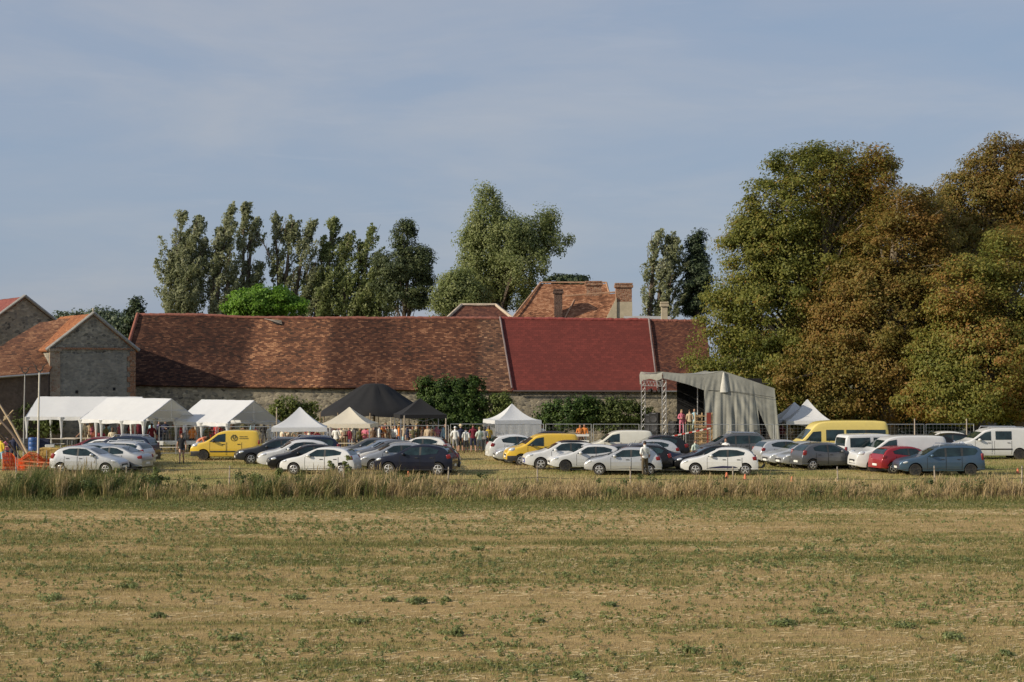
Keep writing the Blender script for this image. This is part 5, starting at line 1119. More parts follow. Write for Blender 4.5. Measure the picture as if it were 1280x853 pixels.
# --- row right of the pavilion
car('crossover', 678, 571, NAVY, 'L', 'black roofed dark car at the back, behind the white crossover and plain yellow van', 0)
car('crossover', 652, 577, WHITE, 'R', 'white crossover with red tail light facing away, left end of its row', 10)
car('hatch', 660, 580, LSILV, 'L', 'silver car nosing out left of the plain yellow van', 8)
car('small_van', 676, 582.5, YELL2, 'L', 'plain golden yellow delivery van with grey bumper', 8, rim='alloy', **VAN)
t, K = car('crossover', 702, 588, WHITE, 'L', 'white crossover with black roof beside the plain yellow van', 6)
bm = NB(); K.loft(bm, [(x, K.ztop(x) + .010) for x in np.linspace(2.0, 3.62, 12)], .008, 1.48); extra(t, 'black_roof', bm, BLACK, smooth=40)
bm = NB(); bx(bm, (.04, .9, .22), (.0 - K.L / 2, -.1, .50), bev=.01); extra(t, 'blue_front_panel', bm, pm('blue film', (.04, .06, .30), .3))  # plain blue block across the lower nose
car('hatch', 732, 590, WHITE, 'L', 'white hatchback with black wheels between the black roofed crossover and silver three door', 6, rim='steel')
car('small_van', 772, 576, CREAMP, 'L', 'cream white high van in the back row before the hedge', 2, bumper=CREAMP, **VAN)
car('crossover', 816, 578.5, BLACK, 'L', 'black crossover roof below the stage trusses in the back row', 2)
car('hatch', 806, 581.5, LSILV, 'L', 'silver white car with small dark red rear windows below the truss tower', 0)
car('hatch', 768, 589.5, GREY, 'L', 'grey car with slanting windscreen just behind the silver three door', 8)
car('long_estate', 786, 591.5, BLACK, 'L', 'black estate with silver roof line directly behind the silver three door', 0)
car('hatch', 779, 595, LSILV, 'L', 'silver hatchback with red tail light beside the man in the pale shirt', -6)
car('saloon', 818, 588, DBLUE, 'R', 'dark blue saloon with arched silver window line left of the black hatchback', -4)
car('hatch', 885, 591.5, BLACK, 'L', 'black hatchback nosing out behind the front white hatchback at right', 6)
t, K = car('hatch', 899, 595, WHITE, 'L', 'white hatchback with navy sill stripe and black tow rack, right of centre', -8)
bm = NB(); poly(bm, K.side([(1.35, .36), (3.0, .40), (2.85, .47), (2.2, .50), (1.6, .42)], .022, -1)); poly(bm, K.side([(1.35, .36), (3.0, .40), (2.85, .47), (2.2, .50), (1.6, .42)], .022, 1)); extra(t, 'sill_stripe', bm, pm('navy film', (.03, .03, .08), .4))
bm = NB(); x_ = K.L / 2; tube(bm, [(x_ - .1, 0, .40), (x_ + .25, 0, .38)], .04, 6); tube(bm, [(x_ + .22, -.5, .42), (x_ + .22, .5, .42)], .05, 6); tube(bm, [(x_ + .22, -.45, .42), (x_ + .34, -.45, .56)], .04, 5); tube(bm, [(x_ + .22, .45, .42), (x_ + .34, .45, .56)], .04, 5); extra(t, 'tow_rack', bm, TRIM, smooth=60)
# --- right hand groups
car('mpv', 913, 577, GREY, 'L', 'grey people carrier with chrome window line in front of the stage canvas', 2)
car('hatch', 985, 581.5, LSILV, 'R', 'silver hatchback with tail light, facing away, beside the tall yellow minibus', 12)
car('hatch', 998, 585, LSILV, 'L', 'silver car with dark grille in front of the facing away silver hatchback', 12)
car('high_minibus', 1041, 580, YELP, 'L', 'tall pale yellow minibus with dark windows', 3, cat='minibus', name='tall_minibus')
car('hatch', 1014, 586.5, SILVER, 'L', 'silver hatchback nose between the yellow minibus and the grey hatchback', 14)
car('small_hatch', 1034, 588.5, GREY, 'R', 'metallic grey hatchback showing its red tail light and pale plate', 16)
car('minibus', 1101, 587.5, WHITE, 'R', 'white minibus with rear door window and tall red tail light', 10, cat='minibus', name='parked_minibus')
car('hatch', 1078, 586.3, DGREY, 'R', 'dark hatchback rear squeezed between the grey hatchback and the white minibus', 18)
car('panel_van', 1121, 590.5, WHITE, 'L', 'white panel van with blank sides beside the red hatchback', 6, **VAN)
car('hatch', 1136, 593, RED, 'R', 'red hatchback facing away beside the steel blue estate', 14)
car('estate', 1172, 595.5, STEELB, 'L', 'steel blue estate with roof rails, frontmost at the right', 2, rim='steel')
car('combi_van', 1238, 575, WHITE, 'L', 'white combi van with one dark side window at the right picture edge', 2, **VAN)
car('hatch', 1152, 573.5, BLACK, 'L', 'black car roof seen over the white panel van', 0)
car('hatch', 1172, 567, OFFW, 'L', 'pale car roof in the shade under the chestnuts', 0)
car('hatch', 1178, 570.5, BLACK, 'L', 'black car between the white panel van and the combi van', 0)
# ================================================================ people
def figure(pose):
    """one continuous skinned body with five fingers on each hand; returns body mesh + region per face"""
    J = {'pel': (0, 0, .95), 'spi': (0, 0, 1.14), 'che': (0, .01, 1.32), 'nec': (0, .01, 1.47), 'hea': (0, -.01, 1.56), 'hed': (0, -.01, 1.66)}
    for s, n in ((-1, 'r'), (1, 'l')):
        J.update({'sh' + n: (s * .18, .01, 1.40), 'el' + n: (s * .235, .03, 1.12), 'wr' + n: (s * .25, -.05, .87), 'hi' + n: (s * .095, 0, .90), 'kn' + n: (s * .11, -.02, .49), 'an' + n: (s * .115, .03, .09), 'to' + n: (s * .13, -.13, .035)})
    J.update(pose)
    V = []; E = []; Rr = []; reg = []; ix = {}
    def v(n, p, r):
        ix[n] = len(V); V.append(tuple(p)); Rr.append(r if isinstance(r, tuple) else (r, r)); return ix[n]
    for n, r in (('pel', (.15, .105)), ('spi', (.125, .095)), ('che', (.155, .105)), ('nec', .052), ('hea', (.072, .085)), ('hed', (.078, .092))): v(n, J[n], r)
    hv = Vector(J['hed']); up = (hv - Vector(J['nec'])).normalized(); fw = Vector(pose.get('_face', (0, -1, 0)))
    v('top', hv + up * .055, (.055, .06)); v('nose', Vector(J['hea']) + fw * .095 + up * .03, .016)
    ed = [('pel', 'spi', 'shirt'), ('spi', 'che', 'shirt'), ('che', 'nec', 'shirt'), ('nec', 'hea', 'skin'), ('hea', 'hed', 'head'), ('hed', 'top', 'head'), ('hea', 'nose', 'head')]
    for n in 'rl':
        for k, r in (('sh', .062), ('el', .043), ('wr', .030), ('hi', .085), ('kn', .058), ('an', .040), ('to', (.042, .03))): v(k + n, J[k + n], r)
        w_ = Vector(J['wr' + n]); d = (w_ - Vector(J['el' + n])).normalized(); sd = Vector((1, 0, 0)) if n == 'l' else Vector((-1, 0, 0)); sd = (sd - d * sd.dot(d)); sd = sd.normalized() if sd.length > .1 else Vector((0, 1, 0)); ac = d.cross(sd).normalized()
        if ac.y > 0: ac = -ac
        v('pa' + n, w_ + d * .065, (.034, .018))
        ed += [('che', 'sh' + n, 'shirt'), ('sh' + n, 'el' + n, 'sleeve'), ('el' + n, 'wr' + n, 'fore'), ('wr' + n, 'pa' + n, 'skin'), ('pel', 'hi' + n, 'pants'), ('hi' + n, 'kn' + n, 'thigh'), ('kn' + n, 'an' + n, 'calf'), ('an' + n, 'to' + n, 'shoe' + n)]
        for q, (o, l) in enumerate(((-.03, .065), (-.010, .078), (.010, .074), (.028, .058))):
            a = w_ + d * .095 + ac * (-o); v(f'f{q}a' + n, a, .010); v(f'f{q}b' + n, a + d * l * .55 - sd * .008, .0085); v(f'f{q}c' + n, a + d * l * .9 - sd * .03, .007)
            ed += [('pa' + n, f'f{q}a' + n, 'skin'), (f'f{q}a' + n, f'f{q}b' + n, 'skin'), (f'f{q}b' + n, f'f{q}c' + n, 'skin')]
        v('tha' + n, w_ + d * .045 + ac * .038, .011); v('thb' + n, w_ + d * .085 + ac * .055 - sd * .01, .009); ed += [('pa' + n, 'tha' + n, 'skin'), ('tha' + n, 'thb' + n, 'skin')]
    E = [(ix[a], ix[b]) for a, b, _ in ed]
    me = bpy.data.meshes.new('sk'); me.from_pydata(V, E, []); o = bpy.data.objects.new('sk', me); COL.objects.link(o)
    md = o.modifiers.new('s', 'SKIN'); md.use_smooth_shade = True
    for i, r in enumerate(Rr): me.skin_vertices[0].data[i].radius = r; me.skin_vertices[0].data[i].use_root = (i == 0)
    o.modifiers.new('u', 'SUBSURF').levels = 1
    dg = bpy.context.evaluated_depsgraph_get(); m2 = bpy.data.meshes.new_from_object(o.evaluated_get(dg)); bpy.data.objects.remove(o)
    m2.shade_smooth()
    A = np.array([V[ix[a]] for a, b, _ in ed]); B = np.array([V[ix[b]] for a, b, _ in ed]); ra = np.array([(Rr[ix[a]][0] + Rr[ix[b]][0]) / 2 for a, b, _ in ed])
    rg = []
    for p in m2.polygons:
        c = np.array(p.center); ab = B - A; t = np.clip(((c - A) * ab).sum(1) / ((ab ** 2).sum(1) + 1e-9), 0, 1); dd = np.linalg.norm(A + ab * t[:, None] - c, axis=1) - ra * .8
        r_ = ed[int(np.argmin(dd))][2]
        if J['pel'][2] > .9 and abs(J['che'][1]) < .1 and abs(c[0]) < .2 and r_ in ('shirt', 'pants', 'thigh'): r_ = 'shirt' if c[2] > .90 else ('pants' if r_ == 'shirt' else r_)
        rg.append(r_)
    return m2, rg, J, up, fw
def cloth(m, rg, keep, off):
    co = np.array([v.co for v in m.vertices]); no = np.array([v.normal for v in m.vertices]); bm = NB(); mp = {}
    for p, r in zip(m.polygons, rg):
        if r in keep:
            vs = []
            for i in p.vertices:
                if i not in mp: mp[i] = bm.verts.new(co[i] + no[i] * off)
                vs.append(mp[i])
            bm.faces.new(vs)
    me = bpy.data.meshes.new('c'); bm.to_mesh(me); bm.free(); me.shade_smooth(); return me
POSES = {
 'stand': {}, 
 'weight': {'hir': (-.08, 0, .90), 'knr': (-.13, -.06, .50), 'anr': (-.17, .02, .09), 'tor': (-.21, -.13, .035), 'ell': (.27, .09, 1.14), 'wrl': (.16, -.06, .98)},
 'folded': {'elr': (-.26, -.02, 1.13), 'wrr': (-.02, -.19, 1.16), 'ell': (.26, -.02, 1.13), 'wrl': (.06, -.18, 1.20)},
 'holding': {'elr': (-.25, 0, 1.13), 'wrr': (-.16, -.27, 1.15), 'ell': (.24, .03, 1.12)},
 'walk': {'knr': (-.10, -.20, .52), 'anr': (-.10, -.22, .09), 'tor': (-.11, -.39, .05), 'knl': (.10, .06, .49), 'anl': (.11, .30, .14), 'tol': (.12, .16, .035), 'elr': (-.25, .12, 1.14), 'wrr': (-.26, .14, .90), 'ell': (.25, -.02, 1.12), 'wrl': (.25, -.22, .92)},
 'arm_up': {'elr': (-.34, -.10, 1.58), 'wrr': (-.40, -.22, 1.82)},
 'bend': {'spi': (0, -.10, 1.10), 'che': (0, -.28, 1.20), 'nec': (0, -.42, 1.22), 'hea': (0, -.51, 1.20), 'hed': (0, -.60, 1.24), 'shr': (-.18, -.34, 1.20), 'shl': (.18, -.34, 1.20), 'elr': (-.20, -.42, .92), 'wrr': (-.16, -.52, .68), 'ell': (.20, -.42, .92), 'wrl': (.16, -.52, .68), '_face': (0, -.3, -1)},
 'sit': {'pel': (0, 0, .53), 'spi': (0, .0, .72), 'che': (0, -.02, .90), 'nec': (0, -.02, 1.05), 'hea': (0, -.04, 1.14), 'hed': (0, -.04, 1.24), 'shr': (-.18, -.01, .98), 'shl': (.18, -.01, .98), 'elr': (-.23, -.08, .72), 'wrr': (-.15, -.30, .74), 'ell': (.23, -.08, .72), 'wrl': (.15, -.30, .74), 'hir': (-.10, -.02, .50), 'hil': (.10, -.02, .50), 'knr': (-.12, -.44, .50), 'knl': (.12, -.44, .50), 'anr': (-.12, -.42, .09), 'anl': (.12, -.42, .09), 'tor': (-.13, -.58, .035), 'tol': (.13, -.58, .035)},
}
_FIG = {}
def fig(pose):
    if pose in _FIG: return _FIG[pose]
    m, rg, J, up, fw = figure(POSES[pose]); d = {'body': m}
    d['tee'] = cloth(m, rg, ('shirt', 'sleeve'), .016); d['long'] = cloth(m, rg, ('shirt', 'sleeve', 'fore'), .016); d['vest'] = cloth(m, rg, ('shirt',), .014)
    d['mini'] = cloth(m, rg, ('pants',), .022); d['shorts'] = cloth(m, rg, ('pants', 'thigh'), .022); d['trousers'] = cloth(m, rg, ('pants', 'thigh', 'calf'), .018); d['shoer'] = cloth(m, rg, ('shoer',), .010); d['shoel'] = cloth(m, rg, ('shoel',), .010)
    h = Vector(J['hed']); bk = -fw
    def hair(kind):
        bm = NB(); ell(bm, (.088, .10, .085), (0, 0, 0), 12, 8)
        for f in [f for f in bm.faces if f.calc_center_median().y < -.055 and f.calc_center_median().z < .045]: bm.faces.remove(f)
        rot = Vector((0, 0, 1)).rotation_difference(up).to_matrix() if pose == 'bend' else Matrix.Identity(3)
        for v in bm.verts: v.co = rot @ v.co + h + up * .012 + bk * .012
        if kind == 'long': ell(bm, (.085, .05, .15), h - up * .10 + bk * .075, 10, 7)
        if kind == 'bun': ell(bm, (.045, .045, .045), h + up * .09 + bk * .05, 8, 6)
        if kind == 'hat': lathe(bm, [(.165, 0), (.16, .012), (.098, .02), (.092, .10), (.05, .125), (.001, .128)], 14, loc=h + up * .035)
        return bm_mesh(bm, 60)
    for k in ('short', 'long', 'bun', 'hat'): d['hair_' + k] = hair(k)
    _FIG[pose] = d; return d
SKINS = [pm('light skin', (.50, .29, .20), .55, var=.05), pm('tanned skin', (.38, .20, .125), .55, var=.05), pm('dark skin', (.13, .065, .04), .5, var=.05)]
HAIRS = {'dark': pm('dark hair', (.02, .014, .010), .6), 'brown': pm('brown hair', (.075, .042, .022), .6), 'blond': pm('blond hair', (.36, .25, .12), .6), 'grey': pm('grey hair', (.34, .33, .31), .6), 'straw': pm('straw hat', (.62, .52, .33), .8), 'white': pm('white cap', (.75, .75, .73), .7)}
CC = dict(white=(.72, .72, .70), black=(.014, .014, .016), navy=(.02, .025, .06), red=(.40, .03, .03), maroon=(.15, .012, .028), orange=(.62, .20, .03), salmon=(.68, .23, .13), pink=(.55, .16, .22), blue=(.08, .16, .38), sky=(.34, .52, .60), grey=(.24, .24, .25), olive=(.13, .12, .05), beige=(.48, .38, .26), yellow=(.70, .50, .05), denim=(.07, .10, .18), khaki=(.26, .20, .12), green=(.06, .16, .06), brown=(.13, .075, .04), lilac=(.40, .33, .48), mint=(.50, .58, .50), purple=(.12, .04, .16), dgrey=(.06, .06, .065), camo=(.11, .085, .05), cream=(.62, .55, .42))
SHOE = pm('shoe', (.05, .045, .04), .7)
def cm(c): return pm(c + ' cloth', CC[c], .85, var=.12, scale=9)
def person(px, gy, rz, pose, top, bottom, hair, label, style='tee', legs='trousers', hairk='short', skin=0, sc=1.0, z=0.0, Y=None, group=None):
    Y = Y or gY(gy); d = fig(pose)
    t = empty('person', (X(px, Y), Y, .012 + z), R(rz), label, 'person', group, sc)
    b = link('body', d['body'], SKINS[skin], t)
    link('shirt', d[style], cm(top), t); link('shorts' if legs in ('shorts', 'mini') else 'trousers', d[legs], cm(bottom), t); link('shoe', d['shoer'], SHOE, t); link('shoe', d['shoel'], SHOE, t)
    link('hat' if hairk == 'hat' else 'hair', d['hair_' + hairk], HAIRS[hair], t)
    return t
CR = 'festival visitors'
person(806, 595, 200, 'weight', 'white', 'camo', 'dark', 'man in pale shirt and patterned trousers standing in front of the silver hatchback', skin=1, sc=1.03)
person(227.5, 580, 10, 'walk', 'black', 'denim', 'brown', 'woman in black vest and denim shorts walking across the meadow', 'vest', 'mini', 'bun', 0, 1.0)
person(247, 572, 105, 'bend', 'salmon', 'beige', 'brown', 'person in salmon top bending down beside the bonnet of the antler badged van', 'tee', 'shorts', skin=1)
person(257, 564, 150, 'arm_up', 'sky', 'blue', 'dark', 'person in light blue shirt raising an arm by the white tent', skin=0)
# group waiting by the pavilion, backs to us
G2 = 'group of people standing in front of the white walled gazebo'
for a in ((569, 566, 175, 'weight', 'white', 'grey', 'white', 'person in white shirt and white cap, left end of the gazebo queue', 'tee', 'shorts', 'short', 0, 1.0),
          (576, 565.5, 190, 'holding', 'navy', 'black', 'straw', 'person in navy shirt with pale sun hat in the queue by the gazebo', 'tee', 'shorts', 'hat', 0, 1.04),
          (582.5, 567, 170, 'stand', 'white', 'dgrey', 'dark', 'dark haired person in white shirt and dark shorts in the queue by the gazebo', 'tee', 'shorts', 'short', 1, .96),
          (591.5, 566, 180, 'weight', 'maroon', 'navy', 'brown', 'tall person in maroon shirt and navy shorts in the queue by the gazebo', 'tee', 'shorts', 'short', 0, 1.08),
          (599.5, 566.5, 195, 'folded', 'mint', 'grey', 'blond', 'person in pale mint shirt and grey shorts in the queue by the gazebo', 'tee', 'shorts', 'short', 0, .98),
          (606, 565, 170, 'stand', 'grey', 'dgrey', 'dark', 'person all in grey in the queue by the gazebo', 'tee', 'trousers', 'long', 1, .97),
          (611, 563.5, 200, 'holding', 'yellow', 'black', 'brown', 'person in mustard top at the open corner of the white walled gazebo', 'tee', 'trousers', 'long', 0, .98)):
    person(*a, group=G2)
person(725, 562, 10, 'holding', 'orange', 'brown', 'brown', 'person in orange shirt standing by the fence before the hedge, left of a pair', skin=1)
person(730.5, 561, -20, 'stand', 'orange', 'black', 'dark', 'person in orange shirt standing by the fence before the hedge, right of a pair', 'tee', 'trousers', 'long', 1)
person(677, 563, 0, 'stand', 'white', 'black', 'dark', 'person in white top seen over the dark car beside the white walled gazebo', skin=1)
# crowd under the black tents
G3 = 'crowd under the black tents'
crowd = [(482, 562, 0, 'weight', 'maroon', 'cream', 'brown', 'person in maroon shirt and cream shorts at the edge of the big black tent', 'tee', 'shorts', 'short', 0, 1.06),
 (490, 561, 60, 'stand', 'red', 'dgrey', 'dark', 'person in red shirt turned sideways under the big black tent', 'tee', 'trousers', 'short', 1, 1.0),
 (494.5, 563, -60, 'holding', 'white', 'navy', 'dark', 'dark haired person in white shirt and navy trousers under the big black tent', 'tee', 'trousers', 'long', 0, .98),
 (499, 560, 20, 'stand', 'navy', 'denim', 'brown', 'person in navy top and jeans under the big black tent', 'tee', 'trousers', 'short', 0, 1.0),
 (506, 564, 180, 'folded', 'beige', 'sky', 'brown', 'bare looking person in tan top and pale jeans at the fence by the black gazebo', 'vest', 'trousers', 'short', 1, 1.07),
 (513, 560, 40, 'stand', 'red', 'black', 'dark', 'person in red top and black trousers under the black gazebo', 'tee', 'trousers', 'long', 0, .98),
 (521, 561.5, 90, 'holding', 'beige', 'mint', 'blond', 'fair person in beige top and pale trousers under the black gazebo', 'tee', 'trousers', 'short', 0, 1.02),
 (527, 560, -40, 'stand', 'orange', 'brown', 'brown', 'person in orange top and brown trousers under the black gazebo', 'tee', 'trousers', 'short', 1, 1.0),
 (533, 559.5, 10, 'folded', 'red', 'navy', 'dark', 'person in red top and navy trousers under the black gazebo', 'tee', 'trousers', 'short', 1, 1.0),
 (541, 562.5, 170, 'stand', 'mint', 'grey', 'grey', 'grey haired person in pale green shirt and grey trousers at the fence', 'tee', 'trousers', 'short', 0, 1.05),
 (551, 560, 30, 'sit', 'purple', 'black', 'dark', 'person in purple top sitting at the right of the black gazebo', 'tee', 'trousers', 'long', 0, 1.05),
 (557, 561, -30, 'weight', 'black', 'dgrey', 'dark', 'person all in black right of the black gazebo', 'long', 'trousers', 'short', 0, 1.0),
 (474, 563.5, 160, 'stand', 'black', 'olive', 'brown', 'person in black shirt and olive trousers at the corner of the cream gazebo', 'tee', 'trousers', 'short', 1, 1.0),
 (451, 564, 180, 'sit', 'white', 'navy', 'brown', 'person in white shirt seen from behind under the cream gazebo', 'tee', 'trousers', 'short', 0, 1.15),
 (459, 562, 150, 'stand', 'orange', 'red', 'brown', 'person in orange top and red trousers under the cream gazebo', 'vest', 'trousers', 'long', 1, .95),
 (464.5, 562.5, 200, 'stand', 'beige', 'orange', 'brown', 'person in beige top and orange trousers under the cream gazebo', 'vest', 'trousers', 'short', 1, .96),
 (430, 563, 170, 'holding', 'beige', 'brown', 'brown', 'person in beige top and brown trousers under the cream gazebo', 'vest', 'trousers', 'short', 1, .98),
 (424, 561, 20, 'stand', 'pink', 'denim', 'dark', 'person in pink top and jeans under the cream gazebo', 'tee', 'trousers', 'long', 0, .98),
 (443, 560, -20, 'stand', 'grey', 'black', 'dark', 'person in grey top and black trousers under the cream gazebo', 'long', 'trousers', 'short', 0, 1.0),
 (413, 561, 40, 'stand', 'white', 'grey', 'brown', 'person in white top and grey trousers between white and cream gazebos', 'tee', 'trousers', 'short', 0, 1.0),
 (417.5, 559.5, 0, 'folded', 'brown', 'khaki', 'dark', 'person in brown top and khaki trousers between white and cream gazebos', 'tee', 'trousers', 'short', 1, 1.0),
 (386, 562, 20, 'stand', 'red', 'maroon', 'dark', 'person in red shirt and maroon trousers under the bright white gazebo', 'tee', 'trousers', 'short', 0, 1.0),
 (391, 560, -30, 'weight', 'maroon', 'black', 'brown', 'person in maroon top and black trousers under the bright white gazebo', 'tee', 'trousers', 'long', 0, .98),
 (361, 561, 10, 'holding', 'cream', 'brown', 'blond', 'fair person in cream top under the bright white gazebo', 'tee', 'trousers', 'short', 0, 1.0),
 (338, 563, 170, 'stand', 'white', 'white', 'grey', 'grey haired person all in white left of the bright white gazebo', 'long', 'trousers', 'short', 0, 1.0),
 (344, 561, 120, 'folded', 'navy', 'navy', 'dark', 'person all in navy left of the bright white gazebo', 'long', 'trousers', 'short', 0, 1.0)]
for a in crowd: person(*a, group=G3)
# under the white tents
G4 = 'people under the white party tents'
for a in ((106, 560, 160, 'weight', 'cream', 'beige', 'blond', 'fair person in cream top standing under the long white tent', 'tee', 'trousers', 'short', 0, 1.05),
          (113, 559, 20, 'holding', 'beige', 'cream', 'brown', 'person in beige shirt and cream trousers under the long white tent', 'tee', 'trousers', 'short', 0, 1.05),
          (119, 561, 180, 'sit', 'salmon', 'beige', 'brown', 'person in salmon top seated below the white tent edge', 'tee', 'trousers', 'short', 0, 1.1),
          (127, 562, 170, 'sit', 'maroon', 'navy', 'dark', 'person in maroon top seated below the white tent edge', 'tee', 'trousers', 'short', 1, 1.1),
          (133, 561, 150, 'stand', 'olive', 'black', 'dark', 'person in olive shirt standing below the white tent edge', 'tee', 'trousers', 'short', 1, .95),
          (141, 562, 190, 'sit', 'cream', 'khaki', 'brown', 'person in cream top seated below the white tent edge', 'tee', 'trousers', 'long', 0, 1.15),
          (166.5, 560, 180, 'stand', 'red', 'black', 'dark', 'tall person in red shirt and black trousers at the middle tent corner', 'tee', 'trousers', 'long', 1, 1.12),
          (174, 557, 20, 'stand', 'maroon', 'maroon', 'dark', 'person all in maroon inside the middle white tent', 'tee', 'trousers', 'short', 1, 1.05),
          (199, 558, 20, 'weight', 'lilac', 'maroon', 'brown', 'person in lilac shirt inside the middle white tent', 'tee', 'trousers', 'short', 0, 1.05),
          (190, 557, -20, 'stand', 'sky', 'denim', 'grey', 'grey haired person in pale blue shirt inside the middle white tent', 'tee', 'trousers', 'short', 0, 1.02),
          (207, 556, 10, 'folded', 'navy', 'black', 'dark', 'person in navy shirt inside the middle white tent', 'long', 'trousers', 'short', 0, 1.02),
          (216.5, 562, 30, 'stand', 'olive', 'camo', 'brown', 'person in olive shirt and patterned trousers in front of the middle white tent', 'tee', 'trousers', 'short', 1, 1.0),
          (229.5, 557, 20, 'arm_up', 'white', 'grey', 'dark', 'person in white shirt with raised arm between two white tents', 'tee', 'trousers', 'short', 0, 1.05),
          (246, 557, 0, 'weight', 'beige', 'khaki', 'brown', 'person in beige top inside the right white tent', 'tee', 'trousers', 'short', 0, 1.03),
          (265, 557, 40, 'stand', 'maroon', 'red', 'dark', 'person in maroon top and red trousers inside the right white tent', 'tee', 'trousers', 'short', 1, 1.04),
          (271, 558, -30, 'holding', 'red', 'maroon', 'brown', 'person in red top and maroon trousers inside the right white tent', 'tee', 'trousers', 'long', 0, 1.0),
          (289, 556, 0, 'stand', 'brown', 'black', 'dark', 'person in brown shirt inside the right white tent', 'tee', 'trousers', 'short', 1, 1.05),
          (305, 557, 20, 'folded', 'olive', 'khaki', 'brown', 'person in olive shirt and khaki trousers inside the right white tent', 'tee', 'trousers', 'short', 0, 1.05),
          (317, 556, -10, 'stand', 'sky', 'navy', 'grey', 'grey haired person in pale blue top inside the right white tent', 'tee', 'trousers', 'short', 0, 1.0),
          (330, 558, 160, 'weight', 'black', 'dgrey', 'dark', 'person in black at the open gable of the right white tent', 'long', 'trousers', 'short', 0, 1.0)):
    person(*a, group=G4)
# far left by the poles
for a in ((2, 583, 160, 'stand', 'yellow', 'sky', 'brown', 'child in yellow shirt at the left picture edge by the poles', 'tee', 'shorts', 'short', 0, .92),
          (9, 581, 60, 'holding', 'pink', 'denim', 'dark', 'person in pink top beside the child in yellow', 'tee', 'trousers', 'long', 0, .92),
          (17.5, 582, 180, 'weight', 'navy', 'navy', 'dark', 'person all in navy leaning near the wooden poles', 'long', 'trousers', 'short', 1, 1.0)):
    person(*a, group='people beside the wooden poles')
# by the cars in front of the stage
person(869, 585, 30, 'stand', 'mint', 'denim', 'brown', 'person in pale green top standing between cars before the grey people carrier', skin=0, sc=.9, hairk='long')
person(907 - 0, 586, -20, 'stand', 'white', 'black', 'brown', 'auburn haired woman in white top standing behind the white hatchback with the tow rack', 'vest', hairk='long', skin=1, sc=.98)
# on stage
for a in ((852, 0, 10, 'holding', 'pink', 'pink', 'blond', 'performer in pink top and pink trousers on the stage', 'long', 'trousers', 'long', 0, 1.0),
          (862, 0, 170, 'stand', 'beige', 'olive', 'brown', 'performer in beige top and olive trousers on the stage', 'tee', 'trousers', 'short', 0, 1.0),
          (868, 0, -20, 'weight', 'sky', 'mint', 'dark', 'performer in pale blue shirt and mint trousers on the stage', 'tee', 'trousers', 'short', 0, 1.05)):
    person(*a, z=1.0, Y=117.3, group='performers on the stage')
for px, lb, c in ((946, 'person in red seen through the slit of the stage canvas', 'red'),):
    person(px, 561, 0, 'stand', c, 'brown', 'dark', lb, skin=1, z=0, Y=116.6)
for a in ((965, 561, 20, 'stand', 'khaki', 'brown', 'brown', 'person in khaki standing under the rear grey white gazebo', 'tee', 'trousers', 'short', 1, 1.0), (986, 561, -20, 'weight', 'beige', 'khaki', 'blond', 'fair person in beige standing under the front grey white gazebo', 'tee', 'trousers', 'short', 0, 1.0), (977, 560, 30, 'stand', 'maroon', 'black', 'dark', 'person in maroon standing between the two grey white gazebos', 'tee', 'trousers', 'short', 0, 1.0)):
    person(*a, group='people at the grey white gazebos')

# more of the crowd, deeper under the tents
used = set(); tops_ = ['red', 'maroon', 'white', 'beige', 'navy', 'orange', 'pink', 'grey', 'olive', 'sky', 'cream', 'brown']; bots_ = ['black', 'denim', 'khaki', 'grey', 'navy', 'brown', 'maroon', 'olive']
def more(px0, px1, Y0, Y1, n, where, g):
    for i in range(n):
        while True:
            c = (random.choice(tops_), random.choice(bots_), where)
            if c not in used and c[0] != c[1]: used.add(c); break
        px = px0 + (px1 - px0) * (i + random.uniform(.2, .8)) / n
        person(px, 0, random.uniform(-180, 180), random.choice(['stand', 'weight', 'folded', 'holding', 'weight', 'walk']), c[0], c[1], random.choice(['dark', 'brown', 'dark', 'blond']), f'person in {c[0]} top and {c[1]} trousers {where}', random.choice(['tee', 'tee', 'long', 'vest']), 'trousers', random.choice(['short', 'long']), random.choice([0, 0, 1]), random.uniform(.93, 1.06), Y=random.uniform(Y0, Y1), group=g)
more(468, 512, 114, 118, 11, 'deep under the big black tent', G3)
more(508, 556, 112.5, 116, 8, 'in the shade of the small black gazebo', G3)
more(408, 470, 110.8, 113, 8, 'behind the cream gazebo', G3)
more(345, 402, 107.5, 110, 5, 'behind the bright white gazebo', G3)
more(95, 165, 117, 120.5, 6, 'deep under the long white tent', G4)
more(180, 330, 112.5, 115.5, 9, 'deep under the two front white tents', G4)
# ================================================================ fences, tables, poles and other small things
GALV = pm('galvanised tube', (.42, .43, .44), .45, .7)
MESHM = pm('fence wire', (.34, .35, .36), .5, .6)
def fence_panel(x0, y0, x1, y1, h_, label):
    L = math.hypot(x1 - x0, y1 - y0); t = empty('wire_fence', (x0, y0, .012), math.atan2(y1 - y0, x1 - x0), label, 'fence panel', 'temporary wire fence panels round the festival ground')
    bm = NB(); r = .024
    for p in ([(.04, 0, .05), (.04, 0, h_)], [(L - .04, 0, .05), (L - .04, 0, h_)], [(.04, 0, h_), (L - .04, 0, h_)], [(.04, 0, .15), (L - .04, 0, .15)]): tube(bm, p, r, 6)
    obj('frame', bm, GALV, t, 60)
    bm = NB(); n = int(L / .25)
    for i in range(1, n): bx(bm, (.006, .006, h_ - .2), (L * i / n, 0, h_ / 2 + .06))
    for i in range(1, 8): bx(bm, (L - .1, .006, .006), (L / 2, .007, .15 + (h_ - .2) * i / 8))
    obj('wire_mesh', bm, MESHM, t)
    bm = NB()
    for x_ in (.04, L - .04): bx(bm, (.22, .6, .13), (x_, 0, .06), bev=.02)
    obj('foot_block', bm, pm('concrete foot', (.30, .29, .27), .9), t)
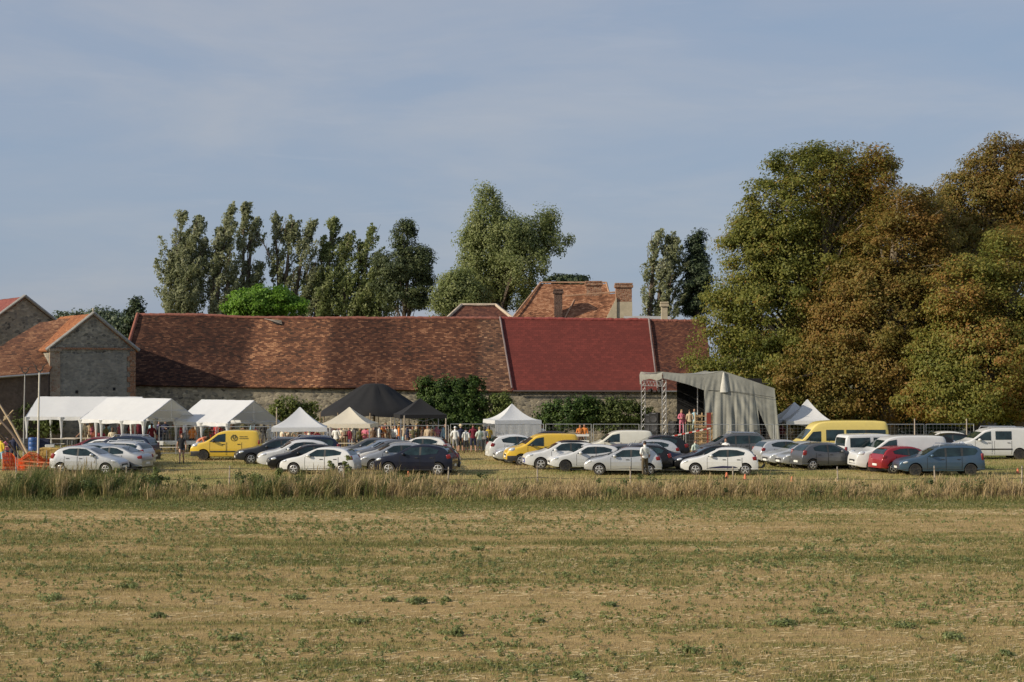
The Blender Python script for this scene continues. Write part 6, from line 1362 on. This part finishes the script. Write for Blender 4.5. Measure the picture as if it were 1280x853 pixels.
FL = [([(198, 108.2), (345, 108.4)], 'before the white tents', 'left'), ([(470, 110.2), (562, 110.6)], 'before the black tents', 'mid'), ([(562, 113.6), (800, 113.2)], 'before the hedge', ''), ([(800, 113.0), (968, 112.6)], 'before the stage', ''), ([(968, 112.6), (1218, 113.5)], 'under the chestnuts', '')]
ORD = ['first', 'second', 'third', 'fourth', 'fifth', 'sixth', 'seventh', 'eighth']
for (a, b), wh, _ in FL:
    xa, xb = X(a[0], a[1]), X(b[0], b[1]); n = max(1, round((xb - xa) / 3.5))
    for i in range(n):
        f0, f1 = i / n, (i + 1) / n; fence_panel(xa + (xb - xa) * f0 + .03, a[1] + (b[1] - a[1]) * f0, xa + (xb - xa) * f1 - .03, a[1] + (b[1] - a[1]) * f1, 1.85, f'grey wire fence panel {wh}, {ORD[i]} from the left of that stretch')
POSTW = pm('weathered wood post', (.38, .32, .25), .9, var=.25, scale=6)
def post(name, px, Y, h_, r, label, group, mat=POSTW, lean=0.0):
    t = empty(name, (X(px, Y), Y, .012), 0, label, 'post', group)
    bm = NB(); tube(bm, [(0, 0, -.1), (lean * .5, 0, h_ * .5), (lean, .02, h_)], [r * 1.1, r, r * .9], 7); obj('shaft', bm, mat, t, 60)
    bm = NB(); tube(bm, [(lean - .001, .02, h_), (lean, .02, h_ + .04)], [r * .92, r * .6], 7); obj('post_cap', bm, pm('grey cap', (.25, .24, .22), .8), t, 60)
for px, Y, h_, lb in ((489, 110.0, 2.35, 'pale post at the fence in front of the big black tent'), (505.5, 110.0, 2.5, 'pale post at the fence left of the black gazebo'), (557.5, 110.4, 2.3, 'pale post at the fence right of the black gazebo'), (1143, 112.9, 2.2, 'grey fence post over the white panel van roof'), (1208, 112.9, 2.2, 'grey fence post over the combi van bonnet'), (346, 111, 3.0, 'thin tall post beside the yellow green bush')):
    post('fence_post', px, Y, h_, .045, lb, 'posts of the festival fence')
# stock fence along the verge
st_px = [(22, 'by the orange netting'), (158, 'in front of the silver saloon'), (287, 'alone in the gap right of the walking woman'), (430, 'in the weeds before the white hatchback'), (560, 'right below the navy crossover tail'), (672, 'in the dry grass below the white hatchback with black wheels'), (788, 'below the silver hatchback'), (916, 'below the white hatchback with tow rack'), (1047, 'below the white minibus'), (1168, 'below the steel blue estate'), (1276, 'at the right picture edge')]
YF = 77.4; tops = []
for px, wh in st_px:
    h_ = random.uniform(.98, 1.1); post('fence_stake', px, YF, h_, .035, 'slim wooden fence stake ' + wh, 'stakes of the wire fence', lean=random.uniform(-.04, .04)); tops.append((X(px, YF), h_))
DW = pm('dark wire', (.05, .048, .045), .6)
for k, (dz, lb) in enumerate(((-.08, 'upper dark wire strung between the stakes above the tall grass'), (-.52, 'lower dark wire strung between the stakes in the tall grass'))):
    bm = NB(); pts = []
    xs = [(-31, 1.0)] + tops + [(31, 1.0)]
    for (a, h0), (b, h1) in zip(xs, xs[1:]):
        for t in range(6): f = t / 6; pts.append((a + (b - a) * f, YF - .045, .012 + (h0 + (h1 - h0) * f) + dz - .06 * math.sin(math.pi * f)))
    tube(bm, pts, .011, 4); tag(obj('fence_wire', bm, DW), lb, 'wire', 'wires of the stock fence')
# small orange marker cones
ORM = pm('orange plastic', (.60, .17, .07), .6)
for px, gy, lb in ((510.5, 596, 'small orange marker cone before the navy crossover door'), (908, 597.5, 'small orange marker cone before the white hatchback sill'), (931, 600, 'small orange marker cone before the rear wheel of the white hatchback'), (989.5, 603, 'small orange marker cone alone on the grass right of the tow rack'), (1271.5, 592, 'small orange marker cone below the combi van rear wheel')):
    Y = gY(gy); t = empty('marker_cone', (X(px, Y), Y, .012), random.random(), lb, 'cone', 'small orange marker cones')
    bm = NB(); lathe(bm, [(.10, .03), (.085, .05), (.04, .27), (.03, .28), (.001, .28)], 12); obj('cone', bm, ORM, t, 50)
    bm = NB(); bx(bm, (.23, .23, .03), (0, 0, .015), bev=.01); obj('base', bm, ORM, t)
    bm = NB(); lathe(bm, [(.068, .13), (.056, .19)], 12); obj('band', bm, pm('pale band', (.7, .6, .55), .5), t, 50)
# trestle tables and benches under the tents
TOPM = pm('pale table top', (.58, .52, .43), .6, var=.1); CLOTH = pm('white table cloth', (.70, .70, .68), .8, var=.05)
def table(px, Y, rz, label, white=True):
    t = empty('trestle_table', (X(px, Y), Y, .012), R(rz), label, 'table', 'trestle tables under the tents')
    bm = NB(); bx(bm, (2.2, .7, .04), (0, 0, .75), bev=.01); obj('table_top', bm, CLOTH if white else TOPM, t)
    if white:
        bm = NB(); bx(bm, (2.22, .015, .22), (0, -.36, .65)); obj('cloth_drop', bm, CLOTH, t)
    for sx in (-.8, .8):
        for s in (-1, 1): bm = NB(); tube(bm, [(sx, s * .28, 0), (sx, s * .2, .73)], .02, 5); obj('leg', bm, GALV, t)
def bench(px, Y, rz, label):
    t = empty('bench', (X(px, Y), Y, .012), R(rz), label, 'bench', 'benches under the tents')
    bm = NB(); bx(bm, (2.2, .26, .04), (0, 0, .46), bev=.01); obj('seat', bm, TOPM, t)
    for sx in (-.8, .8):
        for s in (-1, 1): bm = NB(); tube(bm, [(sx, s * .1, 0), (sx, s * .08, .44)], .018, 5); obj('leg', bm, GALV, t)
for a in ((78, 116.2, -6, 'white topped trestle table under the left end of the long tent', False), (100, 117.4, -6, 'pale trestle table under the middle of the long tent', False), (145, 115.6, 0, 'white topped table below the middle tent, left half', True), (185, 111.6, 0, 'white topped table below the middle tent gable', True), (208, 112.2, 0, 'white topped table behind the walking woman', True), (245, 112.2, 0, 'white topped table beside the person raising an arm', True), (300, 112.2, 0, 'white topped table under the right tent gable', True), (527, 112.8, 4, 'white bar table under the black gazebo', True), (376, 105.4, 0, 'wooden table under the bright white gazebo', False), (432, 109, 0, 'wooden table under the cream gazebo', False)): table(*a)
for a in ((150, 114.3, 0, 'wooden bench in front of the middle tent, left one'), (205, 109.6, 0, 'wooden bench in front of the middle tent, right one'), (62, 115.0, -6, 'wooden bench at the left end of the long tent')): bench(*a)
# things under the left tent
t = empty('blue_barrel', (X(41.5, 114), 114, .012), 0, 'blue plastic barrel beside the left tent leg', 'barrel')
bm = NB(); lathe(bm, [(.24, 0), (.29, .05), (.30, .3), (.285, .32), (.30, .34), (.30, .6), (.285, .62), (.30, .64), (.29, .88), (.25, .93), (.24, .9), (.001, .9)], 18); obj('drum', bm, pm('blue plastic', (.035, .10, .30), .45), t, 40)
bm = NB(); lathe(bm, [(.06, .90), (.06, .94), (.001, .94)], 8, loc=(.1, 0, 0)); obj('bung', bm, TRIM, t)
t = empty('cool_box', (X(63, 114), 114, .012), R(10), 'white cool box on the ground under the long tent', 'cool box')
bm = NB(); bx(bm, (.6, .4, .36), (0, 0, .18), bev=.03); obj('box', bm, CLOTH, t)
bm = NB(); bx(bm, (.62, .42, .07), (0, 0, .40), bev=.02); obj('lid', bm, CLOTH, t)
bm = NB(); tube(bm, [(-.32, 0, .3), (-.32, -.1, .45), (.32, -.1, .45), (.32, 0, .3)], .014, 5); obj('handle', bm, GALV, t)
for px, Y, c, lb in ((54, 114.5, 'navy', 'dark blue crate stack beside the white cool box'), (33, 115, 'dgrey', 'dark grey crate stack left of the blue barrel')):
    t = empty('crate', (X(px, Y), Y, .012), R(5), lb, 'crate', 'dark crates under the long tent')
    bm = NB()
    for k in range(4): bx(bm, (.9, .03, .16), (0, -.30, .1 + k * .2)); bx(bm, (.9, .03, .16), (0, .30, .1 + k * .2)); bx(bm, (.03, .56, .16), (-.435, 0, .1 + k * .2)); bx(bm, (.03, .56, .16), (.435, 0, .1 + k * .2))
    bx(bm, (.84, .54, .72), (0, 0, .38)); obj('crate_body', bm, cm(c), t)
    bm = NB(); bx(bm, (.95, .66, .03), (0, 0, .80)); obj('lid', bm, cm(c), t)
# straw stack
STRAW = pm('straw', (.42, .28, .09), .95, var=.35, scale=14)
for k, (px, gy, dz, lb) in enumerate(((55, 581, 0, 'straw bale at the bottom left of the small stack behind the orange netting'), (68, 581.5, 0, 'straw bale at the bottom right of the small stack behind the orange netting'), (56, 581, .48, 'straw bale on top left of the small stack behind the orange netting'), (67.5, 581.5, .48, 'straw bale on top right of the small stack behind the orange netting'))):
    Y = gY(gy); bm = NB(); bx(bm, (.66, 1.0, .48), (0, 0, .24), bev=.05, seg=2)
    bmesh.ops.subdivide_edges(bm, edges=bm.edges[:], cuts=2, use_grid_fill=True)
    for v in bm.verts: v.co += Vector((random.uniform(-.02, .02),) * 3)
    t = empty('straw_bale', (X(px, Y), Y + .5, .012 + dz), R(random.uniform(-5, 5)), lb, 'bale', 'straw bales'); obj('straw', bm, STRAW, t)
    bm = NB()
    for s in (-.18, .18): tube(bm, [(s, -.52, .02), (s, -.52, .47), (s, .52, .47), (s, .52, .02)], .008, 4)
    obj('twine', bm, pm('orange twine', (.5, .25, .08), .8), t)
# orange netting on its stakes
Y = gY(589); t = empty('safety_netting', (X(30, Y), Y, .012), 0, 'crumpled orange safety netting round the wooden poles', 'netting')
bm = NB(); nx, nz = 50, 11; x0, x1 = X(4, Y) - X(30, Y), X(61, Y) - X(30, Y)
def npt(i, j):
    u, v = i / nx, j / nz; return Vector((x0 + (x1 - x0) * u, .35 * math.sin(u * 9) + .10 * math.sin(u * 31 + v * 4), .05 + v * (.88 + .10 * math.sin(u * 12) - .22 * math.sin(u * 5) ** 2)))
for i in range(nx + 1): tube(bm, [npt(i, j) for j in range(nz + 1)], .018, 3, cap=False)
for j in range(nz + 1): tube(bm, [npt(i, j) for i in range(nx + 1)], .022 if j % 3 else .04, 3, cap=False)
obj('net', bm, pm('orange netting', (.80, .14, .03), .6, var=.1, trans=.25), t)
for k in range(4):
    bm = NB(); p = npt(int(nx * (.05 + .3 * k)), 0); tube(bm, [(p.x, p.y, 0), (p.x, p.y, 1.1)], .02, 5); obj('stake', bm, GALV, t)
t2 = empty('barrier_tape', (X(48, Y - 1), Y - 1, .012), 0, 'orange barrier tape slung low between the netting and the silver hatchback', 'tape')
for k, (z0, z1) in enumerate(((.62, .50), (.38, .35))):
    bm = NB(); pts = [(-1.2 + i * .42, .05 * math.sin(i), z0 + (z1 - z0) * i / 8 - .05 * math.sin(i / 8 * math.pi)) for i in range(9)]
    for a, b in zip(pts, pts[1:]): poly(bm, [(a[0], a[1], a[2] - .035), (b[0], b[1], b[2] - .035), (b[0], b[1], b[2] + .035), (a[0], a[1], a[2] + .035)])
    obj('tape', bm, ORM, t2)
bm = NB(); tube(bm, [(-1.2, .02, 0), (-1.2, .02, .8)], .025, 5); obj('stake', bm, GALV, t2)
bm = NB(); tube(bm, [(2.2, .02, 0), (2.2, .02, .6)], .025, 5); obj('stake', bm, GALV, t2)
# leaning wooden poles (a rough tripod) and two tall masts topped with branches
POLEM = pm('bare wood pole', (.42, .32, .20), .85, var=.2, scale=5); POLED = pm('dark wood pole', (.12, .09, .07), .9, var=.2, scale=5)
Yp = 93.0
tp = empty('pole_tripod', (X(20, Yp), Yp, .012), 0, 'rough lashed tripod of leaning wooden poles at the left edge', 'wooden frame')
op = Vector((X(20, Yp), Yp, 0))
def pp(px, py, Y): return Vector((X(px, Y), Y, Z(py, Y))) - op
for a, b, r, m in ((pp(37, 571, Yp - .6), pp(-6, 497, Yp + .5), .075, POLEM), (pp(33, 566, Yp), pp(-4, 520, Yp + .6), .10, POLED), (pp(-12, 545, Yp + 1.0), pp(17, 513, Yp + .2), .055, POLEM), (pp(-8, 533, Yp + .9), pp(30, 578, Yp + 2), .07, POLED)):
    bm = NB(); tube(bm, [a, a.lerp(b, .5) + Vector((.04, 0, .05)), b], [r, r * .85, r * .6], 7); obj('pole', bm, m, tp, 60)
bm = NB(); c = pp(9, 522, Yp + .3)
for k in range(4): lathe(bm, [(.16, -.02), (.18, 0), (.16, .02)], 8, loc=c + Vector((0, 0, k * .05 - .1)))
obj('rope_lashing', bm, pm('rope', (.4, .33, .22), .9), tp)
def mast(px, gy, pyt, r, mat, label):
    Y = gY(gy); zt_ = Z(pyt, Y); t = empty('branch_mast', (X(px, Y), Y, .012), 0, label, 'mast', 'tall masts topped with branches')
    bm = NB(); tube(bm, [(0, 0, -.2), (.02, 0, zt_ * .5), (.06, .0, zt_)], [r, r * .9, r * .7], 8); obj('shaft', bm, mat, t, 60)
    bm = NB()
    for s in (-1, 1):
        tube(bm, [(.06, 0, zt_), (.06 + s * .16, .02, zt_ + .16), (.06 + s * .22, 0, zt_ + .36), (.06 + s * .38, .03, zt_ + .50)], [.05, .04, .03, .012], 5); tube(bm, [(.06 + s * .20, 0, zt_ + .28), (.06 + s * .10, 0, zt_ + .44)], [.025, .01], 5)
    obj('branches', bm, pm('dark branch', (.05, .045, .04), .9), t, 60)
mast(30, 575, 468, .045, pm('grey pole', (.36, .35, .33), .7, var=.15), 'tall thin grey mast topped with a dark branch, left one')
mast(48, 588, 466, .06, pm('pale pole', (.62, .58, .50), .7, var=.12), 'tall pale mast topped with a dark branch, right one by the orange netting')
# barrier tape towards the stage and a heap of props
t = empty('barrier_board', (X(712, 112), 112, .012), 0, 'white boarded barrier behind the persons in orange', 'barrier')
bm = NB(); bx(bm, (2.6, .03, .14), (0, 0, 1.15)); bx(bm, (2.6, .03, .14), (0, 0, .75)); obj('board', bm, CLOTH, t)
for s in (-1, 1): bm = NB(); bx(bm, (.06, .06, 1.3), (s * 1.1, .05, .65)); obj('post', bm, GALV, t)
t = empty('red_white_tape', (X(860, 111.5), 111.5, .012), 0, 'red and white barrier tape before the stage deck', 'tape')
bm = NB()
for i in range(12):
    a = (-1.4 + i * .24, 0, 1.0 + i * .05); b = (-1.4 + (i + 1) * .24, 0, 1.0 + (i + 1) * .05); poly(bm, [(a[0], 0, a[2]), (b[0], 0, b[2]), (b[0], 0, b[2] + .09), (a[0], 0, a[2] + .09)], i % 2)
obj('tape', bm, [pm('red tape', (.5, .04, .03), .5), CLOTH], t)
for s, h_ in ((-1.4, 1.1), (1.48, 1.7)): bm = NB(); tube(bm, [(s, .02, 0), (s, .02, h_)], .025, 5); obj('stake', bm, GALV, t)

# ================================================================ weeds one can point at
WEED = leafmat('weed leaves', [(0, (.12, .15, .045)), (.5, (.20, .235, .075)), (1, (.31, .32, .13))], .35)
FWEED = leafmat('grey green weed leaves', [(0, (.14, .175, .065)), (.5, (.225, .265, .10)), (1, (.34, .36, .16))], .4)
STEM = pm('green stem', (.10, .13, .04), .8, var=.2)
def weed(name, px, gy, h_, r, n, label, leaf=.11, group=None, mat=WEED, Y=None, ncl=14, cat='weed'):
    Y = Y or gY(gy); t = empty(name, (X(px, Y), Y, .012), random.random() * 6, label, cat, group)
    C = []
    bm = NB()
    for k in range(ncl):
        a = rng.random() * 6.283; f = rng.random() ** .7; q = np.array([math.cos(a) * r * f * .8, math.sin(a) * r * f * .8, h_ * (.15 + .8 * (1 - f * .6) * rng.random())]); C.append(q)
        tube(bm, [(0, 0, -.02), (q[0] * .4, q[1] * .4, q[2] * .6), tuple(q)], [.008, .006, .003], 4)
    obj('stem', bm, STEM, t)
    V, F, T = clumps(np.array(C), np.full(ncl, max(.05, r * .38)), n, leaf, None, .6); V[:, 2] = np.maximum(V[:, 2], .01)
    link('leaves', np_mesh(V, F, T), mat, t)
GW = 'weeds standing out on the field'
for a in ((572, 795, .24, .17, 26, 'round green weed, most upright one in the lower middle of the field'), (518, 754, .18, .32, 26, 'wide low patch of green weed left of the round upright weed'), (487, 752, .12, .20, 18, 'low weed left beside the wide weed patch'), (557, 752, .16, .12, 16, 'small upright weed above the round green weed'), (443, 779, .13, .26, 20, 'blue green low weed in the lower left middle'), (372, 748, .12, .34, 20, 'spreading low weed left of the middle'), (65, 750, .14, .42, 22, 'broad spreading weed at the far left of the field'), (596, 688, .18, .28, 20, 'grey green weed by the far middle of the field'), (977, 781, .14, .36, 24, 'low wide weed in the right part of the field'), (1024, 766, .10, .3, 18, 'pale spreading weed right of the low wide weed'), (1190, 800, .18, .34, 24, 'large leafy weed at the lower right'), (1255, 820, .16, .18, 20, 'compact weed by the right edge'), (197, 772, .10, .25, 16, 'low weed in the lower left of the field'), (865, 816, .13, .30, 20, 'ragged weed low on the right of centre'), (672, 778, .15, .14, 14, 'small tuft of weed in the bottom centre'), (1128, 783, .10, .28, 16, 'flat weed between the large leafy weed and the pale spreading one'), (655, 692, .14, .10, 10, 'tiny dark weed high in the field centre'), (1047, 678, .16, .18, 12, 'tiny weed high in the field, right of centre'), (160, 735, .12, .3, 16, 'thin weed patch in the left middle of the field'), (720, 848, .12, .2, 16, 'weed at the very bottom edge right of centre'), (290, 800, .09, .3, 16, 'flat weed in the lower left, right of the bare patch'), (760, 640 + 118, .12, .2, 14, 'grey leafed thistle right of centre')):
    weed('field_weed', *a, leaf=.07, group=GW, mat=FWEED)
# small weeds nobody could count
x, y = scatter(40000, -22, 22, 27.5, 70.5); pr = np.clip((fbm(x * .12 + 5, y * .35 + 9, 3) - .40) * 4, .05, 1) * np.interp(y, [28, 55, 70], [.55, .6, .35]); k = rng.random(len(x)) < pr; x, y = x[k], y[k]
C = np.stack([x, y, np.full(len(x), .05)], 1); V, F, T = clumps(C, rng.uniform(.03, .11, len(x)), 12, .05, None, .6); V[:, 2] = np.maximum(V[:, 2], .012)
tag(link('field_weeds', np_mesh(V, F, T), WEED), 'countless small green weeds sprinkled over the field', 'weeds', kind='stuff')
for px, Yw, h_, r, lb in ((414, 78.5, 1.75, .34, 'tall leafy thistle before the white hatchback tail'), (433, 79.5, 2.05, .30, 'taller thin weed touching the black windscreen of the white hatchback'), (146, 75.8, 1.15, .45, 'dark green leafy weed before the front silver hatchback'), (196, 76, 1.2, .4, 'green weed at the right end of the far left cars'), (320, 75.5, 1.15, .6, 'dark green weed clump below the black hatchback'), (350, 75.8, 1.1, .5, 'dark green weed clump below the front white hatchback bonnet'), (60, 75.5, 1.2, .6, 'dark green weed clump before the orange netting'), (25, 75, 1.1, .5, 'dark green weed clump at the left edge'), (500, 75.5, .95, .5, 'green weed clump below the navy crossover front')):
    weed('verge_weed', px, 0, h_, r, 60, lb, .10, 'tall weeds in the verge', Y=Yw, ncl=26)

# dark broad leaved weeds mixed into the verge
x, y = scatter(1000, -30, 30, YV0 + .4, YV1 + .5); px_ = x * FPX / y + 640
k = rng.random(len(x)) < np.interp(px_, [0, 190, 205, 285, 305, 390, 400, 530, 545, 1280], [.95, .85, .12, .10, .8, .7, .5, .5, .12, .08]); x, y = x[k], y[k]
C = np.stack([x, y, rng.uniform(.15, .80, len(x))], 1); V, F, T = clumps(C, rng.uniform(.12, .34, len(x)), 70, .085, None, .9); V[:, 2] = np.maximum(V[:, 2], .012)
tag(link('verge_weeds', np_mesh(V, F, T), leafmat('dark weed leaves', [(0, (.045, .065, .02)), (.5, (.085, .12, .035)), (1, (.17, .20, .07))], .3)), 'mass of dark broad leaved weeds mixed into the tall grass strip', 'weeds', kind='stuff')

# upright small thistles strewn over the field
x, y = scatter(4300, -24, 24, 27.5, 70); pr = np.clip((fbm(x * .10 + 25, y * .22 + 9, 3) - .42) * 5, .06, 1); k = rng.random(len(x)) < pr; x, y = x[k], y[k]
C = np.repeat(np.stack([x, y, 0 * x], 1), 4, 0); C += rng.normal(0, .05, C.shape); C[:, 2] = rng.uniform(.04, .22, len(C)) * np.repeat(rng.uniform(.4, 1.1, len(x)), 4)
V, F, T = clumps(C, np.full(len(C), .055), 10, .055, None, .8); V[:, 2] = np.maximum(V[:, 2], .012)
tag(link('field_thistles', np_mesh(V, F, T), FWEED), 'countless small upright grey green thistles strewn over the field', 'weeds', kind='stuff')
# bleached straw left lying on the field
x, y = scatter(34000, -24, 24, 27, 70.5); k = rng.random(len(x)) < np.clip((fbm(x * .06 + 55, y * .7, 4) - .40) * 4, .05, 1); x, y = x[k], y[k]; n = len(x)
an = rng.normal(0, .6, n); l = rng.uniform(.04, .14, n); d = np.stack([np.cos(an) * l, np.sin(an) * l, rng.uniform(0, .03, n)], 1); w_ = np.stack([-np.sin(an) * .006, np.cos(an) * .006, 0 * an + .004], 1); P = np.stack([x, y, np.full(n, .022)], 1)
V = np.stack([P - d - w_, P + d - w_, P + d + w_, P - d + w_], 1).reshape(-1, 3); V[:, 2] = np.maximum(V[:, 2], .014)
tag(link('straw', np_mesh(V, np.arange(n * 4).reshape(n, 4), np.zeros(n * 4)), pm('bleached straw', (.56, .45, .26), .8, var=.3, scale=8)), 'bleached straw scraps lying over the field', 'straw', kind='stuff')
